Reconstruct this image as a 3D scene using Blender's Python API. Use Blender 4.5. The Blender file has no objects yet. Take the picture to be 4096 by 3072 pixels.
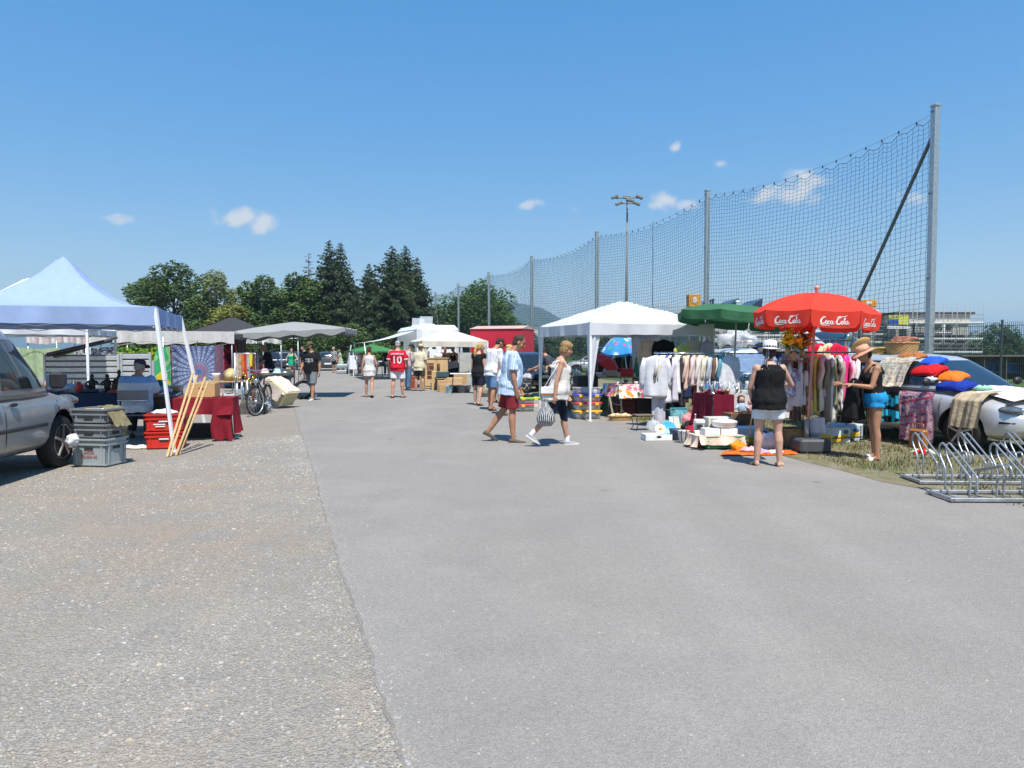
# Flea market on a gravel lot beside a sports field, clear summer noon.
import bpy,bmesh,math,random
import numpy as np
from mathutils import Vector,Matrix,noise
random.seed(7)
R = math.radians
SC = bpy.context.scene
COL = SC.collection
# ---------------------------------------------------------------- camera
HAZE_DENS = 3.0e-4
CAMH,PITCH,LENS = 1.53,R(2.66),25.3
cam_data = bpy.data.cameras.new('camera')
cam = bpy.data.objects.new('camera',cam_data)
COL.objects.link(cam)
cam.location = (0,0,CAMH)
cam.rotation_euler = (R(90) - PITCH,0,0)
cam_data.lens,cam_data.sensor_width = LENS,36
cam_data.clip_start,cam_data.clip_end = 0.1,20000
SC.camera = cam
# ---------------------------------------------------------------- sun and sky
SUN_EL = R(62)
SUN_H = Vector((0.28,-0.96,0)).normalized()          # horizontal direction towards the sun
sd = bpy.data.lights.new('sun','SUN')
sd.energy,sd.angle,sd.color = 4.6,R(0.53),(1.0,0.94,0.85)
sun = bpy.data.objects.new('sun',sd)
COL.objects.link(sun)
TO_SUN = Vector((SUN_H.x*math.cos(SUN_EL),SUN_H.y*math.cos(SUN_EL),math.sin(SUN_EL)))
sun.rotation_euler = (-TO_SUN).to_track_quat('-Z','Y').to_euler()
sun.location = (0,0,60)
world = bpy.data.worlds.new('World')
SC.world = world
world.use_nodes = True
wt = world.node_tree
wt.nodes.clear()
def wn(t,**kw):
 n = wt.nodes.new(t)
 for k,v in kw.items():
  setattr(n,k,v)
 return n
def wl(a,b):
 wt.links.new(a,b)
w_out = wn('ShaderNodeOutputWorld')
w_bg = wn('ShaderNodeBackground')
w_sky = wn('ShaderNodeTexSky')
w_sky.sky_type = 'NISHITA'
w_sky.sun_disc = False
w_sky.sun_elevation = SUN_EL
w_sky.sun_rotation = math.atan2(SUN_H.x,SUN_H.y)
w_sky.altitude,w_sky.air_density,w_sky.dust_density,w_sky.ozone_density = 400,1.0,0.0,3.0
w_bg.inputs['Strength'].default_value = 0.15
# a few small fair-weather clouds, as directions in the sky
w_tc = wn('ShaderNodeTexCoord')
w_sep = wn('ShaderNodeSeparateXYZ'); wl(w_tc.outputs['Generated'],w_sep.inputs[0])
def wmath(op,a,b=None,c=None,clamp=False):
 n = wn('ShaderNodeMath',operation=op); n.use_clamp = clamp
 for i,v in enumerate((a,b,c)):
  if v is None: continue
  if isinstance(v,(int,float)): n.inputs[i].default_value = v
  else: wl(v,n.inputs[i])
 return n.outputs[0]
w_y = wmath('MAXIMUM',w_sep.outputs['Y'],0.02)
w_cmb = wn('ShaderNodeCombineXYZ')
wl(wmath('DIVIDE',w_sep.outputs['X'],w_y),w_cmb.inputs[0])
wl(wmath('DIVIDE',w_sep.outputs['Z'],w_y),w_cmb.inputs[1])
w_n = wn('ShaderNodeTexNoise'); w_n.inputs['Scale'].default_value = 42; w_n.inputs['Detail'].default_value = 7
w_n.inputs['Roughness'].default_value = 0.34
wl(w_cmb.outputs[0],w_n.inputs['Vector'])
w_n2 = wn('ShaderNodeTexNoise'); w_n2.inputs['Scale'].default_value = 13; w_n2.inputs['Detail'].default_value = 3
wl(w_cmb.outputs[0],w_n2.inputs['Vector'])
# (u, v, half width, half height, thickness)
CLOUDS = [(-.372,.182,.036,.018,1.0),(-.352,.176,.030,.016,.9),(-.543,.180,.023,.010,.62),(-.402,.190,.014,.010,.35),(.385,.213,.052,.015,.85),
          (.405,.232,.032,.022,1.0),(.205,.205,.022,.015,.9),(.240,.200,.018,.009,.6),
          (.026,.200,.022,.009,.5),(.095,.196,.016,.007,.3),(.224,.280,.010,.009,.5),(.287,.257,.011,.006,.3),
          (.560,.213,.05,.016,.30),(.33,.205,.03,.010,.5)]
acc = None
for (u,v,a,b,k) in CLOUDS:
 n = wn('ShaderNodeVectorMath',operation='MULTIPLY_ADD')
 wl(w_cmb.outputs[0],n.inputs[0])
 n.inputs[1].default_value = (1/a,1/b,0)
 n.inputs[2].default_value = (-u/a,-v/b,0)
 l = wn('ShaderNodeVectorMath',operation='LENGTH'); wl(n.outputs[0],l.inputs[0])
 m = wmath('MULTIPLY',wmath('SUBTRACT',1.25,l.outputs['Value'],clamp=True),k)
 acc = m if acc is None else wmath('MAXIMUM',acc,m)
dens = wmath('ADD',acc,wmath('MULTIPLY',wmath('SUBTRACT',w_n.outputs['Fac'],0.57),2.6))
dens = wmath('ADD',dens,wmath('MULTIPLY',wmath('SUBTRACT',w_n2.outputs['Fac'],0.5),1.2))
dens = wmath('MULTIPLY',wmath('MULTIPLY',wmath('MULTIPLY',dens,1.35,clamp=True),wmath('MULTIPLY',acc,3.0,clamp=True)),0.86,clamp=True)
w_mix = wn('ShaderNodeMixRGB'); wl(dens,w_mix.inputs['Fac'])
w_gam = wn('ShaderNodeGamma'); w_gam.inputs['Gamma'].default_value = 0.34
w_hsv = wn('ShaderNodeHueSaturation'); w_hsv.inputs['Saturation'].default_value = 2.75; w_hsv.inputs['Value'].default_value = 1.95; w_hsv.inputs['Hue'].default_value = 0.509
wl(w_sky.outputs[0],w_gam.inputs['Color']); wl(w_gam.outputs[0],w_hsv.inputs['Color'])
wl(w_hsv.outputs[0],w_mix.inputs['Color1'])
w_mix.inputs['Color2'].default_value = (3.5,3.5,3.55,1)
wl(w_mix.outputs[0],w_bg.inputs['Color'])
wl(w_bg.outputs[0],w_out.inputs['Surface'])
vs = SC.view_settings
vs.view_transform,vs.look,vs.exposure,vs.gamma,vs.use_curve_mapping = 'Standard','None',0.66,1.0,False
SC.render.engine = 'CYCLES'
cy = SC.cycles
cy.use_denoising = True
try: cy.denoiser = 'OPENIMAGEDENOISE'
except Exception: pass
cy.max_bounces,cy.diffuse_bounces,cy.glossy_bounces,cy.transmission_bounces,cy.transparent_max_bounces = 6,3,3,5,10
cy.volume_bounces = 0
cy.caustics_reflective = cy.caustics_refractive = False
cy.sample_clamp_indirect = 6
# ---------------------------------------------------------------- measuring helpers: where things stand on the lot
FPX = LENS/36*4096
def ray(x,y):
 u,v = (x - 2048)/FPX,(1536 - y)/FPX
 return Vector((u,math.cos(PITCH) + v*math.sin(PITCH),v*math.cos(PITCH) - math.sin(PITCH)))
def G(x,y,z=0.0):
 d = ray(x,y); t = (z - CAMH)/d.z
 return Vector((d.x*t,d.y*t,z))
def W(x,y,Y):
 d = ray(x,y); t = Y/d.y
 return Vector((d.x*t,Y,CAMH + d.z*t))
def X(x,Y):
 return (x - 2048)/FPX*Y
ROAD = R(18.4)                                             # the lane runs this far to the left of the view
RD = Vector((-math.sin(ROAD),math.cos(ROAD),0))         # along the lane, away
RN = Vector((math.cos(ROAD),math.sin(ROAD),0))          # across the lane, to the right
SEATED_AT = (X(545,12.2),12.2,0)
# ---------------------------------------------------------------- mesh builder
class MB:
 def __init__(s):
  s.v,s.f,s.m,s.s = [],[],[],[]
  s.mi,s.sm,s.T = 0,False,None
 def add(s,vs,fs,mi=None,sm=None):
  o = len(s.v)
  if s.T is not None: vs = [s.T @ Vector(p) for p in vs]
  s.v.extend([tuple(p) for p in vs])
  mi = s.mi if mi is None else mi; sm = s.sm if sm is None else sm
  for f in fs:
   s.f.append([i + o for i in f]); s.m.append(mi); s.s.append(sm)
  return s
 def box(s,c,d,rot=None,mi=None,bev=0):
  x,y,z = d[0]/2,d[1]/2,d[2]/2
  M = rot.to_matrix() if hasattr(rot,'to_matrix') else rot
  if bev:
   b = min(bev,x*.9,y*.9,z*.9)
   vs,fs = [],[]
   for sx in (-1,1):
    for sy in (-1,1):
     for sz in (-1,1):
      vs += [(sx*x,sy*(y - b),sz*(z - b)),(sx*(x - b),sy*y,sz*(z - b)),(sx*(x - b),sy*(y - b),sz*z)]
   def I(sx,sy,sz,k): return ((sx > 0)*4 + (sy > 0)*2 + (sz > 0))*3 + k
   P = (-1,1)
   for a in P:
    fs.append([I(a,-1,-1,0),I(a,1,-1,0),I(a,1,1,0),I(a,-1,1,0)][::a])
    fs.append([I(-1,a,-1,1),I(-1,a,1,1),I(1,a,1,1),I(1,a,-1,1)][::a])
    fs.append([I(-1,-1,a,2),I(1,-1,a,2),I(1,1,a,2),I(-1,1,a,2)][::a])
   for a in P:
    for b2 in P:
     k = a*b2
     fs.append([I(a,b2,-1,0),I(a,b2,-1,1),I(a,b2,1,1),I(a,b2,1,0)][::k])
     fs.append([I(a,-1,b2,2),I(a,-1,b2,0),I(a,1,b2,0),I(a,1,b2,2)][::-k])
     fs.append([I(-1,a,b2,1),I(-1,a,b2,2),I(1,a,b2,2),I(1,a,b2,1)][::-k])
   for a in P:
    for b2 in P:
     for c2 in P:
      fs.append([I(a,b2,c2,0),I(a,b2,c2,1),I(a,b2,c2,2)][::a*b2*c2])
  else:
   vs = [(-x,-y,-z),(x,-y,-z),(x,y,-z),(-x,y,-z),(-x,-y,z),(x,-y,z),(x,y,z),(-x,y,z)]
   fs = [(3,2,1,0),(4,5,6,7),(0,1,5,4),(1,2,6,5),(2,3,7,6),(3,0,4,7)]
  c = Vector(c)
  vs = [(M @ Vector(p) if M is not None else Vector(p)) + c for p in vs]
  return s.add(vs,fs,mi,False)
 def bar(s,p0,p1,w,h=None,mi=None):
  p0,p1 = Vector(p0),Vector(p1); d = p1 - p0
  q = d.to_track_quat('Z','Y').to_matrix()
  return s.box((p0 + p1)/2,(w,h or w,d.length),q,mi)
 def tube(s,pts,r,n=8,mi=None,cap=True,closed=False,ell=1.0):
  pts = [Vector(p) for p in pts]; k = len(pts)
  rs = r if hasattr(r,'__len__') else [r]*k
  vs,fs = [],[]
  up = None
  for i,p in enumerate(pts):
   a = pts[i - 1] if (i > 0 or closed) else p
   b = pts[(i + 1) % k] if (i < k - 1 or closed) else p
   t = (b - a)
   t = t.normalized() if t.length > 1e-9 else Vector((0,0,1))
   if up is None:
    up = Vector((0,0,1)) if abs(t.z) < .9 else Vector((1,0,0))
   e1 = (up - t*up.dot(t))
   e1 = e1.normalized() if e1.length > 1e-6 else t.orthogonal().normalized()
   e2 = t.cross(e1); up = e1
   for j in range(n):
    a_ = 2*math.pi*j/n
    vs.append(p + e1*(math.cos(a_)*rs[i]) + e2*(math.sin(a_)*rs[i]*ell))
  for i in range(k if closed else k - 1):
   i2 = (i + 1) % k
   for j in range(n):
    j2 = (j + 1) % n
    fs.append((i*n + j,i*n + j2,i2*n + j2,i2*n + j))
  if cap and not closed:
   fs.append(tuple(range(n - 1,-1,-1))); fs.append(tuple(range((k - 1)*n,k*n)))
  return s.add(vs,fs,mi,True)
 def lathe(s,prof,n=16,c=(0,0,0),mi=None,sx=1,sy=1,smooth=True,rot=None):
  c = Vector(c); vs,fs = [],[]
  for (r,z) in prof:
   for j in range(n):
    a = 2*math.pi*j/n
    p = Vector((r*math.cos(a)*sx,r*math.sin(a)*sy,z))
    vs.append((rot @ p if rot is not None else p) + c)
  k = len(prof)
  for i in range(k - 1):
   for j in range(n):
    j2 = (j + 1) % n
    fs.append((i*n + j,i*n + j2,(i + 1)*n + j2,(i + 1)*n + j))
  fs.append(tuple(range(n - 1,-1,-1))); fs.append(tuple(range((k - 1)*n,k*n)))
  return s.add(vs,fs,mi,smooth)
 def ell(s,c,r,n=14,m=9,mi=None,rot=None):
  prof = []
  for i in range(m + 1):
   t = math.pi*i/m
   prof.append((max(math.sin(t),.02),-math.cos(t)))
  c = Vector(c); vs,fs = [],[]
  for (a,z) in prof:
   for j in range(n):
    b = 2*math.pi*j/n
    p = Vector((a*math.cos(b)*r[0],a*math.sin(b)*r[1],z*r[2]))
    vs.append((rot @ p if rot is not None else p) + c)
  for i in range(m):
   for j in range(n):
    j2 = (j + 1) % n
    fs.append((i*n + j,i*n + j2,(i + 1)*n + j2,(i + 1)*n + j))
  fs.append(tuple(range(n - 1,-1,-1))); fs.append(tuple(range(m*n,(m + 1)*n)))
  return s.add(vs,fs,mi,True)
 def grid(s,fn,nu,nv,mi=None,smooth=True,thick=0):
  vs = [fn(i/nu,j/nv) for i in range(nu + 1) for j in range(nv + 1)]
  fs = [(i*(nv + 1) + j,(i + 1)*(nv + 1) + j,(i + 1)*(nv + 1) + j + 1,i*(nv + 1) + j + 1) for i in range(nu) for j in range(nv)]
  return s.add(vs,fs,mi,smooth)
 def loft(s,rings,mi=None,cap=True,smooth=True):
  n = len(rings[0]); vs = [p for r in rings for p in r]; fs = []
  for i in range(len(rings) - 1):
   for j in range(n):
    j2 = (j + 1) % n
    fs.append((i*n + j,i*n + j2,(i + 1)*n + j2,(i + 1)*n + j))
  if cap:
   fs.append(tuple(range(n - 1,-1,-1))); fs.append(tuple(range((len(rings) - 1)*n,len(rings)*n)))
  return s.add(vs,fs,mi,smooth)
 def prism(s,poly,t,M=None,mi=None):
  """polygon in local x,z extruded along y by t (centred)"""
  n = len(poly)
  vs = [Vector((p[0],-t/2,p[1])) for p in poly] + [Vector((p[0],t/2,p[1])) for p in poly]
  if M is not None: vs = [M @ v for v in vs]
  fs = [tuple(range(n)),tuple(range(2*n - 1,n - 1,-1))]
  for i in range(n):
   j = (i + 1) % n
   fs.append((i,i + n,j + n,j))
  return s.add(vs,fs,mi,False)
 def mesh(s,name):
  me = bpy.data.meshes.new(name)
  me.from_pydata(s.v,[],s.f)
  me.polygons.foreach_set('material_index',s.m)
  me.polygons.foreach_set('use_smooth',s.s)
  me.update()
  return me
 def obj(s,name,mats,parent=None,loc=None,rz=0):
  me = s.mesh(name)
  for m in (mats if isinstance(mats,(list,tuple)) else [mats]):
   me.materials.append(m)
  o = bpy.data.objects.new(name,me)
  COL.objects.link(o)
  if parent is not None: o.parent = parent
  if loc is not None: o.location = loc
  if rz: o.rotation_euler = (0,0,rz)
  return o
def tag(o,label,cat,group=None,kind=None):
 if label: o['label'] = label
 if cat: o['category'] = cat
 if group: o['group'] = group
 if kind: o['kind'] = kind
 return o
def thing(name,label,cat,loc=(0,0,0),rz=0,group=None):
 o = bpy.data.objects.new(name,None)
 o.empty_display_size = .1
 COL.objects.link(o)
 o.location = loc; o.rotation_euler = (0,0,rz)
 return tag(o,label,cat,group)
def dup(root,loc,rz=None,label=None,group=None):
 kids = [c for c in bpy.data.objects if c.parent == root]
 r = root.copy(); COL.objects.link(r); r.location = loc
 if rz is not None: r.rotation_euler = (0,0,rz)
 if label: r['label'] = label
 if group: r['group'] = group
 for ch in kids:
  c = ch.copy(); COL.objects.link(c); c.parent = r
  for g in [g for g in bpy.data.objects if g.parent == ch]:
   d = g.copy(); COL.objects.link(d); d.parent = c
 return r
# ---------------------------------------------------------------- materials
_M = {}
def srgb(h):
 if isinstance(h,str):
  h = h.lstrip('#'); c = [int(h[i:i + 2],16)/255 for i in (0,2,4)]
  return tuple(x/12.92 if x <= .04045 else ((x + .055)/1.055) ** 2.4 for x in c)
 return h
def mat(name,col=(.5,.5,.5),rough=.6,metal=0,var=.12,scale=6,bump=0,bscale=40,vcol=False,spec=.5,coat=0,alpha=1,trans=0,ior=1.45,sheen=0,hue=None,detail=4,tl=0,stretch=None,emit=0):
 if name in _M: return _M[name]
 col = srgb(col)
 m = bpy.data.materials.new(name); m.use_nodes = True
 t = m.node_tree; N = t.nodes; L = t.links
 b = N['Principled BSDF']
 b.inputs['Roughness'].default_value = rough
 b.inputs['Metallic'].default_value = metal
 b.inputs['Specular IOR Level'].default_value = spec
 if coat: b.inputs['Coat Weight'].default_value = coat; b.inputs['Coat Roughness'].default_value = .06
 if trans: b.inputs['Transmission Weight'].default_value = trans; b.inputs['IOR'].default_value = ior
 if alpha < 1: b.inputs['Alpha'].default_value = alpha
 if sheen: b.inputs['Sheen Weight'].default_value = sheen
 tc = N.new('ShaderNodeTexCoord')
 vec = tc.outputs['Object']
 if stretch:
  mp = N.new('ShaderNodeMapping'); mp.inputs['Scale'].default_value = stretch
  L.new(vec,mp.inputs['Vector']); vec = mp.outputs[0]
 no = N.new('ShaderNodeTexNoise'); no.inputs['Scale'].default_value = scale; no.inputs['Detail'].default_value = detail
 L.new(vec,no.inputs['Vector'])
 mx = N.new('ShaderNodeMixRGB'); mx.blend_type = 'MIX'
 lo = [c*(1 - var) for c in col]; hi = [min(1,c*(1 + var)) for c in col]
 if hue is not None: hi = srgb(hue)
 rmp = N.new('ShaderNodeMapRange'); rmp.inputs[1].default_value = .3; rmp.inputs[2].default_value = .7
 L.new(no.outputs['Fac'],rmp.inputs[0]); L.new(rmp.outputs[0],mx.inputs['Fac'])
 mx.inputs['Color1'].default_value = (*lo,1); mx.inputs['Color2'].default_value = (*hi,1)
 out = mx.outputs[0]
 if vcol:
  at = N.new('ShaderNodeAttribute'); at.attribute_name = 'Col'
  mu = N.new('ShaderNodeMixRGB'); mu.blend_type = 'MULTIPLY'; mu.inputs['Fac'].default_value = 1
  L.new(at.outputs['Color'],mu.inputs['Color1'])
  mx.inputs['Color1'].default_value = (1 - var,1 - var,1 - var,1); mx.inputs['Color2'].default_value = (1,1,1,1)
  L.new(out,mu.inputs['Color2']); out = mu.outputs[0]
 L.new(out,b.inputs['Base Color'])
 if emit:
  L.new(out,b.inputs['Emission Color']); b.inputs['Emission Strength'].default_value = emit
 if bump:
  bn = N.new('ShaderNodeTexNoise'); bn.inputs['Scale'].default_value = bscale; bn.inputs['Detail'].default_value = 5
  L.new(vec,bn.inputs['Vector'])
  bp = N.new('ShaderNodeBump'); bp.inputs['Strength'].default_value = bump; bp.inputs['Distance'].default_value = .02
  L.new(bn.outputs['Fac'],bp.inputs['Height']); L.new(bp.outputs[0],b.inputs['Normal'])
 if tl:
  tr = N.new('ShaderNodeBsdfTranslucent'); L.new(out,tr.inputs['Color'])
  ms = N.new('ShaderNodeMixShader'); ms.inputs['Fac'].default_value = tl
  L.new(b.outputs[0],ms.inputs[1]); L.new(tr.outputs[0],ms.inputs[2])
  L.new(ms.outputs[0],N['Material Output'].inputs['Surface'])
 _M[name] = m
 return m
def cloth(name,col,var=.1,tl=0,bump=.35,bscale=14,vcol=False,rough=.85):
 return mat('fabric_' + name,col,rough=rough,var=var,scale=9,bump=bump,bscale=bscale,spec=.15,tl=tl,vcol=vcol)
def paint(name,col,rough=.28,coat=.6,metal=0,var=.04):
 return mat('paint_' + name,col,rough=rough,coat=coat,metal=metal,var=var,scale=3)
def plastic(name,col,rough=.42,var=.07,bump=.05):
 return mat('plastic_' + name,col,rough=rough,var=var,scale=5,bump=bump,bscale=30)
def set_col(o,fn):
 """flat print: colour attribute from a function of the local point"""
 me = o.data
 n = len(me.vertices); co = np.empty(n*3,dtype=np.float32); me.vertices.foreach_get('co',co)
 co = co.reshape(-1,3)
 cols = np.ones((n,4),dtype=np.float32)
 for i in range(n):
  c = fn(*co[i]); cols[i,:3] = c
 a = me.color_attributes.new('Col','FLOAT_COLOR','POINT')
 a.data.foreach_set('color',cols.ravel())
STEEL = mat('galvanised_steel',(.46,.48,.49),rough=.42,metal=.75,var=.16,scale=14,bump=.04)
ALU = mat('aluminium',(.62,.63,.64),rough=.4,metal=.8,var=.08)
DARKMETAL = mat('dark_metal',(.05,.05,.055),rough=.45,metal=.5,var=.2)
CHROME = mat('chrome',(.75,.76,.78),rough=.12,metal=1,var=.05)
WHITEMETAL = mat('white_metal',(.74,.75,.76),rough=.4,var=.06)
BLACKPL = plastic('black',(.018,.018,.019),rough=.5)
RUBBER = mat('rubber',(.016,.016,.016),rough=.85,var=.3)
WOOD = mat('wood',(.42,.27,.13),rough=.6,var=.3,scale=6,stretch=(3,3,30),bump=.15)
PALEWOOD = mat('pale_wood',(.55,.38,.19),rough=.6,var=.22,scale=5,stretch=(12,12,1.2),bump=.15)
DARKWOOD = mat('dark_wood',(.13,.07,.035),rough=.55,var=.35,scale=6,stretch=(3,3,30),bump=.15)
CARDBOARD = mat('cardboard',(.46,.29,.14),rough=.85,var=.1,scale=3,bump=.12,bscale=9)
WICKER = mat('wicker',(.42,.25,.09),rough=.7,var=.35,scale=50,bump=.6,bscale=70)
GLASS = mat('car_glass',(.012,.016,.019),rough=.04,spec=.9,var=.2,coat=.5)
CLEAR = mat('clear_plastic',(.80,.83,.85),rough=.16,var=.05,alpha=.38,spec=.6,bump=.15,bscale=18)
PAPER = mat('white_paper',(.76,.75,.72),rough=.8,var=.06)
WHITEPL = plastic('white',(.76,.77,.77))
# ================================================================ ground
def ground_mat(name,cols,scales,bump,bscale,speck=None,rough=.95,tracks=False):
 """cols: list of (colour); layered noise between them"""
 m = bpy.data.materials.new(name); m.use_nodes = True
 t = m.node_tree; N = t.nodes; L = t.links; b = N['Principled BSDF']
 b.inputs['Roughness'].default_value = rough; b.inputs['Specular IOR Level'].default_value = .25
 tc = N.new('ShaderNodeTexCoord'); out = None
 for i,(c,s) in enumerate(zip(cols[1:],scales)):
  no = N.new('ShaderNodeTexNoise'); no.inputs['Scale'].default_value = s; no.inputs['Detail'].default_value = 6; no.inputs['Roughness'].default_value = .6
  L.new(tc.outputs['Object'],no.inputs['Vector'])
  r = N.new('ShaderNodeMapRange'); r.inputs[1].default_value = .46; r.inputs[2].default_value = .68
  L.new(no.outputs['Fac'],r.inputs[0])
  mx = N.new('ShaderNodeMixRGB'); L.new(r.outputs[0],mx.inputs['Fac'])
  if out is None: mx.inputs['Color1'].default_value = (*cols[0],1)
  else: L.new(out,mx.inputs['Color1'])
  mx.inputs['Color2'].default_value = (*c,1); out = mx.outputs[0]
 if speck:
  for (sc,amt,dark) in speck:
   vo = N.new('ShaderNodeTexVoronoi'); vo.inputs['Scale'].default_value = sc
   L.new(tc.outputs['Object'],vo.inputs['Vector'])
   sp = N.new('ShaderNodeSeparateColor'); L.new(vo.outputs['Color'],sp.inputs[0])
   r = N.new('ShaderNodeMapRange'); r.inputs[1].default_value = 0; r.inputs[2].default_value = 1
   r.inputs[3].default_value = 1 - amt; r.inputs[4].default_value = 1 + amt*(0.4 if dark else 1)
   L.new(sp.outputs[0],r.inputs[0])
   mx = N.new('ShaderNodeMixRGB'); mx.blend_type = 'MULTIPLY'; mx.inputs['Fac'].default_value = 1
   L.new(out,mx.inputs['Color1']); L.new(r.outputs[0],mx.inputs['Color2']); out = mx.outputs[0]
 if tracks:
  mp = N.new('ShaderNodeMapping'); mp.inputs['Rotation'].default_value = (0,0,-ROAD); mp.inputs['Scale'].default_value = (1.1,.06,1)
  L.new(tc.outputs['Object'],mp.inputs['Vector'])
  no = N.new('ShaderNodeTexNoise'); no.inputs['Scale'].default_value = 1.0; no.inputs['Detail'].default_value = 5; L.new(mp.outputs[0],no.inputs['Vector'])
  r = N.new('ShaderNodeMapRange'); r.inputs[1].default_value = .3; r.inputs[2].default_value = .7; r.inputs[3].default_value = .94; r.inputs[4].default_value = 1.05; L.new(no.outputs['Fac'],r.inputs[0])
  mx = N.new('ShaderNodeMixRGB'); mx.blend_type = 'MULTIPLY'; mx.inputs['Fac'].default_value = 1; L.new(out,mx.inputs['Color1']); L.new(r.outputs[0],mx.inputs['Color2']); out = mx.outputs[0]
  vo = N.new('ShaderNodeTexVoronoi'); vo.inputs['Scale'].default_value = .75; L.new(tc.outputs['Object'],vo.inputs['Vector'])   # old oil spots
  n3 = N.new('ShaderNodeTexNoise'); n3.inputs['Scale'].default_value = 14; L.new(tc.outputs['Object'],n3.inputs['Vector'])
  ad = N.new('ShaderNodeMath'); ad.operation = 'MULTIPLY_ADD'; L.new(n3.outputs['Fac'],ad.inputs[0]); ad.inputs[1].default_value = .05; L.new(vo.outputs['Distance'],ad.inputs[2])
  r = N.new('ShaderNodeMapRange'); r.inputs[1].default_value = .045; r.inputs[2].default_value = .085; r.inputs[3].default_value = .70; r.inputs[4].default_value = 1.0; L.new(ad.outputs[0],r.inputs[0])
  mx = N.new('ShaderNodeMixRGB'); mx.blend_type = 'MULTIPLY'; mx.inputs['Fac'].default_value = 1; L.new(out,mx.inputs['Color1']); L.new(r.outputs[0],mx.inputs['Color2']); out = mx.outputs[0]
 L.new(out,b.inputs['Base Color'])
 bn = N.new('ShaderNodeTexVoronoi'); bn.inputs['Scale'].default_value = bscale
 L.new(tc.outputs['Object'],bn.inputs['Vector'])
 bn2 = N.new('ShaderNodeTexNoise'); bn2.inputs['Scale'].default_value = bscale*.3; bn2.inputs['Detail'].default_value = 8
 L.new(tc.outputs['Object'],bn2.inputs['Vector'])
 ad = N.new('ShaderNodeMath'); ad.operation = 'ADD'; L.new(bn.outputs['Distance'],ad.inputs[0]); L.new(bn2.outputs['Fac'],ad.inputs[1])
 bp = N.new('ShaderNodeBump'); bp.inputs['Strength'].default_value = bump; bp.inputs['Distance'].default_value = .012
 L.new(ad.outputs[0],bp.inputs['Height']); L.new(bp.outputs[0],b.inputs['Normal'])
 return m
ASPH = ground_mat('asphalt_worn',[(.262,.246,.226),(.298,.278,.252),(.24,.227,.21),(.28,.256,.225)],[.35,1.3,.16],.35,130,
                  speck=[(230,.24,True),(70,.07,False)],tracks=True)
GRAV = ground_mat('gravel_ground',[(.285,.256,.218),(.325,.30,.264),(.31,.248,.19),(.268,.248,.222)],[.9,.45,2.2],.8,75,
                  speck=[(140,.26,True),(60,.10,False)])
GRASSG = ground_mat('field_grass',[(.075,.12,.03),(.10,.15,.035),(.06,.10,.025)],[.1,1.5],.5,30)
VERGE = ground_mat('dry_verge',[(.22,.19,.115),(.14,.15,.06),(.27,.25,.20),(.17,.15,.08)],[1.4,3.2,5],.9,45,speck=[(60,.3,True)])
def sheet(name,pts,z,m):
 mb = MB(); mb.add([(p[0],p[1],z) for p in pts],[tuple(range(len(pts)))])
 o = mb.obj(name,m); o['kind'] = 'structure'
 return o
# far land: a big grass plain
sheet('ground',[(-7000,-60),(7000,-60),(7000,9000),(-7000,9000)],0,GRASSG)
def edge_l(d): return -0.43 - .327*(d - 2.64) + .012*math.sin(d*.8)
def edge_r(d): return 2.53 - .265*(d - 16.1)
lot = [(-60,-20),(8,-20),(8,3),(9.5,8.6),(10.5,19),(-24,124),(-60,118)]
sheet('gravel_lot',lot,.004,GRAV)
# verge of dry grass between the lane and the fence
vp = [(edge_r(60) - 1.0,60),(edge_r(30),30)] + [(edge_r(d) - .1 + random.uniform(-.12,.12),d) for d in np.linspace(22,9.2,26)] + [(4.30,8.3),(4.6,7.7),(5.2,7.2),(6.2,6.9),(9,6.6),(30,6),(30,12)] + [(11.2,19),(-2.4,60)]
sheet('verge',vp[::-1],.010,VERGE)
# asphalt lane with slightly ragged edges
lp,rp = [],[]
for d in np.concatenate([np.linspace(-6,24,420),np.linspace(24.5,70,40)]):
 lp.append((edge_l(d) + random.uniform(-.009,.009) + .018*noise.noise((d*.9,0,0)),d))
for d in np.concatenate([np.linspace(70,24.5,20),np.linspace(24,9.4,60)]):
 rp.append((edge_r(d) + random.uniform(-.03,.03) + .08*noise.noise((d*.7,5,0)),d))
rp += [(4.34,8.3),(4.62,7.62),(5.2,7.12),(6.1,6.85),(8,6.6),(14,6.2),(20,5.5),(20,-6)]
sheet('asphalt_lane',(lp + rp)[::-1],.0065,ASPH)
SEAMG = ground_mat('asphalt_seam',[(.20,.19,.175),(.245,.232,.213)],[6.0],.5,120)
sv = []
for (x,d) in lp: sv += [(x - .004,d,.0072),(x + .016 + .008*noise.noise((d*3,1,0)) + .010*noise.noise((d*17,1,5)),d,.0072)]
mb = MB(); mb.add(sv,[(2*i,2*i + 1,2*i + 3,2*i + 2) for i in range(len(lp) - 1)]); mb.obj('lane_edge_seam',SEAMG)['kind'] = 'structure'
# far end: the lot turns, pale asphalt apron
sheet('far_apron',[(-36,33),(-12,37),(-13,62),(-40,62)],.0125,ASPH)
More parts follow.
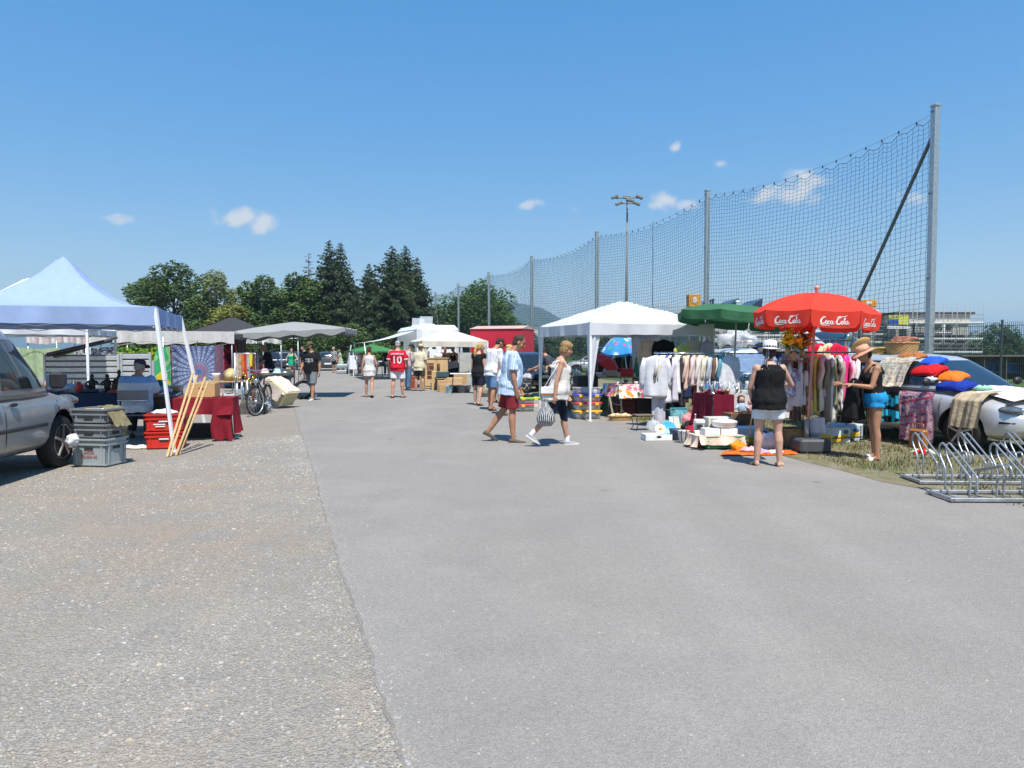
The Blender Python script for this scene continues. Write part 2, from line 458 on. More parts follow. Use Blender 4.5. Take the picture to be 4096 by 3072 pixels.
# loose stones on the gravel and stray grit on the lane
def stones(name,pos,size,mats,label,cat):
 rng = np.random.default_rng(5)
 base = np.array([(1,0,0),(.3,.95,0),(-.8,.6,0),(-.8,-.6,0),(.3,-.95,0),(.25,.1,.8),(-.35,.25,.75),(-.1,-.45,.7)],dtype=np.float32)
 fc = [(0,1,5),(1,2,6),(1,6,5),(2,3,6),(3,4,7),(3,7,6),(4,0,7),(0,5,7),(5,6,7)]
 k = len(pos); nb = len(base)
 ang = rng.uniform(0,6.28,k); ca,sa = np.cos(ang),np.sin(ang)
 jit = base[None]*rng.uniform(.7,1.25,(k,nb,3)).astype(np.float32)
 S = np.stack([size,size*rng.uniform(.6,1,k),size*rng.uniform(.35,.75,k)],1)
 v = jit*S[:,None,:]
 x = v[...,0]*ca[:,None] - v[...,1]*sa[:,None] + pos[:,0,None]
 y = v[...,0]*sa[:,None] + v[...,1]*ca[:,None] + pos[:,1,None]
 z = v[...,2] + pos[:,2,None]
 V = np.stack([x,y,z],-1).reshape(-1,3)
 F = (np.array(fc)[None] + (np.arange(k)*nb)[:,None,None]).reshape(-1,3)
 me = bpy.data.meshes.new(name)
 me.vertices.add(len(V)); me.vertices.foreach_set('co',V.astype(np.float32).ravel())
 me.loops.add(F.size); me.loops.foreach_set('vertex_index',F.astype(np.int32).ravel())
 me.polygons.add(len(F)); me.polygons.foreach_set('loop_start',np.arange(0,F.size,3,dtype=np.int32))
 me.polygons.foreach_set('loop_total',np.full(len(F),3,dtype=np.int32))
 mi = np.repeat(rng.choice(len(mats),k,p=np.array([.36,.31,.18,.07,.08])),len(fc)).astype(np.int32)
 me.polygons.foreach_set('material_index',mi)
 for m in mats: me.materials.append(m)
 me.update(); me.validate()
 o = bpy.data.objects.new(name,me); COL.objects.link(o)
 return tag(o,label,cat,kind='stuff')
SM = [mat('stone_grey',(.30,.295,.285),rough=.9,var=.2),mat('stone_tan',(.33,.29,.235),rough=.9,var=.2),mat('stone_dark',(.18,.18,.178),rough=.9),
      mat('stone_pale',(.42,.40,.365),rough=.9),mat('stone_ochre',(.40,.33,.22),rough=.9)]
rng = np.random.default_rng(3)
P = []
while len(P) < 46000:
 d = 1.9 + 11*rng.random() ** 1.9; x = edge_l(d) - 0.01 - 8.5*rng.random() ** 1.15
 if x < -.78*d - .6: continue
 nz = noise.noise((x*.9,d*.9,1)) + .5*noise.noise((x*2.7,d*2.7,4))
 if rng.random() < .45 + nz*.9 + (.35 if edge_l(d) - x < .22 else 0): P.append((x,d,.003))
P = np.array(P,dtype=np.float32)
sz = np.clip(rng.lognormal(-5.58,.43,len(P)),.002,.018).astype(np.float32)*(1 + .085*P[:,1])
stones('gravel',P,sz,SM,'loose grey and tan gravel stones on the lot','gravel')
P = []
while len(P) < 5000:
 d = 1.9 + 12*rng.random() ** 1.5; P.append((edge_l(d) + rng.normal(-.01,.05),d,.0062))
while len(P) < 10500:
 d = 1.9 + 10*rng.random() ** 1.6; x = edge_l(d) + 7*rng.random() ** 2.1
 if abs(x) > .78*d + .5: continue
 P.append((x,d,.0062))
P = np.array(P,dtype=np.float32)
sz = np.clip(rng.lognormal(-5.55,.4,len(P)),.0018,.013).astype(np.float32)
stones('grit',P,sz,SM,'stray grit lying on the asphalt lane','grit')
# grass blades on the verge
GB = [mat('blade_green',(.11,.15,.035),rough=.8,var=.3,scale=1.5,tl=.3),mat('blade_straw',(.30,.25,.12),rough=.8,var=.3,scale=1.5,tl=.3),mat('blade_dark',(.065,.10,.025),rough=.8,var=.3,tl=.3)]
mb = MB(); k = 0
while k < 22000:
 d = 6.9 + 14*random.random() ** 1.4; x0 = max(edge_r(d) if d > 9 else 4.9,2.0); x = x0 + 6.5*random.random() ** 1.2
 if x > .78*d: continue
 nz = noise.noise((x*.8,d*.8,7)) + .6*noise.noise((x*2.2,d*2.2,2))
 if random.random() > .38 + nz*.9 + min(.35,(x - x0)*.3): continue
 if x - x0 < .15 and random.random() < .75: continue
 h = random.uniform(.02,.065)*(1 + .6*max(0,nz)); a = random.uniform(0,6.28); w = random.uniform(.004,.009); l = random.uniform(.2,.9)*h
 dx,dy = math.cos(a),math.sin(a)
 mb.add([(x - dy*w,d + dx*w,.008),(x + dy*w,d - dx*w,.008),(x + dx*l + dy*w*.3,d + dy*l,h + .008)],[(0,1,2)],random.choice((0,0,1,1,2)))
 k += 1
tag(mb.obj('grass',GB),'patchy dry grass on the verge beside the lane','grass',kind='stuff')
# ================================================================ far hills
def hill(name,pts,Y,depth,m,seed,amp,x0,x1):
 """ridge given as picture heights at one distance; a real slope running up from the plain"""
 xs = np.linspace(x0,x1,240); px = [p[0] for p in pts]; py = [p[1] for p in pts]
 def f(u,v):
  x = x0 + (x1 - x0)*u
  h = np.interp(x,px,py)
  yy = Y - depth*(1 - v)
  h2 = h*(v ** .8)*(1 + .06*noise.noise((x*.006 + seed,v*3,0))) + amp*noise.noise((x*.05,v*20,seed))*v
  xx = x*(1 + 0*v)
  return (xx,yy,max(-3,h2 - 3))
 mb = MB(); mb.grid(f,240,26,smooth=False)
 def b(u,v):
  x = x0 + (x1 - x0)*u
  h = np.interp(x,px,py); yy = Y + depth*v
  return (x,yy,max(-3,h*(1 - v)*(1 + .06*noise.noise((x*.006 + seed,3,0))) + (amp*noise.noise((x*.05,20,seed)) if v < .01 else 0) - 3))
 mb.grid(b,240,6,smooth=False)
 o = mb.obj(name,m); o['kind'] = 'structure'
 return o
FOREST = mat('forest_slope',(.022,.045,.02),rough=.95,var=.5,scale=.02,hue=(.04,.065,.026),bump=0)
def hp(lst,Y): return [(X(x,Y),(1402 - y)/FPX*Y) for x,y in lst]
hill('hill',hp([(500,1400),(1250,1340),(1500,1240),(1700,1216),(1760,1222),(1830,1250),(1900,1262),(1960,1222),(2010,1200),(2090,1208),(2160,1222),(2210,1250),(2250,1275),(2330,1330),(2450,1375),(2600,1400)],2600),2600,700,FOREST,1,6,X(500,2600),X(2600,2600))
hill('hill',hp([(2300,1385),(2700,1370),(3200,1362),(3600,1352),(3800,1342),(3900,1338),(4096,1336),(4300,1334),(4700,1345),(5200,1380)],5200),5200,900,FOREST,5,5,X(2300,5200),X(5200,5200))
hill('hill',hp([(-900,1390),(-300,1345),(100,1340),(600,1335),(1200,1350),(1800,1372),(2400,1395)],4600),4600,900,FOREST,9,5,X(-900,4600),X(2400,4600))
# ================================================================ trees
LEAFS = {}
def leafmats(key,base,var):
 if key not in LEAFS:
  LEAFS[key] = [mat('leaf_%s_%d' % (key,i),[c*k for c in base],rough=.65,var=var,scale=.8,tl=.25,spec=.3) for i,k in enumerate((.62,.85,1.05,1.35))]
 return LEAFS[key]
BARK = mat('bark',(.09,.07,.05),rough=.95,var=.35,scale=3,bump=.5,bscale=12)
def card(mb,p,s,rnd,mi,flat=0.0,droop=0.0,aspect=.6):
 a = rnd.uniform(0,6.283); b = rnd.uniform(-1.1,1.1)*(1 - flat)
 u = Vector((math.cos(a),math.sin(a),math.sin(b)*.6 - droop)).normalized()
 w = u.cross(Vector((rnd.gauss(0,.6),rnd.gauss(0,.6),1))).normalized()
 n = u.cross(w)*s*.16
 mb.add([p - u*s*.5,p + w*s*aspect*.5 + n,p + u*s*.5,p - w*s*aspect*.5 + n],[(0,1,2),(0,2,3)],mi)
def deciduous(label,base,h,rw,key,col,seed,n=5200,leaf=.34,group='trees along the far edge',lobes=26,zlow=.12,skew=0):
 rnd = random.Random(seed); rw *= 1.32; n = int(n*2.1); leaf *= 1.15; lobes = int(lobes*1.3); col = [c*1.55 for c in col]
 t = thing('deciduous_tree',label,'tree',base,0,group)
 mb = MB()
 pts = [Vector((0,0,-.1)),Vector((.08,.05,h*.18)),Vector((-.1,0,h*.4)),Vector((.05,.1,h*.65)),Vector((0,0,h*.88))]
 mb.tube(pts,[h*.028,h*.022,h*.016,h*.009,h*.003],8)
 cl = []
 for i in range(lobes):
  z = h*rnd.uniform(zlow + .1,.9); k = (z/h - zlow)/(1 - zlow)
  prof = math.sin(min(1,k*1.02)*math.pi*.9 + .25) ** .7
  a = rnd.uniform(0,6.283); rr = rw*prof*math.sqrt(rnd.uniform(.12,.8))
  c = Vector((rr*math.cos(a) + skew*k,rr*math.sin(a),z)); rad = rw*rnd.uniform(.24,.38)*(1.05 - .3*k)
  cl.append((c,rad))
  p0 = pts[1].lerp(pts[4],max(0,k - .25)); mid = (p0 + c)/2 + Vector((0,0,-.1*rad))
  mb.tube([p0,mid,c],[h*.008,h*.005,h*.002],5)
 cl.append((Vector((skew,0,h*.92)),rw*.24))
 mb.obj('trunk',BARK,t)
 lm = leafmats(key,col,.25); mb = MB()
 tot = sum(r ** 2 for c,r in cl)
 for c,r in cl:
  tone = rnd.choice((0,1,1,2,2,3))
  for _ in range(int(n*r*r/tot)):
   d = Vector((rnd.gauss(0,1),rnd.gauss(0,1),rnd.gauss(0,.85))).normalized()*r*rnd.uniform(.55,1.12) ** .6
   mi = min(3,max(0,tone + rnd.choice((-1,0,0,1)))) if rnd.random() < .8 else rnd.randrange(4)
   card(mb,c + d,leaf*rnd.uniform(.6,1.3),rnd,mi)
 mb.obj('crown',lm,t)
 return t
def spruce(label,base,h,rw,key,col,seed,whorls=34,sparse=1.0,group='trees along the far edge',zlow=.03):
 rnd = random.Random(seed); rw *= 1.42; whorls = int(whorls*1.5); col = [c*1.2 for c in col]
 t = thing('spruce_tree',label,'tree',base,0,group)
 mb = MB(); mb.tube([(0,0,-.1),(0,0,h*.5),(0,0,h)],[h*.022,h*.012,h*.002],8)
 lm = leafmats(key,col,.2); cr = MB()
 for i in range(whorls):
  k = i/(whorls - 1); z = h*(zlow + (1 - zlow)*(k ** .92))
  L = rw*(1 - k) ** .82*rnd.uniform(.78,1.12) + .12
  nb = max(4,int((11 - 6*k)))
  off = rnd.uniform(0,6.28)
  for j in range(nb):
   if rnd.random() > sparse: continue
   z = h*(zlow + (1 - zlow)*(k ** .92)) + rnd.uniform(-.5,.5)*h*1.3/whorls; a = off + 6.283*j/nb + rnd.uniform(-.4,.4); l = L*rnd.uniform(.6,1.12)
   dr = .12 + .35*(1 - k)
   def bp(s): return Vector((math.cos(a)*l*s,math.sin(a)*l*s,z + (-dr*l*s + .30*l*s*s)))
   mb.tube([bp(0),bp(.5),bp(.95)],[.03*(1 - k) + .008,.02*(1 - k) + .005,.003],4)
   m = max(4,int(l/.075))
   for q in range(m):
    s = (q + rnd.random())/m
    p = bp(s) + Vector((rnd.gauss(0,.05),rnd.gauss(0,.05),-.05*l*rnd.random()))
    side = rnd.choice((-1,1)); dirv = Vector((math.cos(a + side*.9),math.sin(a + side*.9),-.35 - .3*rnd.random()))
    w = .5*l*(1 - .5*s)*rnd.uniform(.35,.85)*.62 + .16
    tip = p + dirv*w
    th = Vector((0,0,-1))*w*.34 + Vector((rnd.gauss(0,.06),rnd.gauss(0,.06),0))
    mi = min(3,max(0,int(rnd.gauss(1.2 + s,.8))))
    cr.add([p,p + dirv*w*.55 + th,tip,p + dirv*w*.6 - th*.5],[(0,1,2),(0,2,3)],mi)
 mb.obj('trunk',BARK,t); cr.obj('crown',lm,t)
 return t
def tp(x,Y): return (X(x,Y),Y,0)
def th(y,Y): return (1402 - y)/FPX*Y + CAMH
G1,G2,G3,DK,G4 = (.085,.12,.03),(.105,.13,.042),(.065,.105,.028),(.034,.058,.024),(.12,.125,.05)
deciduous('broad leafy tree at the far left end of the tree line',tp(600,84),th(1110,84),3.0,'a',G3,11,4200)
deciduous('tallest round-topped leafy tree left of the spruces',tp(700,80),th(1052,80),3.6,'b',(.055,.09,.025),12,6500)
deciduous('loose olive-toned tree just right of the tallest leafy one',tp(870,82),th(1085,82),3.4,'c',G2,13,5200,leaf=.3)
deciduous('small pale tree in the gap of the tree line',tp(945,88),th(1150,88),2.4,'c',G4,14,2600,leaf=.28)
deciduous('low yellowish-green tree in front of the olive one',tp(905,74),th(1225,74),2.3,'d',(.13,.14,.03),15,2600)
deciduous('fresh green bushy tree left of the thin bare-topped conifer',tp(1065,78),th(1108,78),3.2,'a',G1,16,6000)
deciduous('dense dark leafy tree under the thin conifer',tp(1180,76),th(1095,76),2.9,'b',(.055,.085,.025),17,5200)
spruce('thin sparse conifer with gaps, left of the twin spruces',tp(1240,82),th(1022,82),2.0,'e',(.075,.085,.045),21,26,.62)
spruce('tall spruce, left one of the twin tops',tp(1322,80),th(968,80),3.1,'f',DK,22,40)
spruce('tall spruce, right one of the twin tops',tp(1366,81),th(978,81),3.0,'f',DK,23,40)
spruce('shorter spruce between the two tall spruce groups',tp(1480,79),th(1062,79),3.0,'f',DK,24,36)
spruce('broad dark spruce with the widest skirt',tp(1572,77),th(992,77),3.9,'f',(.03,.052,.022),25,42)
spruce('spruce behind the broad dark one',tp(1625,80),th(990,80),3.3,'f',(.032,.055,.022),26,40)
spruce('rightmost spruce of the dark group',tp(1672,78),th(1036,78),2.2,'f',(.036,.054,.026),27,36)
# shrubs and understorey in front of the line
def shrub(label,x,y_top,Y,rw,key,col,seed,n=1500,leaf=.26):
 return deciduous(label,tp(x,Y),th(y_top,Y),rw,key,col,seed,n,leaf,'shrubs under the tree line',12,.0)
shrub('bright green shrub right of the grey awning',1410,1300,66,2.0,'a',G1,31,2400)
shrub('shrub filling the gap under the broad spruce',1520,1325,70,1.9,'b',G3,32,1700)
shrub('dark shrub under the twin spruces',1300,1330,70,2.1,'b',(.05,.075,.022),33,2000)
shrub('dark shrub behind the parked dark cars',1180,1325,68,2.2,'b',(.045,.07,.022),34,2200)
shrub('hedge shrub behind the red hatchback',1060,1310,67,2.2,'a',G3,35,2000)
shrub('shrub above the dark peaked tent',930,1290,72,2.2,'a',G1,36,1800)
shrub('shrub seen between the tent and the long awning',800,1290,74,2.4,'b',(.05,.08,.024),37,2000)
shrub('shrub behind the blue canopy edge',670,1270,74,2.6,'a',G3,38,2000)
shrub('low shrub below the small pale tree',560,1265,76,2.6,'b',G3,39,1800)
shrub('dark shrub beside the camper van',1620,1330,72,2.0,'b',(.045,.07,.022),40,1600)
# round tree behind the fence, centre
deciduous('big round maple behind the net fence, above the red trailer',tp(1915,96),th(1135,96),4.6,'g',(.06,.105,.022),41,9500,.36,lobes=40,zlow=.05)
deciduous('lower right flank bush of the round maple',tp(2035,94),th(1260,94),2.7,'g',(.06,.10,.022),42,2600,.34)
deciduous('lower left flank bush of the round maple',tp(1800,97),th(1240,97),2.8,'g',(.06,.10,.022),43,2600,.34)
# right-hand distance
deciduous('lone round tree beyond the field at the right edge',tp(3985,110),th(1305,110),3.3,'h',(.05,.085,.026),44,4200,.34,zlow=.04)
for i,(x,y,Y,r) in enumerate([(3900,1378,120,3.0),(4085,1372,125,2.6),(4180,1365,125,3.2),(4300,1370,130,3.5)]):
 deciduous(['hedge bush left of the lone round tree','hedge bush right of the lone round tree','hedge bush at the right picture edge','hedge bush past the picture edge'][i],tp(x,Y),th(y,Y),r,'h',(.05,.08,.025),50 + i,1200,.34,'bushes beyond the field',10,0)
for i,(x,y,Y,r) in enumerate([(2250,1345,130,3.0),(2330,1330,120,3.2),(2420,1345,125,3.0),(2190,1350,120,2.6)]):
 deciduous(['tree behind the sports field seen under the white tent roof','tree behind the parked silver car under the tent roof','tree far behind the book table','tree far behind the dark blue car'][i],tp(x,Y),th(y,Y),r,'h',(.05,.08,.025),60 + i,1500,.36,'trees behind the field',12,.1)
# far town: pale houses at the foot of the hill
HW = mat('house_wall',(.62,.60,.55),rough=.9); HR = mat('house_roof',(.20,.10,.07),rough=.9); HG = mat('house_window',(.05,.06,.07),rough=.2)
rnd = random.Random(4)
for i,(x,y) in enumerate([(2085,1306),(2110,1312),(2140,1309),(2165,1316),(2195,1300),(2215,1318),(2240,1308),(2262,1322)]):
 Y = 1500 + rnd.uniform(-80,80)
 t = thing('house',['pale far house on the hillside, %s' % w for w in ('first from the left','second from the left','third from the left','fourth from the left','fourth from the right','third from the right','second from the right','last at the right')][i],'house',(X(x,Y),Y,max(0,(1402 - y)/FPX*Y - 9)),rnd.uniform(-.4,.4),'houses on the far hillside')
 w,d,h = rnd.uniform(9,13),8,7
 mb = MB(); mb.box((0,0,h/2 - 4),(w,d,h + 8)); mb.obj('wall',HW,t)
 mb = MB(); mb.prism([(-d/2 - .6,h),(d/2 + .6,h),(0,h + 3.4)],w + 1,Matrix.Rotation(R(90),3,'Z')); mb.obj('roof',HR,t)
 for k in range(3):
  mb = MB(); mb.box((-w/3 + k*w/3,-d/2 - .02,h*.6),(1.2,.1,1.5)); mb.obj('window',HG,t)
# ================================================================ ball-stop net and field fence
NETC = mat('net_cord',(.018,.042,.05),rough=.8,var=.2)
PP = [Vector((11.0,19.0,0)) + Vector((-3.22,9.95,0))*i for i in range(8)]
HP = 7.85
for i,p in enumerate(PP):
 lab = ['tall square steel net pole with a diagonal brace, nearest of the row','second net pole from the near end of the row','third net pole, behind the white gazebo peak','fourth net pole, left of the white gazebo',
           'fifth net pole, in front of the round maple','sixth net pole, left in front of the round maple','seventh net pole, beside the camper van','last net pole at the far end of the row'][i]
 t = thing('net_pole',lab,'pole',p,ROAD,'poles of the ball-stop net')
 mb = MB(); mb.box((0,0,HP/2 - .2),(.17,.17,HP + .4),bev=.015); mb.obj('post',STEEL,t)
 mb = MB(); mb.box((0,0,HP + .03),(.19,.19,.06),bev=.01); mb.obj('cap',STEEL,t)
 for z in (1.2,3.4,5.6,7.7):
  mb = MB(); mb.tube([(-.1,0,z),(-.13,.05,z + .03),(-.13,0,z + .06),(-.1,0,z)],.008,5); mb.obj('hook',DARKMETAL,t)
 if i in (0,6):
  mb = MB(); q = Vector((0,4.2,0)) if i == 0 else Vector((0,-3,0))
  mb.bar((0,.08,HP - .75),(q.x,q.y,.0),.075,.06); mb.obj('brace',mat('brace_dark',(.12,.13,.14),rough=.5,metal=.4),t)
 if i == 0:
  mb = MB(); mb.box((0,-.02,.55),(.42,.42,1.3),bev=.05); mb.obj('protective_pad',mat('pad_navy',(.03,.04,.07),rough=.6),t)
def net_panel(a,b,lab,cw,ch,rad):
 L = (b - a).length; u = (b - a).normalized(); nn = Vector((u.y,-u.x,0))
 nv = int(L/cw); nh = int((HP - .3)/ch)
 t = thing('ball_net',lab,'net',(0,0,0),0,'panels of the ball-stop net')
 top = lambda s: HP - .18 - .42*4*s*(1 - s)
 hooks = int(L/.56)
 def pt(s,k):                                          # s along, k 0 top .. 1 bottom
  zt = top(s) - .13*abs(math.sin(math.pi*s*hooks))*max(0,1 - k*9)
  z = zt*(1 - k) + .3*k
  off = .16*math.sin(s*5 + k*2)*math.sin(math.pi*s) + .03*noise.noise((s*30,k*30,a.x))
  return a + u*(L*s + .04*noise.noise((k*22,s*18,3))) + nn*off + Vector((0,0,z + .035*noise.noise((s*18,k*22,9))))
 mb = MB()
 nodes = [[pt(i/nv,j/nh) for j in range(nh + 1)] for i in range(nv + 1)]
 V,F = [],[]
 def seg(p,q,r):
  d = (q - p).normalized(); e = d.cross(nn).normalized()*r; f = nn*r
  o = len(V); V.extend([p + f,p - f*.5 + e*.87,p - f*.5 - e*.87,q + f,q - f*.5 + e*.87,q - f*.5 - e*.87])
  F.extend([(o,o + 1,o + 4,o + 3),(o + 1,o + 2,o + 5,o + 4),(o + 2,o,o + 3,o + 5)])
 for i in range(nv + 1):
  for j in range(nh):
   seg(nodes[i][j],nodes[i][j + 1],rad)
 for j in range(nh + 1):
  for i in range(nv):
   seg(nodes[i][j],nodes[i + 1][j],rad*(1.7 if j == 0 else 1))
 mb.add(V,F); o = mb.obj('netting',NETC,t); o['kind'] = 'stuff'
 mb = MB(); n = 24
 mb.tube([a + u*(L*s) + Vector((0,0,top(s) + .04)) for s in [k/n for k in range(n + 1)]],.006,5); mb.obj('support_wire',STEEL,t)
 mb = MB()
 for k in range(hooks + 1):
  s = k/hooks; q = a + u*(L*s) + Vector((0,0,top(s))); mb.box(q + Vector((0,0,.015)),(.03,.03,.08))
 mb.obj('snap_hooks',DARKMETAL,t)['kind'] = 'stuff'
 return t
labs = ['nearest and tallest-looking panel of the dark ball-stop net','second panel of the net, with a joining cord','net panel above the white gazebo peak','net panel left of the white gazebo','net panel in front of the hill','net panel in front of the round maple','farthest net panel beside the camper van']
for i in range(7):
 f = (1,1,1.1,1.35,1.7,2.2,2.6)[i]
 net_panel(PP[i],PP[i + 1],labs[i],.175*f,.15*f,(.0048,.0053,.0063,.0072,.0082,.0095,.011)[i])
mb = MB(); q = PP[1].lerp(PP[2],.42); mb.tube([q + Vector((0,0,7.4)),q + Vector((.02,0,4)),q + Vector((0,0,.3))],.014,5)
tag(mb.obj('joining_cord',NETC),'vertical dark cord lacing two net widths together','cord')
# welded-bar field fence under the net and on to the right
FG = mat('fence_green_grey',(.085,.11,.105),rough=.5,metal=.2,var=.1)
t = thing('field_fence','welded bar fence of the sports field under the net','fence')
d0 = (PP[0] - PP[1]).normalized(); start = PP[0] + d0*12; FH = 2.18
for k in range(22):
 a = start - d0*(2.5*k); b = a - d0*2.5
 if k < 14:
  mb = MB(); step = .05 if k < 7 else .1
  n = int(2.5/step)
  for j in range(n):
   p = a.lerp(b,(j + .5)/n)
   mb.box((p.x,p.y,FH/2 + .03),(.007,.007,FH),Matrix.Rotation(ROAD,3,'Z'))
  for z in np.linspace(.12,FH - .06,10 if k < 7 else 6):
   mb.bar(Vector((a.x,a.y,z)),Vector((b.x,b.y,z)),.012,.012)
  mb.obj('fence_panel',FG,t)
 else:
  mb = MB()
  for j in range(20):
   p = a.lerp(b,(j + .5)/20); mb.box((p.x,p.y,FH/2),(.012,.012,FH))
  for z in (.15,1.1,FH - .06): mb.bar(Vector((a.x,a.y,z)),Vector((b.x,b.y,z)),.02)
  mb.obj('fence_panel',FG,t)
 mb = MB(); mb.box((a.x,a.y,FH/2 + .05),(.042,.04,FH + .06),Matrix.Rotation(ROAD,3,'Z')); mb.obj('fence_post',FG,t)
# floodlight mast
Y = 62; b = Vector((X(2504,Y),Y,0)); hh = (1402 - 800)/FPX*Y + CAMH
MASTG = mat('mast_grey',(.17,.18,.19),rough=.6)
t = thing('floodlight_mast','tall floodlight mast with a crown of lamps behind the net','floodlight',b)
mb = MB(); mb.tube([(0,0,0),(0,0,hh)],[.14,.07],10); mb.obj('mast',MASTG,t)
mb = MB(); mb.tube([(-1.0,0,hh),(1.0,0,hh + .05)],.05,6); mb.tube([(0,-.7,hh - .3),(0,.7,hh - .3)],.05,6); mb.tube([(-.75,-.3,hh - .5),(.75,-.3,hh - .5)],.05,6); mb.obj('crossarm',MASTG,t)
for (x,y,z,r) in [(-1.05,0,.12,-.4),(1.05,0,.1,.4),(-.75,-.35,-.5,-.4),(.75,-.35,-.5,.4),(0,.3,.15,0),(.1,-.7,-.3,.2)]:
 mb = MB(); mb.box((x,y,hh + z),(.62,.34,.22),Matrix.Rotation(r,3,'Y'),bev=.04)
 mb.box((x,y - .02,hh + z - .12),(.5,.3,.03),Matrix.Rotation(r,3,'Y'),mi=1); mb.obj('lamp_head',[MASTG,GLASS],t)
# ================================================================ figures
SKINS = {'fair': (.50,.29,.205),'tan': (.38,.19,.115),'mid': (.45,.245,.165),'pale': (.56,.36,.28)}
PEND = []
def finish_pending():
 dg = bpy.context.evaluated_depsgraph_get(); dg.update()
 new = []
 for (o,post) in PEND:
  new.append(bpy.data.meshes.new_from_object(o.evaluated_get(dg)))
 for (o,post),me in zip(PEND,new):
  mats = list(o.data.materials); o.modifiers.clear(); o.data = me
  me.materials.clear()
  for m in mats: me.materials.append(m)
  me.polygons.foreach_set('use_smooth',[True]*len(me.polygons))
  me.polygons.foreach_set('material_index',[0]*len(me.polygons))
  if post: post(o)
 PEND.clear()
def fused(mb,name,mats,parent,vox,smooth=3,post=None):
 o = mb.obj(name,mats,parent)
 r = o.modifiers.new('r','REMESH'); r.mode = 'VOXEL'; r.voxel_size = vox; r.use_smooth_shade = True
 if smooth:
  s = o.modifiers.new('s','SMOOTH'); s.factor = .5; s.iterations = smooth
 PEND.append((o,post))
 return o
def folds(o,amp,sc=(9,9,5),seed=0):
 me = o.data; n = len(me.vertices)
 co = np.empty(n*3,dtype=np.float32); me.vertices.foreach_get('co',co); co = co.reshape(-1,3)
 no = np.empty(n*3,dtype=np.float32); me.vertex_normals.foreach_get('vector',no); no = no.reshape(-1,3)
 q = co*np.array(sc,dtype=np.float32); q[:,0] += seed
 k = np.array([noise.noise(v) + .5*noise.noise((v[0]*2.3,v[1]*2.3,v[2]*2.3)) for v in q.tolist()],dtype=np.float32)
 co += no*(k*amp)[:,None]
 me.vertices.foreach_set('co',co.ravel()); me.update()
def capsule(mb,a,ra,b,rb,n=14):
 a,b = Vector(a),Vector(b); d = (b - a).normalized()
 pts,rs = [],[]
 for k in (1.0,.75,.4): pts.append(a - d*ra*k*.95); rs.append(ra*math.sqrt(max(.02,1 - k*k)))
 for k in (0,.33,.66,1): pts.append(a.lerp(b,k)); rs.append(ra + (rb - ra)*k)
 for k in (.4,.75,1.0): pts.append(b + d*rb*k*.95); rs.append(rb*math.sqrt(max(.02,1 - k*k)))
 mb.tube(pts,rs,n)
MALE = [(-.10,.11,.085,-.01),(-.05,.150,.108,-.01),(.02,.168,.118,-.012),(.09,.163,.112,0),(.18,.155,.105,.004),(.28,.165,.115,.004),(.37,.178,.122,0),(.44,.172,.110,-.008),(.49,.135,.085,-.012),(.525,.085,.07,-.015),(.56,.058,.058,-.012)]
FEM = [(-.10,.12,.09,-.01),(-.05,.165,.118,-.015),(.02,.178,.122,-.015),(.09,.160,.108,-.004),(.18,.136,.095,.004),(.28,.145,.103,.004),(.37,.157,.110,0),(.44,.150,.098,-.008),(.49,.118,.078,-.012),(.525,.072,.062,-.014),(.56,.049,.05,-.012)]
def rget(prof,z):
 zs = [p[0] for p in prof]
 return [float(np.interp(z,zs,[p[k] for p in prof])) for k in (1,2,3)]
class Fig: pass
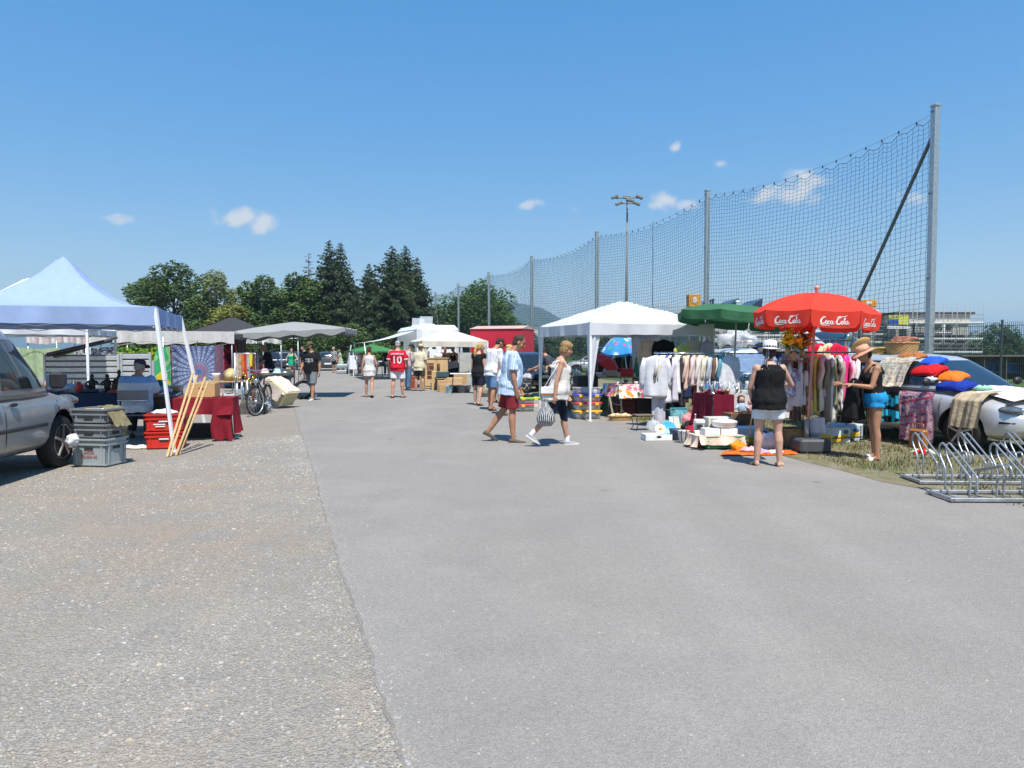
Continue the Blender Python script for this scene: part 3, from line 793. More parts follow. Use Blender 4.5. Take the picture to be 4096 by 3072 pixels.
def pose_fig(H,sex,girth,P):
 f = Fig(); s = f.s = H/1.75; f.sex = sex; f.g = girth
 f.prof = [(z,rx*girth,ry*girth*(1.0 + P.get('belly',0)*max(0,1 - abs(z - .14)/.25)),yo + P.get('belly',0)*.05*max(0,1 - abs(z - .14)/.25)) for z,rx,ry,yo in (MALE if sex == 'm' else FEM)]
 lean,twist = R(P.get('lean',2)),R(P.get('twist',0))
 f.T = Matrix.Rotation(twist,3,'Z') @ Matrix.Rotation(R(P.get('side',0)),3,'Y') @ Matrix.Rotation(-lean,3,'X')
 f.legs,f.feet,f.arms = [],[],[]
 low = 9
 for sd,key in ((-1,'L'),(1,'R')):
  a,o,k,fp,to = (P.get('leg' + key) or (0,3,2,0,8))
  a,o,k,fp,to = map(R,(a,o,k,fp,to))
  h = Vector((sd*.088*s*(.5 + .5*girth),0,0))
  kn = h + Vector((sd*math.sin(o),math.sin(a),-math.cos(a))).normalized()*.43*s
  an = kn + Vector((sd*math.sin(o)*.6,math.sin(a - k),-math.cos(a - k))).normalized()*.425*s
  fw = Vector((sd*math.sin(to)*math.cos(fp),math.cos(to)*math.cos(fp),-math.sin(fp)))
  rt = fw.cross(Vector((0,0,1))).normalized(); up = rt.cross(fw)
  M = Matrix((rt,fw,up)).transposed()
  f.legs.append((h,kn,an)); f.feet.append((an,M))
  for q in ((0,-.05,-.085),(0,.17,-.085)): low = min(low,(an + M @ Vector(q)*s).z)
 pz = P['pz']*s if 'pz' in P else -low
 up = Vector((0,0,pz)); f.P = up
 f.legs = [tuple(q + up for q in l) for l in f.legs]; f.feet = [(a + up,M) for a,M in f.feet]
 sw = (.185 if sex == 'm' else .160)*s*(.6 + .4*girth)
 for sd,key in ((-1,'L'),(1,'R')):
  a,o,e,i = map(R,P.get('arm' + key) or (-4,9,12,0))
  S = up + f.T @ Vector((sd*sw,-.012*s,.462*s))
  d1 = Vector((sd*math.sin(o),math.sin(a)*math.cos(o),-math.cos(a)*math.cos(o)))
  E = S + d1*.295*s
  d2 = Vector((sd*(math.sin(o)*.5 - math.sin(i)),math.sin(a + e),-math.cos(a + e))).normalized()
  Wr = E + d2*.255*s
  f.arms.append((S,E,Wr,d2,sd))
 f.hp,f.hy = R(P.get('hpitch',5)),R(P.get('hyaw',0))
 f.neck = up + f.T @ Vector((0,-.012*s,.535*s))
 f.HM = Matrix.Rotation(f.hy,3,'Z') @ Matrix.Rotation(-f.hp,3,'X') @ Matrix.Rotation(R(P.get('hroll',0)),3,'Y')
 ns = P.get('neckfwd',.02)
 f.head = f.neck + f.T @ Vector((0,ns*s,.05*s)) + f.HM @ Vector((0,.022,.118))*s
 return f
def hand(mb,Wr,d,sd,s,curl,palm_in=1.0):
 side = Vector((0,0,1)).cross(d)
 side = side.normalized() if side.length > .2 else Vector((1,0,0))
 # palm faces the thigh: thumb forward
 thumb = Vector((0,1,0)) - d*d.y
 thumb = thumb.normalized() if thumb.length > .25 else Vector((0,0,1))
 pin = d.cross(thumb).normalized()
 if pin.x*sd > 0: pin = -pin
 c = Wr + d*.05*s
 M = Matrix((pin,thumb,d)).transposed()
 mb.ell(c,(.017*s,.04*s,.055*s),10,7,rot=M)
 capsule(mb,Wr - d*.03*s,.026*s,Wr + d*.03*s,.028*s,10)
 for i,(off,ln) in enumerate(((.030,.075),(.011,.084),(-.009,.078),(-.028,.062))):
  b = Wr + d*.092*s + thumb*off*s
  c1 = (d + pin*curl*.6 + thumb*off*1.5).normalized(); c2 = (d*(1 - .55*curl) + pin*curl*1.5).normalized()
  m = b + c1*ln*.5*s
  capsule(mb,b - d*.012*s,.0105*s,m,.0098*s,8); capsule(mb,m,.0098*s,m + c2*ln*.5*s,.0085*s,8)
 b = Wr + d*.035*s + thumb*.034*s
 m = b + (d*.6 + thumb*.75 + pin*.25).normalized()*.036*s
 capsule(mb,b - thumb*.012*s,.013*s,m,.0115*s,8); capsule(mb,m,.0115*s,m + (d*.9 + thumb*.3 + pin*.3).normalized()*.034*s,.0095*s,8)
def ell_ring(f,z,infl,n=22,xs=1,ys=1):
 rx,ry,yo = rget(f.prof,z); s = f.s
 rx,ry = (rx + infl)*xs,(ry + infl)*ys
 return [f.P + f.T @ (Vector((rx*math.copysign(abs(math.cos(a)) ** .9,math.cos(a)),ry*math.copysign(abs(math.sin(a)) ** .9,math.sin(a)) + yo,z))*s) for a in [2*math.pi*j/n for j in range(n)]]
HAIRC = {}
def hairmat(col):
 k = 'hair_%02x%02x%02x' % tuple(int(255*c) for c in col)
 return mat(k,col,rough=.55,var=.45,scale=30,bump=.5,bscale=60,stretch=(3,3,.6),spec=.3)
def person(label,loc,heading,H=1.72,sex='m',girth=1.0,skin='mid',pose=None,top=None,bottom=None,shoes=None,hair=None,hat=None,vox=.011,extras=None,group=None,beard=None):
 P = pose or {}; f = pose_fig(H,sex,girth,P); s = f.s
 t = thing('person',label,'person',loc,R(heading),group)
 # ---- body, one surface
 mb = MB()
 mb.loft([ell_ring(f,z,0) for z in (-.10,-.05,.02,.09,.18,.28,.37,.44,.49,.525,.56)])
 if sex == 'f':
  for sd in (-1,1): mb.ell(f.P + f.T @ Vector((sd*.072,.085*girth,.345))*s,(.066*s,.06*s,.064*s),12,8)
 mb.ell(f.P + f.T @ Vector((0,-.055*girth,-.03))*s,(.14*girth*s,.085*girth*s,.10*s),14,9)
 for (h,kn,an) in f.legs:
  g = .5 + .5*girth
  capsule(mb,h,.092*s*g,h.lerp(kn,.55),.073*s*g); capsule(mb,h.lerp(kn,.5),.075*s*g,kn,.054*s)
  calf = kn.lerp(an,.3) + Vector((0,-.012,0))*s
  capsule(mb,kn,.053*s,calf,.055*s*g); capsule(mb,calf,.055*s*g,an,.036*s)
 shod = bool(shoes) and shoes['kind'] in ('sneaker','shoe')
 for (a,M) in f.feet:
  if shod:
   capsule(mb,a,.034*s,a + M @ Vector((0,.0,-.04))*s,.03*s,10); continue
  capsule(mb,a,.034*s,a + M @ Vector((0,-.022,-.048))*s,.034*s,10)
  capsule(mb,a + M @ Vector((0,.0,-.03))*s,.036*s,a + M @ Vector((0,.12,-.058))*s,.027*s,10)
  mb.ell(a + M @ Vector((.0,.115,-.062))*s,(.043*s,.055*s,.022*s),12,6,rot=M)
  for j,(x,l) in enumerate(((-.026,.182),(-.008,.187),(.008,.18),(.021,.171),(.033,.158))):
   x = x*(1 if a.x > 0 else -1)
   capsule(mb,a + M @ Vector((x,.13,-.066))*s,.0125*s,a + M @ Vector((x,l,-.071))*s,.0105*s,6)
 for (S,E,Wr,d2,sd) in f.arms:
  g = .55 + .45*girth; k = 1.0 if sex == 'm' else .88
  mb.ell(S,(.062*s*g*k,.06*s*g*k,.064*s*g*k),12,8)
  capsule(mb,S,.054*s*g*k,S.lerp(E,.5),.05*s*g*k); capsule(mb,S.lerp(E,.5),.05*s*g*k,E,.039*s*k)
  fm = E.lerp(Wr,.3); capsule(mb,E,.039*s*k,fm,.043*s*k); capsule(mb,fm,.043*s*k,Wr,.027*s*k)
  hand(mb,Wr,d2,sd,s*(1 if sex == 'm' else .92),P.get('curl' + ('L' if sd < 0 else 'R'),.45))
 h,HM = f.head,f.HM
 hp = lambda x,y,z: h + HM @ Vector((x,y,z))*s
 capsule(mb,f.neck + f.T @ Vector((0,0,-.03))*s,(.062 if sex == 'm' else .05)*s,hp(0,-.018,-.055),(.056 if sex == 'm' else .046)*s)
 mb.ell(hp(0,-.012,.03),(.076*s,.096*s,.088*s),18,12,rot=HM)
 mb.ell(hp(0,.022,-.03),(.062*s,.068*s,.084*s),16,10,rot=HM)
 mb.ell(hp(0,.052,-.086),(.034*s,.032*s,.026*s),12,8,rot=HM)
 mb.ell(hp(0,.070,.022),(.05*s,.022*s,.014*s),12,6,rot=HM)
 capsule(mb,hp(0,.084,.01),.0085*s,hp(0,.106,-.024),.0135*s,8)
 mb.ell(hp(0,.086,-.055),(.024*s,.012*s,.011*s),10,6,rot=HM)
 for sd in (-1,1):
  mb.ell(hp(sd*.077,-.008,-.008),(.011*s,.022*s,.033*s),8,7,rot=HM)
  mb.ell(hp(sd*.042,.055,-.025),(.022*s,.02*s,.022*s),8,6,rot=HM)
 sk = mat('skin_' + skin,SKINS[skin],rough=.5,var=.12,scale=12,spec=.35)
 eye = mat('eye_dark',(.02,.015,.012),rough=.2); lip = mat('lip_' + skin,[c*k for c,k in zip(SKINS[skin],(.85,.55,.55))],rough=.4)
 brow = hairmat([c*.7 for c in (hair[1] if hair else (.05,.04,.03))])
 HI = HM.inverted()
 def post(o,h=h,HI=HI,s=s):
  for p in o.data.polygons:
   q = HI @ (p.center - h)/s
   if q.y > .045 and abs(q.x) < .06:
    ax = abs(q.x)
    if abs(ax - .031) < .013 and abs(q.z + .002) < .0065: p.material_index = 1
    elif ax < .026 and abs(q.z + .0555) < .0055 and q.y > .07: p.material_index = 2
    elif abs(ax - .033) < .018 and abs(q.z - .0215) < .005: p.material_index = 3
 fused(mb,'body',[sk,eye,lip,brow],t,min(.0145,max(.0098,vox*1.08)),2,post)
 # ---- hair
 if hair:
  st,hc = hair; hb = MB()
  if st != 'bald':
   hb.ell(hp(0,-.022,.044),(.083*s,.094*s,.083*s),18,12,rot=HM)
   hb.ell(hp(0,-.052,-.015),(.071*s,.06*s,.075*s),14,9,rot=HM)
  else:
   hb.ell(hp(0,-.055,-.005),(.079*s,.062*s,.055*s),14,9,rot=HM)
  if st in ('bob','full'):
   for sd in (-1,1): hb.ell(hp(sd*.064,-.022,-.002),(.028*s,.058*s,.07*s),12,8,rot=HM)
   hb.ell(hp(0,-.065,-.03),(.076*s,.05*s,.08*s),12,8,rot=HM)
  if st == 'full': hb.ell(hp(0,-.015,.065),(.092*s,.105*s,.08*s),14,9,rot=HM); hb.ell(hp(0,.062,.075),(.058*s,.035*s,.035*s),12,8,rot=HM)
  if st == 'ponytail':
   hb.ell(hp(0,-.12,.02),(.03*s,.035*s,.035*s),10,7,rot=HM)
   hb.tube([hp(0,-.11,.02),hp(.01,-.15,-.04),hp(.02,-.155,-.14),hp(.02,-.14,-.25),hp(.015,-.125,-.32)],[.02*s,.035*s,.042*s,.034*s,.008*s],10)
  if st == 'bun': hb.ell(hp(0,-.10,.045),(.048*s,.045*s,.045*s),12,8,rot=HM)
  if st == 'long': hb.tube([hp(0,-.06,0),hp(0,-.085,-.1),hp(0,-.085,-.18)],[.075*s,.08*s,.05*s],14)
  fused(hb,'hair',hairmat(hc),t,max(.008,vox*.8),1,lambda o: folds(o,.007,(60,60,22)))
 if beard:
  bb = MB(); bb.ell(hp(0,.045,-.075),(.056*s,.052*s,.045*s),12,8,rot=HM)
  fused(bb,'beard',hairmat(beard),t,.009,1,lambda o: folds(o,.005,(60,60,30)))
 # ---- clothes
 if top:
  build_top(t,f,top,vox)
 if bottom:
  build_bottom(t,f,bottom,vox)
 if shoes:
  build_shoes(t,f,shoes)
 if hat:
  build_hat(t,f,hat,hp)
 if extras: extras(t,f,hp)
 t['_fig'] = 0
 del t['_fig']
 return t,f
def garment(mb,name,spec,t,vox,amp):
 colf = spec.get('print'); m = spec['mat']
 def post(o):
  folds(o,amp,spec.get('fold',(11,11,4.5)),len(spec.get('mat').name))
  if colf: set_col(o,colf)
 return fused(mb,name,m,t,max(.010,vox*1.1),2,post)
def build_top(t,f,sp,vox):
 s = f.s; mb = MB(); kind = sp['kind']; hem = sp.get('hem',-.12); L = sp.get('loose',.018)
 zs = [z for z in (-.24,-.18,-.12,-.06,0,.06,.12,.18,.24,.30,.36,.42) if z > hem + .02]
 ztop = {'tank': (.40,),'vest': (.45,.485,.51),'tee': (.46,.492,.515),'shirt': (.46,.492,.52,.54),'dress': (.40,)}[kind]
 def ring(z):
  k = max(0,(.1 - z)/.3)
  z2 = max(z,-.06); inf = L + sp.get('flare',.02)*k
  r = ell_ring(f,z2,inf,26)
  if z < -.06:
   dz = f.T @ Vector((0,0,z + .06))*s
   r = [q + dz for q in r]
  return r
 rings = [ring(hem)] + [ring(z) for z in zs]
 rings += [ell_ring(f,z,L*(.8 if z < .5 else .4)) if kind != 'vest' else ell_ring(f,z,L*.6,26,.92) for z in ztop]
 n = min(len(r) for r in rings); rings = [r if len(r) == n else [r[int(i*len(r)/n)] for i in range(n)] for r in rings]
 # resample all rings to the same count
 mb.loft(rings)
 if f.sex == 'f':
  for sd in (-1,1): mb.ell(f.P + f.T @ Vector((sd*.072,.088*f.g,.345))*s,((.066 + L*.8)*s,(.06 + L*.7)*s,(.066 + L)*s),12,8)
 if hem < -.02: mb.ell(f.P + f.T @ Vector((0,-.056*f.g,.0))*s,((.130*f.g + L)*s,(.088*f.g + L + .008)*s,.085*s),16,10)
 if hem < -.08:
  for (h,kn,an) in f.legs: mb.ell(h.lerp(kn,.06),((.104*(.5 + .5*f.g) + .026)*s,(.108*(.5 + .5*f.g) + .020)*s,.10*s),14,9)
 if kind in ('tank','dress'):
  for sd in (-1,1):
   q = [(sd*.10,.085,.36),(sd*.098,.062,.44),(sd*.093,.0,.522),(sd*.095,-.07,.47),(sd*.10,-.095,.37)]
   q = [f.P + f.T @ Vector((x*(.7 + .3*f.g),y*f.g + (.022 if y > 0.01 else -.02 if y < -.01 else 0),z))*s for x,y,z in q]
   mb.tube(q,[.034*s,.022*s,.016*s,.022*s,.034*s],8)
 if kind in ('tee','shirt'):
  l = sp.get('sleeve',.62); r1 = sp.get('sr',.072)
  for (S,E,Wr,d2,sd) in f.arms:
   g = .55 + .45*f.g
   c = f.P + f.T @ Vector((sd*.09,-.012,.46))*s
   capsule(mb,c,.064*s,S,.076*s*g)
   if l <= 1:
    e = S.lerp(E,l); mb.tube([S.lerp(E,-.1),S.lerp(E,l*.5),e],[.07*s*g,(r1*.97)*s*g,r1*s*g],14)
   else:
    mb.tube([S.lerp(E,-.1),S.lerp(E,.5),E],[.062*s*g,.064*s*g,.055*s],14); capsule(mb,E,.055*s,E.lerp(Wr,l - 1),.043*s)
 if kind == 'shirt':
  c = f.neck; mb.lathe([(.066*s,-.01),(.07*s,.03*s),(.064*s,.036*s)],14,c + f.T @ Vector((0,0,-.015))*s,rot=f.T)
 garment(mb,sp.get('name','shirt'),sp,t,vox,sp.get('amp',.015))
def build_bottom(t,f,sp,vox):
 s = f.s; mb = MB(); ln = sp['len']; L = sp.get('loose',.02); kind = sp.get('kind','shorts')
 if kind == 'skirt':
  top_,rings = .10,[]
  for z in np.linspace(.10,sp['hem'],8):
   k = (.1 - z)/(.1 - sp['hem'])
   r = ell_ring(f,max(z,-.03),.012 + sp.get('flare',.08)*k,26)
   dz = f.T @ Vector((0,0,min(0,z + .03)))*s
   rings.append([q + dz for q in r])
  mb.loft(rings[::-1])
 else:
  pi_ = sp.get('pinf',.006); mb.loft([ell_ring(f,z,pi_) for z in (-.10,-.05,.0,.05,.10)])
  mb.ell(f.P + f.T @ Vector((0,-.055*f.g,-.03))*s,((.136*f.g + pi_)*s,(.084*f.g + pi_)*s,.11*s),14,9)
  g = .5 + .5*f.g
  for (h,kn,an) in f.legs:
   e = h.lerp(kn,min(1,ln)); r0 = .098*s*g + .006; rk = lambda k: (.092 - .034*k)*s*g + L*(.5 + .8*k/max(.3,min(ln,1))*sp.get('open',1))
   pts = [h + Vector((0,0,.03))] + [h.lerp(kn,k) for k in np.linspace(.12,min(1,ln),5)]
   mb.tube(pts,[r0] + [rk(k) for k in np.linspace(.12,min(1,ln),5)],16)
   if ln > 1:
    e2 = kn.lerp(an,ln - 1); mb.tube([kn.lerp(h,.06),kn,kn.lerp(an,(ln - 1)*.5),e2],[rk(.95),rk(1),.058*s + L,(.05*s + L) if ln < 1.7 else .05*s + L],14)
 garment(mb,sp.get('name','shorts'),sp,t,vox,sp.get('amp',.009))
def build_shoes(t,f,sp):
 s = f.s; kind = sp['kind']
 for (a,M) in f.feet:
  q = lambda x,y,z: a + M @ Vector((x,y,z))*s
  m = sp['mat']; sole = sp.get('sole',m)
  if kind in ('sneaker','shoe'):
   mb = MB(); rings = []
   for (y,w,zt,zb) in ((-.068,.020,-.035,-.075),(-.055,.036,-.012,-.08),(-.02,.040,-.008,-.082),(.03,.041,-.018,-.082),(.08,.045,-.034,-.082),(.13,.048,-.048,-.082),(.175,.042,-.056,-.08),(.198,.022,-.064,-.078)):
    zc,zr = (zt + zb)/2,(zt - zb)/2
    rings.append([q(w*math.cos(b),y,zc + zr*math.copysign(abs(math.sin(b)) ** .75,math.sin(b))) for b in [6.283*j/14 for j in range(14)]])
   mb.loft(rings); o = mb.obj('shoe',m,t)
   mb = MB(); out = [(-.072,.022),(-.05,.041),(.03,.044),(.13,.052),(.18,.045),(.205,.02)]
   poly = [q(w,y,0) for y,w in out] + [q(-w,y,0) for y,w in out[::-1]]
   n = len(poly); uv = M @ Vector((0,0,1))*s
   mb.add([p - uv*.086 for p in poly] + [p - uv*.066 for p in poly],[tuple(range(n)),tuple(range(2*n - 1,n - 1,-1))] + [(i,i + n,(i + 1) % n + n,(i + 1) % n) for i in range(n)])
   mb.obj('sole',sole,o)
   if kind == 'sneaker' and sp.get('sock'):
    mb = MB(); capsule(mb,q(0,0,.045),.043*s,q(0,-.005,-.03),.042*s); mb.obj('sock',sp['sock'],t)
  else:
   mb = MB(); out = [(-.068,.022),(-.05,.038),(.03,.040),(.12,.048),(.175,.044),(.20,.02)]
   hh = .03 if kind == 'clog' else .014
   poly = [q(w,y,0) for y,w in out] + [q(-w,y,0) for y,w in out[::-1]]
   n = len(poly); uv = M @ Vector((0,0,1))*s
   mb.add([p - uv*(.086 + (hh - .014)*.3) for p in poly] + [p - uv*.076 for p in poly],[tuple(range(n)),tuple(range(2*n - 1,n - 1,-1))] + [(i,i + n,(i + 1) % n + n,(i + 1) % n) for i in range(n)])
   o = mb.obj('sandal',sole,t)
   mb = MB()
   ys = {'sandal': (.0,.05,.09,.125),'flipflop': (.10,),'clog': (.085,.115),'closed': (.06,.10,.13)}[kind]
   for y in ys:
    w = .05; zt = -.028 - .25*max(0,y - .02)
    mb.tube([q(w*math.cos(b),y,-.076 + (zt + .076 + .012)*math.sin(b)) for b in np.linspace(0,math.pi,11)],.013*s if kind != 'clog' else .02*s,6,ell=.45 if kind != 'clog' else 1)
   if kind in ('sandal','closed'):
    mb.tube([q(.04*math.cos(b),-.03 - .032*math.sin(b),-.045) for b in np.linspace(0,math.pi,9)],.018*s,6,ell=.5)
    mb.tube([q(.045*math.cos(b),.01 + .02*math.cos(b) ** 2,-.03 + .035*math.sin(b)) for b in np.linspace(0,math.pi,9)],.011*s,6)
   mb.obj('strap',m,o)
def build_hat(t,f,sp,hp):
 s,HM = f.s,f.HM; kind = sp['kind']; tilt = Matrix.Rotation(R(sp.get('tilt',0)),3,'X'); M = HM @ tilt
 b = f.head + HM @ Vector((0,-.014,sp.get('z',.045)))*s
 mb = MB()
 if kind == 'cap':
  mb.lathe([(.093,-.012),(.094,.03),(.085,.062),(.06,.085),(.02,.094)],20,b,sx=s,sy=s*1.1,rot=M)
  o = mb.obj('cap',sp['mat'],t)
  mb = MB(); yaw = R(sp.get('bill',0)); Z = Matrix.Rotation(yaw,3,'Z')
  def g(u,v):
   a = R(-62 + 124*u); r = .09 + .075*v*math.cos(a*.9) ** .6
   return b + M @ (Z @ Vector((math.sin(a)*r*1.0,math.cos(a)*r*1.1,.0 - .018*v + .015*(1 - math.cos(a)))))*s
  mb.grid(g,12,4); mb.grid(lambda u,v: g(1 - u,v) + Vector((0,0,-.006)),12,4); mb.obj('bill',sp.get('bmat',sp['mat']),o)
 else:
  br,ch,cr = sp.get('brim',.165),sp.get('crown',.10),sp.get('cr',.09); dr = sp.get('droop',.03)
  prof = [(cr,.0),(cr,ch*.45),(cr*.95,ch*.8),(cr*.7,ch*.98),(cr*.15,ch*(1.0 if kind != 'fedora' else .88))]
  mb.lathe(prof,24,b,sx=s,sy=s*1.12,rot=M); o = mb.obj('hat',sp['mat'],t)
  mb = MB()
  def g(u,v,dz=0):
   a = 6.2832*u; r = cr*.97 + (br - cr)*v
   return b + M @ Vector((math.cos(a)*r,math.sin(a)*r*1.1,.004 + dz - dr*v ** 1.3 + sp.get('wave',.008)*v*math.sin(a*2 + 1) + sp.get('upturn',0)*v*v*abs(math.cos(a))))*s
  mb.grid(g,32,5); mb.grid(lambda u,v: g(1 - u,v,-.006),32,5); mb.obj('brim',sp.get('bmat',sp['mat']),o)
  if sp.get('band'):
   mb = MB(); mb.lathe([(cr + .004,.006),(cr + .004,.034),(cr - .002,.036)],24,b,sx=s,sy=s*1.12,rot=M); mb.obj('hatband',sp['band'],o)
# ================================================================ market goods: shared builders
ORD = ['first','second','third','fourth','fifth','sixth','seventh','eighth','ninth','tenth','eleventh','twelfth','thirteenth','fourteenth','fifteenth','sixteenth','seventeenth','eighteenth','nineteenth','twentieth','twenty-first','twenty-second','twenty-third','twenty-fourth']
def text_mesh(txt,size,extrude=0.0,align='CENTER',shear=0):
 c = bpy.data.curves.new('t','FONT'); c.body = txt; c.size = size; c.extrude = extrude; c.align_x = align; c.align_y = 'CENTER'; c.shear = shear; c.resolution_u = 3; c.offset = size*.012
 o = bpy.data.objects.new('t',c); COL.objects.link(o)
 me = bpy.data.meshes.new_from_object(o.evaluated_get(bpy.context.evaluated_depsgraph_get()))
 bpy.data.objects.remove(o,do_unlink=True); bpy.data.curves.remove(c); me.materials.clear()
 return me
def text_on(txt,size,m,parent,loc,rot=(R(90),0,0),name='lettering',sx=1):
 me = text_mesh(txt,size,.001); me.materials.append(m)
 o = bpy.data.objects.new(name,me); COL.objects.link(o); o.parent = parent; o.location = loc; o.rotation_euler = rot; o.scale = (sx,1,1)
 return o
def one(mb,name,label,cat,m,loc=(0,0,0),rz=0,group=None):
 return tag(mb.obj(name,m,None,loc,rz),label,cat,group)
def gazebo(label,c,rz,size,zv,ze,zp,cm,lm,legs=(1,1,1,1),conc=1.25,truss=True,curtains=(),lean=None,sy=None):
 t = thing('gazebo',label,'gazebo',c,rz); a = size/2; b = (sy or size)/2
 mb = MB()
 def f(u,v):
  x,y = u*2 - 1,v*2 - 1; m = max(abs(x),abs(y)); q = min(abs(x),abs(y))
  z = ze + (zp - ze)*(1 - m) ** conc - .05*(1 - m)*(1 - (q/max(m,.01)) ** 2) - .035*max(0,m - .75)*4*(1 - (q/max(m,.01)) ** 4) + .02*noise.noise((x*3 + c[0],y*3,1)) + .010*noise.noise((x*9,y*9,c[1]))
  return (x*a,y*b,z)
 mb.grid(f,36,36); mb.grid(lambda u,v: tuple(Vector(f(v,u)) - Vector((0,0,.006))),24,24); mb.obj('canopy',cm,t)
 for k in range(4):
  mb = MB(); Q = Matrix.Rotation(R(90)*k,3,'Z'); L_,D_ = (a,b) if k % 2 == 0 else (b,a)
  def g(u,v,k=k):
   x = (u*2 - 1)*L_; zt = ze - .03*(1 - (u*2 - 1) ** 4)*.8
   hem = zv + .004*math.sin(u*40 + k) + .018*(1 - (u*2 - 1) ** 2)
   return Q @ Vector((x,-D_ - .006 - .018*v*math.sin(u*17 + k*2) - .012*v*math.sin(u*41),zt*(1 - v) + hem*v))
  mb.grid(g,48,4); mb.obj('valance',cm,t)
 for i,(sx,sy_) in enumerate(((-1,-1),(1,-1),(1,1),(-1,1))):
  if not legs[i]: continue
  dx,dy = (lean or {}).get(i,(0,0))
  p0,p1 = Vector((sx*(a - .02) + dx,sy_*(b - .02) + dy,.02)),Vector((sx*(a - .02),sy_*(b - .02),ze - .03))
  mb = MB(); mb.bar(p0,p1,.042); mb.bar(p0.lerp(p1,.5),p1,.05); lg = mb.obj('leg',lm,t)
  mb = MB(); mb.box((p0.x,p0.y,.014),(.09,.09,.012)); mb.obj('foot_plate',lm,lg)
 if truss:
  for k in range(4):
   Q = Matrix.Rotation(R(90)*k,3,'Z'); L_,D_ = (a,b) if k % 2 == 0 else (b,a)
   mb = MB(); n = 4; z0,z1 = zv - .02,zv + .12
   for j in range(n):
    x0,x1 = -L_ + 2*L_*j/n,-L_ + 2*L_*(j + 1)/n
    mb.bar(Q @ Vector((x0,-D_ + .05,z0)),Q @ Vector((x1,-D_ + .05,z1)),.02,.012); mb.bar(Q @ Vector((x0,-D_ + .06,z1)),Q @ Vector((x1,-D_ + .06,z0)),.02,.012)
   mb.obj('truss',lm,t)
 for (sx,sy_,axis,w,zb,wb) in curtains:
  mb = MB()
  def g(u,v,sx=sx,sy_=sy_,axis=axis,w=w,zb=zb,wb=wb):
   z = ze - .04 + (zb - ze)*v; ww = w + (wb - w)*v ** .6; d_ = u*ww; wav = .02*math.sin(u*9 + v*2)*(1 - .3*v)
   return (sx*(a - .015) - (sx*d_ if axis == 'x' else 0) + (wav if axis == 'y' else 0),sy_*(b - .015) - (sy_*d_ if axis == 'y' else 0) + (wav if axis == 'x' else 0),z)
  mb.grid(g,12,14); mb.obj('corner_curtain',cm,t)
 return t
def parasol(label,base,pole_top,r,hdome,val,cm,n=8,pole=STEEL,name='parasol',finial=WHITEPL,tilt=None,alt=None,rot0=0.0,foot=None,pole_r=.02,scallop=.0,inner=None):
 base,top = Vector(base),Vector(pole_top)
 t = thing(name,label,'parasol',base); T = top - base; ax = T.normalized() if tilt is None else Vector(tilt).normalized()
 q = Vector((0,0,1)).rotation_difference(ax).to_matrix() @ Matrix.Rotation(rot0,3,'Z')
 mb = MB(); mb.tube([(0,0,0),T],pole_r,10); mb.obj('pole',pole,t)
 mb = MB(); mb.lathe([(.012,0),(.025,.02),(.02,.045),(.04,.07),(.04,.09),(.015,.11)],12,T,rot=q); mb.obj('finial',finial,t)
 def S(a,k,f=0):
  m = (abs((a*n/6.28318) % 1 - .5)*2)              # 1 at rib, 0 mid panel
  rr = r*k*(math.cos(math.pi/n)/math.cos(((a*n/6.28318) % 1 - .5)*2*math.pi/n)); rr *= (1 - .02*(1 - m*m))
  z = -hdome*(k ** 2.3) - .03*(1 - m*m)*k*(1 - k*.3)
  return T + q @ Vector((rr*math.cos(a),rr*math.sin(a),z))
 step = 6.28318/n; vals = []
 for i in range(n):
  a0 = i*step; m_ = cm if (alt is None or i % 2 == 0) else alt
  mb = MB(); mb.grid(lambda u,v: S(a0 + step*(.001 + .998*v),.02 + .98*u),8,8); mb.obj('panel',m_,t)
  def V(u,v,a0=a0,i=i):
   p = S(a0 + step*(.012 + .976*u),1.0); out = q @ Vector((math.cos(a0 + step*u),math.sin(a0 + step*u),0))
   w = abs(u*2 - 1); c = max(0,(w - .86)/.14) ** 2
   return p + q @ Vector((0,0,-1))*val*v*(1 - .28*c) + out*(.012*math.sin(u*14 + i)*v - .02*v)
  mb = MB(); mb.grid(V,18,5); vals.append((mb.obj('valance',m_,t),V))
  mb = MB(); mb.tube([S(a0,.05) - ax*.015,S(a0,.5) - ax*.02,S(a0,1.0) - ax*.01],.006,5); mb.obj('rib',DARKMETAL,t)
 if foot:
  foot(t)
 return t,vals,T
def table(label,c,rz,w,d,h,top=None,leg=STEEL,name='folding_table',thick=.025):
 t = thing(name,label,'table',c,rz)
 mb = MB(); mb.box((0,0,h - thick/2),(w,d,thick),bev=.006); mb.obj('tabletop',top or WHITEPL,t)
 for sx in (-1,1):
  for sy in (-1,1):
   mb = MB(); mb.tube([(sx*(w/2 - .12),sy*(d/2 - .06),h - thick),(sx*(w/2 - .08),sy*(d/2 - .05),.005)],.013,8); mb.obj('leg',leg,t)
  mb = MB(); mb.tube([(sx*(w/2 - .1),-(d/2 - .06),h*.4),(sx*(w/2 - .1),d/2 - .06,h*.4)],.009,6); mb.obj('crossbar',leg,t)
 return t
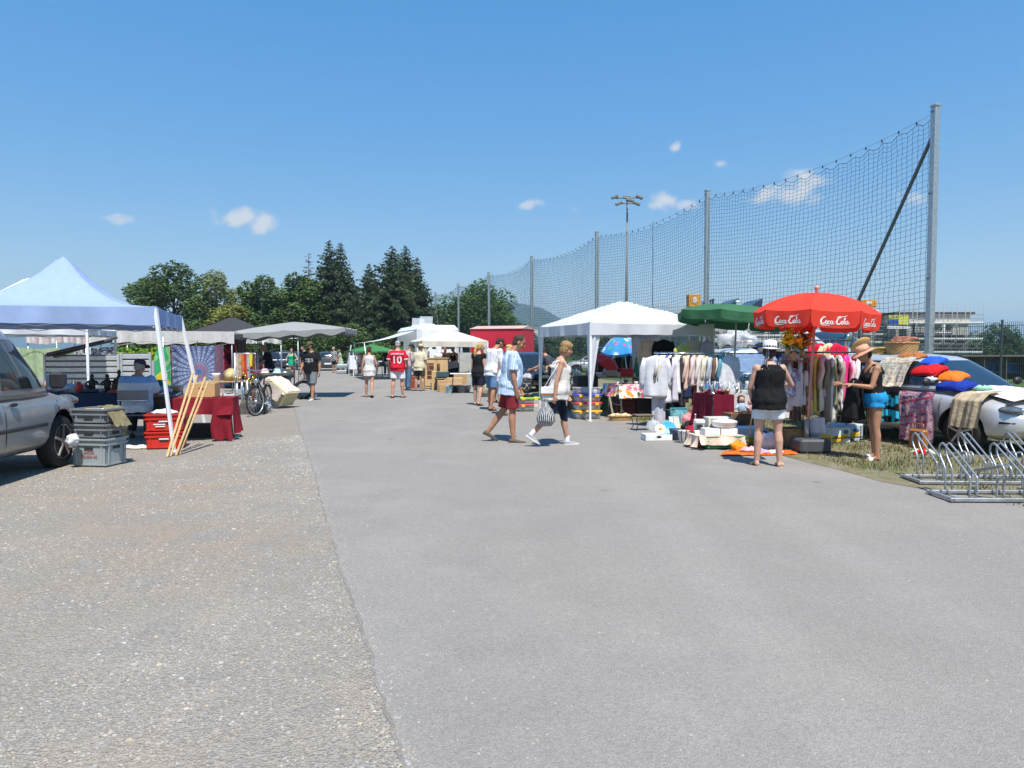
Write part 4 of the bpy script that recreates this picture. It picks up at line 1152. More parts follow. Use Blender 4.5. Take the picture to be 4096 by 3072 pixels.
def tablecloth(label,c,rz,w,d,h,drops,m,col=None,name='tablecloth',seed=0,cat='tablecloth',res=1.0):
 """drops: front(-y), right(+x), back, left"""
 mb = MB(); z = h + .006
 n = int(26*res)
 mb.grid(lambda u,v: ((u - .5)*w,(v - .5)*d,z + .003*noise.noise((u*9 + seed,v*9,0))),n,n)
 sides = [((-w/2,-d/2),(w/2,-d/2),(0,-1)),((w/2,-d/2),(w/2,d/2),(1,0)),((w/2,d/2),(-w/2,d/2),(0,1)),((-w/2,d/2),(-w/2,-d/2),(-1,0))]
 for i,(a,b,o) in enumerate(sides):
  dr = drops[i]
  if not dr: continue
  dr0,dr1 = dr if hasattr(dr,'__len__') else (dr,dr)
  def f(u,v):
   x,y = a[0] + (b[0] - a[0])*u,a[1] + (b[1] - a[1])*u; D = dr0 + (dr1 - dr0)*u
   k = v*(.012 + .028*v)*(1 + 1.2*math.sin(u*11 + seed + i) + .5*math.sin(u*27 + i))
   return (x + o[0]*(.008 + k),y + o[1]*(.008 + k),z - D*v + .01*math.sin(u*9 + seed)*v)
  mb.grid(f,n + 6,n)
 ob = mb.obj(name,m,None,c,rz); tag(ob,label,cat)
 if col: set_col(ob,col)
 return ob
def crate(label,c,rz,w,d,h,m,rim=None,ribs=4,hole=True,group=None,name='plastic_crate',cat='crate',open_top=True):
 t = thing(name,label,cat,c,rz,group); k = .94
 mb = MB(); th = .012
 def wall(p0,p1):
  p0,p1 = Vector(p0),Vector(p1); dd = (p1 - p0).normalized(); nn = Vector((dd.y,-dd.x,0))
  a0,a1 = p0*k,p1*k
  q = [Vector((a0.x,a0.y,.015)),Vector((a1.x,a1.y,.015)),Vector((p1.x,p1.y,h)),Vector((p0.x,p0.y,h))]
  q2 = [v - nn*th for v in q]
  mb.add(q + q2,[(0,1,2,3),(7,6,5,4),(0,4,5,1),(1,5,6,2),(2,6,7,3),(3,7,4,0)])
 C = [(-w/2,-d/2),(w/2,-d/2),(w/2,d/2),(-w/2,d/2)]
 for i in range(4): wall((*C[i],0),(*C[(i + 1) % 4],0))
 mb.box((0,0,.02),(w*k - .01,d*k - .01,.02)); mb.obj('shell',m,t)
 for q_,(z,e) in enumerate(((h - .012,.022),(h - .075,.012),(.03,.0))):
  mb = MB(); ww,dd = w*(1 if z > h/2 else k) + e,d*(1 if z > h/2 else k) + e
  for sx in (-1,1): mb.box((sx*ww/2,0,z),(.016,dd + .016,.022)); mb.box((0,sx*dd/2,z),(ww - .01,.016,.020))
  mb.obj(('rim','upper_band','base_band')[q_],rim or m,t)
 for i in range(4):
  a,b = Vector((*C[i],0)),Vector((*C[(i + 1) % 4],0)); L_ = (b - a).length; dd = (b - a).normalized(); nn = Vector((dd.y,-dd.x,0))
  for j in range(ribs):
   s_ = (j + .5)/ribs if ribs > 2 else (.12,.88)[j]
   p = a.lerp(b,s_); mb = MB(); mb.bar(Vector((p.x*k,p.y*k,.03)) + nn*.006,Vector((p.x,p.y,h - .08)) + nn*.006,.014,.014); mb.obj('rib',m,t)
  if hole:
   p = (a + b)/2; mb = MB(); mb.box((p.x + nn.x*.0,p.y + nn.y*.0,h - .125),((.13 if abs(dd.x) > .5 else .008),(.13 if abs(dd.y) > .5 else .008),.034),bev=.003)
   mb.v = [(v[0] + nn.x*.003,v[1] + nn.y*.003,v[2]) for v in mb.v]; mb.obj('hand_hole',SEAM,t)
 return t
def tub(label,c,rz,w,d,h,lid,group=None,fill=()):
 t = thing('storage_tub',label,'storage box',c,rz,group); k = .9
 mb = MB(); rings = []
 for z,s_ in ((0,k),(h*.5,(1 + k)/2),(h - .03,1.0),(h - .03,1.05),(h - .012,1.05)):
  rings.append([(w/2*s_*math.copysign(abs(math.cos(a)) ** .28,math.cos(a)),d/2*s_*math.copysign(abs(math.sin(a)) ** .28,math.sin(a)),z) for a in [6.2832*(j + .5)/32 for j in range(32)]])
 mb.loft(rings); mb.obj('tub_body',CLEAR,t)
 if lid:
  mb = MB(); rings = []
  for z,s_ in ((h - .010,1.0),(h - .010,1.075),(h + .018,1.075),(h + .022,1.0)):
   rings.append([(w/2*s_*math.copysign(abs(math.cos(a)) ** .28,math.cos(a)),d/2*s_*math.copysign(abs(math.sin(a)) ** .28,math.sin(a)),z) for a in [6.2832*(j + .5)/32 for j in range(32)]])
  mb.loft(rings); lo_ = mb.obj('lid',lid,t)
  for sx in (-1,1):
   mb = MB(); mb.box((sx*w*.3,-d/2*1.07 - .004,h - .012),(.09,.02,.06),bev=.006); mb.obj('clip',plastic('clip_yellow',(.75,.42,.02)),lo_)
 for i,(x,y,s_,m_) in enumerate(fill):
  mb = MB(); mb.box((x*w,y*d,h*.36),(s_*w,d*.5,h*.6),Matrix.Rotation(.2*(i % 3 - 1),3,'Z'),bev=.01); mb.obj('contents',m_,t)
 return t
def basket(label,c,r,h,handle=False,sx=1.0,m=WICKER,rz=0,flare=1.12,cat='basket'):
 t = thing('wicker_basket',label,cat,c,rz); mb = MB(); n = max(5,int(h/.022)); na = 40
 prof = []
 def f(u,v):
  a = 6.2832*u; rr = r*(1 + (flare - 1)*v)*(1 + .018*math.sin(u*6.2832*20 + (int(v*n) % 2)*math.pi)); return (rr*math.cos(a)*sx,rr*math.sin(a),h*v)
 mb.grid(f,100,n*2); mb.lathe([(r*.98,.01),(.01,.011)],24,sx=sx); mb.obj('weave',m,t)
 mb = MB(); mb.tube([(r*flare*sx*math.cos(a),r*flare*math.sin(a),h + .006*math.sin(a*14)) for a in [6.2832*k/36 for k in range(36)]],.014,7,closed=True); mb.obj('rim',m,t)
 if handle:
  mb = MB(); mb.tube([(r*flare*sx*math.cos(a),0,h + r*1.1*math.sin(a)) for a in np.linspace(0,math.pi,14)],.012,7); mb.obj('handle',m,t)
 return t
def hung(label,p,rz,w,l,m,kind='shirt',sleeve=.45,col=None,group=None,thick=.055,cat=None,seed=0,name=None,tuck=0):
 """garment on a hanger; local x across the shoulders"""
 nm = name or {'shirt': 'hanging_shirt','trousers': 'hanging_trousers','dress': 'hanging_dress','skirt': 'hanging_skirt','top': 'hanging_blouse'}[kind]
 t = thing(nm,label,cat or {'shirt': 'shirt','trousers': 'trousers','dress': 'dress','skirt': 'skirt','top': 'top'}[kind],p,rz,group)
 mb = MB(); n = 28; rnd = random.Random(seed); ph = rnd.uniform(0,6)
 if kind in ('shirt','dress','top'):
  pr = [(-.045,.055,.03),(-.075,w*.55,.05),(-.11,w*.92,.06),(-.16,w,thick),(-.3,w*.93,thick*1.1),(-l*.6,w*.92,thick*1.2),(-l*.85,w*(1.0 if kind == 'shirt' else 1.15),thick*1.35),(-l,w*(1.02 if kind == 'shirt' else 1.25),thick*1.45)]
 elif kind == 'trousers':
  pr = [(-.06,w*.55,.035),(-.07,w*.6,.045),(-.3,w*.62,thick),(-l*.7,w*.6,thick*1.1),(-l,w*.58,thick*1.2)]
 else:
  pr = [(-.06,w*.7,.035),(-.1,w*.75,.05),(-.35,w*.95,thick*1.1),(-l,w*1.15,thick*1.5)]
 zs = np.linspace(pr[0][0],pr[-1][0],15); rings = []
 for z in zs:
  a_,b_ = [float(np.interp(-z,[-q[0] for q in pr],[q[k] for q in pr])) for k in (1,2)]
  k = min(1,max(0,-z/l))
  rings.append([((a_/2)*math.cos(a)*(1 + .05*k*math.sin(a*3 + ph)),b_*math.sin(a)*(1 + .35*k*math.sin(a*5 + ph + z*3)) + .02*k*math.sin(a*2 + ph),z + (.012*math.sin(a*3 + ph) if z == zs[-1] else 0)) for a in [6.2832*j/n for j in range(n)]])
 mb.loft(rings)
 if sleeve and kind in ('shirt','dress'):
  for sx in (-1,1):
   x = sx*w*.46; mb.tube([(x*.9,0,-.10),(x*1.12,.01*sx,-.10 - sleeve*.35),(x*1.16,.03,-.10 - sleeve*.75),(x*1.14,.035,-.10 - sleeve)],[.05,.062,.055,.05],10,ell=.6)
 o = mb.obj('cloth',m,t)
 if col: set_col(o,col)
 mb = MB(); mb.tube([(0,0,-.05),(0,0,-.01),(.012,0,.012),(0,0,.026),(-.014,0,.014)],.0028,5); mb.tube([(-w*.42,0,-.10),(0,0,-.045),(w*.42,0,-.10)],.006,5); mb.obj('hanger',plastic('hanger',(.25,.25,.27)),t)
 return t
def clothes_rail(label,a,b,h,m=CHROME,leg=True):
 a,b = Vector(a),Vector(b); t = thing('clothes_rail',label,'clothes rail',a); d = b - a; nn = Vector((d.y,-d.x,0)).normalized()
 mb = MB(); mb.tube([Vector((0,0,h)) - d.normalized()*.08,d + Vector((0,0,h)) + d.normalized()*.08],.013,8); mb.obj('rail',m,t)
 for p in (Vector((0,0,0)),d):
  mb = MB(); mb.tube([p + Vector((0,0,h)),p + Vector((0,0,.06))],.012,8); mb.obj('upright',m,t)
  mb = MB(); mb.tube([p + nn*.26 + Vector((0,0,.02)),p + Vector((0,0,.06)),p - nn*.26 + Vector((0,0,.02))],.012,8); mb.obj('foot',m,t)
 mb = MB(); mb.tube([Vector((0,0,.1)),d + Vector((0,0,.1))],.010,8); mb.obj('lower_bar',m,t)
 return t
def drape(label,fn,nu,nv,m,name,cat,col=None,seed=0):
 mb = MB(); mb.grid(fn,nu,nv); mb.grid(lambda u,v: Vector(fn(1 - u,v)) + Vector((0,0,-.006)),nu,nv)
 o = one(mb,name,label,cat,m)
 if col: set_col(o,col)
 return o
def blossoms(cols,bg,sc,thr=.32,jit=.35):
 def f(x,y,z):
  best = None
  ix,iz = math.floor(x*sc),math.floor(z*sc)
  for i in (-1,0,1):
   for j in (-1,0,1):
    h = math.sin((ix + i)*127.1 + (iz + j)*311.7)*43758.5453; h -= math.floor(h)
    h2 = math.sin((ix + i)*269.5 + (iz + j)*183.3)*43758.5453; h2 -= math.floor(h2)
    dx,dz = x*sc - (ix + i + .5 + (h - .5)*jit*2),z*sc - (iz + j + .5 + (h2 - .5)*jit*2)
    d = math.hypot(dx,dz); a = math.atan2(dz,dx)
    R_ = thr*(.55 + .7*h2)*(1 + .22*math.cos(5*a + h*6))
    if d < R_:
     c = cols[int(h*97) % len(cols)]; k = .75 + .5*(d/R_)
     return tuple(min(1,q*k) for q in c)
  return bg
 return f
def splat(cols,sc=14,seed=0):
 def f(x,y,z):
  k = noise.noise((x*sc,z*sc*.8 + y*4,seed)) + .5*noise.noise((x*sc*2.7,z*sc*2.2,seed + 5))
  i = int((k + .8)/1.6*len(cols)*1.4) % len(cols)
  return cols[i]
 return f
def bottle(label,c,h,r,m,cap=None,group=None,name='bottle',cat='bottle'):
 t = thing(name,label,cat,c,0,group); mb = MB(); mb.lathe([(r*.9,0),(r,.01),(r,h*.58),(r*.85,h*.66),(r*.35,h*.76),(r*.33,h*.95),(r*.4,h)],14); mb.obj('glass_body',m,t)
 if cap:
  mb = MB(); mb.lathe([(r*.42,h*.97),(r*.42,h*1.06),(.002,h*1.07)],10); mb.obj('cap',cap,t)
 return t
def bowl(label,c,r,h,m,name='bowl',cat='bowl',group=None):
 mb = MB(); mb.lathe([(r*.45,0),(r*.5,.008),(r*.85,h*.5),(r,h),(r*.95,h),(r*.8,h*.55),(r*.4,.02),(.002,.018)],20)
 return one(mb,name,label,cat,m,c,0,group)
def carton(label,c,rz,w,d,h,m=CARDBOARD,flaps=True,name='carton',open_=True,hole=False):
 t = thing(name,label,'box',c,rz); mb = MB(); th = .006
 for sx in (-1,1):
  mb.box((sx*(w/2 - th/2),0,h/2),(th,d,h)); mb.box((0,sx*(d/2 - th/2),h/2),(w - 2*th,th,h))
 mb.box((0,0,th/2 + .001),(w - 2*th,d - 2*th,th))
 if not open_: mb.box((0,0,h - th/2 - .001),(w - 2*th,d - 2*th,th))
 mb.obj('box_shell',m,t)
 if hole:
  mb = MB(); mb.ell((0,-d/2 - .001,h*.62),(.045,.006,.02),12,6); mb.obj('hand_hole',SEAM,t)
 return t
# ================================================================ vehicles
SILVER = paint('silver',(.55,.56,.575),metal=.35,rough=.33); GREYV = paint('grey_metallic',(.25,.262,.272),metal=.35,rough=.36)
PWHITE = paint('white',(.74,.75,.76)); PNAVY = paint('navy',(.02,.03,.06)); PRED = paint('red',(.55,.015,.025)); PBLACK = paint('black',(.015,.015,.017)); PDGREY = paint('dark_grey',(.05,.055,.06))
SEAM = mat('seam_dark',(.02,.02,.02),rough=.8); LAMP = mat('lamp_glass',(.10,.11,.12),rough=.05,spec=.9,var=.5,scale=22,coat=.6); REDL = mat('tail_lamp',(.35,.012,.015),rough=.15); PLATE = mat('plate_white',(.75,.75,.74),rough=.5)
def ip(tab,y,k): return float(np.interp(y,[r[0] for r in tab],[r[k] for r in tab]))
CARS = {
 'hatch': dict(L=4.22,lower=[(-2.11,.42,.78,.60),(-2.06,.30,.96,.78),(-1.9,.24,1.0,.855),(-1.3,.20,.99,.885),(0,.19,.95,.89),(1.0,.19,.93,.885),(1.45,.20,.88,.87),(1.8,.22,.79,.82),(2.0,.26,.70,.74),(2.09,.34,.62,.62),(2.12,.42,.55,.48)],
               cab=[(.90,-1.98,1.22,.80),(1.0,-1.96,1.06,.775),(1.15,-1.88,.80,.72),(1.30,-1.78,.52,.66),(1.40,-1.66,.32,.61),(1.455,-1.45,.10,.50),(1.475,-1.2,-.2,.30)],axles=(1.30,-1.28),r=.315,arch=.37,
               wins=[(-1.70,-1.22),(-1.12,-.22),(-.14,.78)],zw=(.98,1.36)),
 'van': dict(L=4.4,lower=[(-2.2,.42,.96,.84),(-2.15,.28,1.02,.885),(-1.6,.24,1.02,.90),(0,.23,1.0,.90),(.9,.23,1.0,.895),(1.4,.24,.97,.88),(1.8,.26,.90,.82),(2.05,.30,.78,.74),(2.16,.38,.66,.62),(2.2,.46,.58,.5)],
               cab=[(.92,-2.17,1.52,.845),(1.05,-2.16,1.36,.835),(1.3,-2.14,1.08,.81),(1.52,-2.12,.84,.78),(1.68,-2.08,.62,.745),(1.77,-2.0,.35,.66),(1.81,-1.8,0,.45)],axles=(1.38,-1.5),r=.325,arch=.385,
               wins=[(.12,1.10)],zw=(1.02,1.58)),
}
def se_ring(w,z0,z1,y,n=28,e=4.2):
 zc,zr = (z0 + z1)/2,(z1 - z0)/2; out = []
 for j in range(n):
  a = 2*math.pi*j/n; c,s = math.cos(a),math.sin(a)
  out.append((w*math.copysign(abs(c) ** (2/e),c),y,zc + zr*math.copysign(abs(s) ** (2/e),s)))
 return out
def plan_ring(z,y0,y1,w,n=40,e=5.5):
 yc,yl = (y0 + y1)/2,(y1 - y0)/2; out = []
 for j in range(n):
  a = 2*math.pi*j/n; c,s = math.cos(a),math.sin(a)
  out.append((w*math.copysign(abs(c) ** (2/e),c),yc + yl*math.copysign(abs(s) ** (2/e),s),z))
 return out
def wheel(t,loc,r,right,spokes=5):
 mb = MB(); Q = Matrix.Rotation(R(90),3,'Y')
 w = .10; mb.lathe([(r*.62,-w),(r*.9,-w),(r*.985,-w*.8),(r,-w*.4),(r,w*.4),(r*.985,w*.8),(r*.9,w),(r*.62,w)],28,loc,rot=Q)
 o = mb.obj('wheel',RUBBER,t)
 mb = MB(); sx = 1 if right else -1; x = loc[0] + sx*.085; c = Vector((x,loc[1],loc[2]))
 mb.lathe([(r*.66,-.01),(r*.69,.008),(r*.66,.016),(r*.60,.012),(r*.60,-.01)],28,c,rot=Q)
 mb.lathe([(r*.2,-.02),(r*.2,.012),(r*.12,.02),(.01,.02)],12,c,rot=Q if sx > 0 else Matrix.Rotation(R(-90),3,'Y'))
 for k in range(spokes):
  a = 6.2832*k/spokes + .3; d = Vector((0,math.cos(a),math.sin(a)))
  mb.bar(c + d*r*.1 + Vector((sx*.006,0,0)),c + d*r*.64,.055,.03)
 mb.obj('rim',ALU,o)
 mb = MB(); mb.lathe([(r*.6,-.005),(r*.6,.0),(.01,.001)],20,(x - sx*.05,loc[1],loc[2]),rot=Q); mb.obj('brake_disc',DARKMETAL,o)
def car(name,label,cat,loc,rz,kind,pm,group=None,detail=2,tail_open=False,lamps=True):
 D = CARS[kind]; t = thing(name,label,cat,loc,rz,group); lo,cab = D['lower'],D['cab']
 mb = MB(); ys = sorted(set([r[0] for r in lo] + list(np.linspace(lo[0][0] + .04,lo[-1][0] - .04,26))))
 mb.loft([se_ring(ip(lo,y,3),ip(lo,y,1),ip(lo,y,2),y) for y in ys])
 body = mb.obj('body',[pm,SEAM],t)
 cut = MB(); Q = Matrix.Rotation(R(90),3,'Y')
 for ax in D['axles']:
  cut.lathe([(D['arch'],-1.2),(D['arch'],1.2)],36,(0,ax,D['r'] + .02),rot=Q)
 co = cut.obj('cutter',SEAM,t); co.hide_render = True
 b = body.modifiers.new('b','BOOLEAN'); b.operation = 'DIFFERENCE'; b.object = co; b.solver = 'EXACT'
 BOOL.append((body,co))
 mb = MB(); mb.box((0,0,.5),(1.30,D['L'] - .5,.5)); mb.obj('underbody',SEAM,t)
 zs = np.linspace(cab[0][0],cab[-1][0],14)
 def P(z): return ip(cab,z,1),ip(cab,z,2),ip(cab,z,3)
 mb = MB(); mb.loft([plan_ring(z,*P(z)) for z in zs]); mb.obj('cabin',pm,t)
 e = 5.5
 def side(y,z,sx,off=.006):
  y0,y1,w = P(z); yc,yl = (y0 + y1)/2,(y1 - y0)/2
  return (sx*(w*max(0,1 - abs((y - yc)/yl) ** e) ** (1/e) + off),y,z)
 def front(x,z,sy,off=.006):
  y0,y1,w = P(z); yc,yl = (y0 + y1)/2,(y1 - y0)/2
  return (x,yc + sy*(yl*max(0,1 - abs(x/w) ** e) ** (1/e) + off),z)
 z0,z1 = D['zw']
 for sx in (-1,1):
  for (ya,yb) in D['wins']:
   def fn(u,v):
    z = z0 + (z1 - z0)*v; y0,y1,w = P(z)
    a = max(ya,y0 + .16); b_ = min(yb,y1 - .13)
    if b_ < a: b_ = a
    return side(a + (b_ - a)*u,z,sx)
   mb = MB(); mb.grid(fn,10,6); mb.obj('side_window',GLASS,t)
 mb = MB(); mb.grid(lambda u,v: front((u*2 - 1)*(P(z0 - .02 + (z1 + .03 - z0)*v)[2] - .10),z0 - .02 + (z1 + .03 - z0)*v,1),12,6); mb.obj('windscreen',GLASS,t)
 mb = MB(); mb.grid(lambda u,v: front((u*2 - 1)*(P(z0 + .04 + (z1 - .04 - z0)*v)[2] - .14),z0 + .04 + (z1 - .04 - z0)*v,-1),10,5); mb.obj('rear_window',GLASS,t)
 for ax in D['axles']:
  for sx in (-1,1): wheel(t,(sx*(ip(lo,ax,3) - .115),ax,D['r']),D['r'],sx > 0)
 if detail > 0:
  for sx in (-1,1):
   mb = MB(); m = P(z0 + .05); y = min(D['wins'][-1][1],1.0) + .02
   mb.ell((sx*(ip(lo,y,3) + .085),y,z0 + .06),(.085,.05,.065),10,8) if kind == 'hatch' else mb.box((sx*(ip(lo,y,3) + .10),y,z0 + .08),(.17,.10,.20),bev=.03); mb.obj('mirror',BLACKPL,t)
   seams = [D['wins'][-1][1] + .18,D['wins'][-1][0] - .04] + ([D['wins'][1][0] - .08] if len(D['wins']) > 1 else [-.95])
   for y in seams:
    mb = MB()
    w = ip(lo,y,3); za,zb_ = .34,ip(lo,y,2) - .05
    def sx_at(z):
     zc,zr = (ip(lo,y,1) + ip(lo,y,2))/2,(ip(lo,y,2) - ip(lo,y,1))/2
     return w*max(0,1 - abs((z - zc)/zr) ** 4.2) ** (1/4.2)
    mb.tube([(sx*(sx_at(z) - .001),y,z) for z in np.linspace(za,zb_,8)],.0045,4); mb.obj('door_seam',SEAM,t)
   for y in (D['wins'][-1][0] + .12,(D['wins'][1][0] + .1) if len(D['wins']) > 1 else -.12):
    mb = MB(); mb.ell((sx*(ip(lo,y,3) - .002),y,z0 - .16),(.02,.085,.022),10,6); mb.obj('door_handle',BLACKPL if kind == 'van' else pm,t)
   mb = MB(); mb.tube([(sx*(ip(lo,y,3) + .001),y,.50 + (.08 if kind == 'van' else 0)) for y in np.linspace(D['axles'][1] + .45,D['axles'][0] - .45,8)],.022 if kind == 'van' else .012,6); mb.obj('rub_strip',BLACKPL if kind == 'van' else pm,t)
 if lamps:
  for sx in (-1,1):
   mb = MB(); mb.ell((sx*.62,lo[-1][0] - .235,.675 if kind == 'hatch' else .80),(.17,.20,.062) if kind == 'hatch' else (.13,.16,.08),14,8,rot=Matrix.Rotation(R(-22)*sx,3,'Z')); h = mb.obj('headlight',LAMP,t)
   for dx,dy in ((.60,-.085),(.70,-.13)): mb = MB(); mb.ell((sx*dx,lo[-1][0] + dy,.68 if kind == 'hatch' else .80),(.04,.05,.04),10,7); mb.obj('bulb_reflector',CHROME,h)
   mb = MB(); mb.tube([(sx*x_,y_,.50) for x_,y_ in ((.42,2.115),(.60,2.07),(.72,2.0),(.80,1.86))],.018,6); kind == 'hatch' and mb.obj('bumper_trim',BLACKPL,t)
   mb = MB(); mb.ell((sx*.70,lo[0][0] + .10,.82),(.13,.08,.10),10,7); mb.obj('tail_light',REDL,t)
  mb = MB(); mb.box((0,lo[-1][0] - .03,.60),(.9,.10,.07),bev=.02); mb.obj('grille',BLACKPL,t)
  mb = MB(); mb.box((0,lo[-1][0] - .025,.36),(1.15,.10,.11),bev=.03); mb.obj('air_intake',BLACKPL,t)
  for y_,s_ in ((lo[-1][0] + .01,1),(lo[0][0] - .005,-1)):
   mb = MB(); mb.box((0,y_,.47 if s_ > 0 else .55),(.5,.02,.11)); mb.obj('number_plate',PLATE,t)
 return t
BOOL = []
def finish_bool():
 dg = bpy.context.evaluated_depsgraph_get(); dg.update()
 ms = [bpy.data.meshes.new_from_object(o.evaluated_get(dg)) for o,c in BOOL]
 for (o,c),me in zip(BOOL,ms):
  o.modifiers.clear(); o.data = me
  me.set_sharp_from_angle(angle=R(40)); bpy.data.objects.remove(c,do_unlink=True)
 BOOL.clear()
def fwd(p,rz): return Vector((-math.sin(rz),math.cos(rz),0))
# silver hatchback at the right, nose towards us, tailgate up
SC_RZ = ROAD + math.pi
fw = Vector((6.76,10.75,0)); u = Vector((-math.sin(SC_RZ),math.cos(SC_RZ),0)); rt = Vector((math.cos(SC_RZ),math.sin(SC_RZ),0))
SCAR = fw - u*1.30 - rt*.80
sc_t = car('hatchback','silver hatchback used as a sales counter, tailgate raised, clothes over its side','car',SCAR,SC_RZ,'hatch',SILVER)
mb = MB()
def tg(u_,v_):
 x = (u_ - .5)*1.18*(1 - .18*v_); y = -1.60 - .95*v_; z = 1.455 + .42*math.sin(v_*1.5) - .06*(abs(u_ - .5)*2) ** 3 + .06*v_
 return (x,y,z)
mb.grid(tg,14,10); mb.grid(lambda a,b: tuple(Vector(tg(1 - a,b)) + Vector((0,0,-.05))),14,10)
for e_ in (0,1): mb.tube([Vector(tg(e_,k/8)) - Vector((0,0,.025)) for k in range(9)],.03,6)
mb.tube([Vector(tg(k/8,1)) - Vector((0,0,.025)) for k in range(9)],.045,6)
tgo = mb.obj('tailgate',SILVER,sc_t)
mb = MB(); mb.grid(lambda a,b: tuple(Vector(tg(.08 + .84*a,.18 + .62*b)) + Vector((0,0,.012))),8,6); mb.grid(lambda a,b: tuple(Vector(tg(.92 - .84*a,.18 + .62*b)) + Vector((0,0,-.062))),8,6); mb.obj('tailgate_window',GLASS,tgo)
for sx in (-1,1):
 mb = MB(); mb.tube([(sx*.55,-1.75,1.28),(sx*.52,-2.1,1.72)],.014,6); mb.obj('gas_strut',BLACKPL,sc_t)
# grey van at the left edge
VRZ = R(6)
vfw = G(235,1868); u = Vector((-math.sin(VRZ),math.cos(VRZ),0)); rt = Vector((math.cos(VRZ),math.sin(VRZ),0))
VAN = vfw - u*1.38 - rt*.80
van = car('van','grey delivery van cut by the left picture edge','van',VAN,VRZ,'van',GREYV); van.scale = (1,1,1.05)
# white car behind the clothes rail
wc = car('hatchback','white car with silver goods spread over its bonnet behind the clothes rail','car',(X(2985,18.0),18.0,0),R(174),'hatch',PWHITE); wc.scale = (1,1,1.08)
# cars beyond
car('estate_car','dark navy car parked in front of the red trailer','car',(X(2130,27.2),27.2,0),ROAD - R(62),'hatch',PNAVY)
car('estate_car','silver car parked beyond the book table, seen through the tent','car',(X(2390,44),44,0),R(86),'hatch',SILVER)
car('hatchback','bright red car at the stall behind the bicycle','car',(X(968,29.5),29.5,0),R(-118),'hatch',PRED)
car('hatchback','dark car parked before the trees, behind the green top woman','car',(X(1195,58),58,0),R(178),'hatch',PBLACK)
car('hatchback','dark blue car parked before the trees, left of the green top woman','car',(X(1110,57),57,0),R(110),'hatch',PNAVY)
car('hatchback','dark car with red tail lamps parked beside the grey t-shirt man','car',(X(1312,56),56,0),R(14),'hatch',PDGREY)
finish_bool()
# ---- camper van with awning, far end
MH = mat('camper_white',(.74,.75,.76),rough=.4,var=.04)
Yc = 40; t = thing('camper_van','white camper van with roof hatches and a drawn-out awning','camper',(X(1705,Yc),Yc,0),ROAD)
mb = MB(); mb.box((0,0,1.62),(2.2,6.4,2.45),bev=.22); mb.obj('body',MH,t)
mb = MB(); mb.box((0,3.6,1.05),(2.0,1.6,1.3),bev=.3); mb.obj('cab',MH,t)
for y in (-1.9,1.5):
 mb = MB(); mb.box((-1.105,y,1.75),(.03,1.1,.6),bev=.01); mb.obj('side_window',GLASS,t)
mb = MB(); mb.box((.2,-3.205,1.9),(1.1,.03,.55),bev=.01); mb.obj('rear_window',GLASS,t)
for y in (-1.6,.6):
 mb = MB(); mb.box((-.3,y,2.88),(.75,.75,.1),bev=.04); mb.obj('roof_base',MH,t)
 mb = MB(); mb.box((-.3,y + .1,3.12),(.7,.04,.46),Matrix.Rotation(R(18),3,'X')); mb.obj('roof_hatch',CLEAR,t)
for y in (-2.0,3.3):
 for sx in (-1,1): wheel(t,(sx*.95,y,.33),.33,sx > 0)
mb = MB(); mb.grid(lambda u,v: (-1.12 - 2.6*u,-2.6 + 4.6*v,2.55 - .62*u - .10*math.sin(3.14*u)),8,8); mb.obj('awning',cloth('awning_white',(.72,.76,.76),tl=.3),t)
for v in (-2.6,2.0):
 mb = MB(); mb.tube([(-3.7,v,1.93),(-3.5,v,.02)],.02,6); mb.obj('awning_pole',ALU,t)
# ---- red market trailer
Yr = 33; REDT = mat('red_tarpaulin',(.50,.012,.035),rough=.5,var=.08,bump=.1,bscale=3)
t = thing('market_trailer','bright red box trailer with a darker end wall behind the people','trailer',(X(2010,Yr),Yr,0),R(-18))
mb = MB(); mb.box((0,0,1.55),(2.45,1.9,1.9),bev=.02); mb.obj('box',REDT,t)
mb = MB(); mb.prism([(-1.0,2.5),(1.0,2.5),(0,2.66)],2.5,Matrix.Rotation(R(90),3,'Z')); mb.obj('roof',mat('tarp_roof',(.55,.35,.30),rough=.6),t)
mb = MB(); mb.box((0,0,.5),(2.3,1.7,.16)); mb.obj('chassis',DARKMETAL,t)
for sx in (-1,1): wheel(t,(sx*1.02,-.1,.3),.3,sx > 0)
mb = MB(); mb.box((-1.242,.1,1.55),(.02,1.6,1.7)); mb.obj('end_wall',mat('dark_red_tarp',(.20,.03,.05),rough=.6),t)
# ---- silver goods trailer at the left stall: ribbed drop sides
ALR = mat('trailer_alu',(.50,.52,.53),rough=.45,metal=.45,var=.12,scale=9)
Yt = 17.2; t = thing('goods_trailer','ribbed silver trailer with upright side boards behind the seated man','trailer',(X(395,Yt),Yt,0),R(6))
def ribbed(cx,w,z0,z1,n,y=0):
 h = (z1 - z0)/n
 for k in range(n):
  mb = MB(); mb.box((cx,y,z0 + h*(k + .5)),(w,.03,h*.74),bev=.008); mb.obj('board',ALR,t)
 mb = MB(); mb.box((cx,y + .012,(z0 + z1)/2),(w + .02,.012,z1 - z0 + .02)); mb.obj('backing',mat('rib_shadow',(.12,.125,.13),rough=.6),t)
 for s_ in (-1,1):
  mb = MB(); mb.box((cx + s_*(w/2 + .02),y - .005,(z0 + z1)/2),(.05,.06,z1 - z0 + .04),bev=.006); mb.obj('corner_post',ALR,t)
ribbed(-.38,1.62,.58,1.42,6); ribbed(.83,.62,.58,1.46,6,.05);
mb = MB(); mb.box((-.2,.9,.52),(2.3,1.8,.08)); mb.obj('floor',ALR,t)
mb = MB(); mb.box((-.35,1.8,.9),(1.9,.03,.7)); mb.obj('rear_board',ALR,t)
for sx in (-1,1): wheel(t,(sx*1.2 - .2,.9,.3),.3,sx > 0)
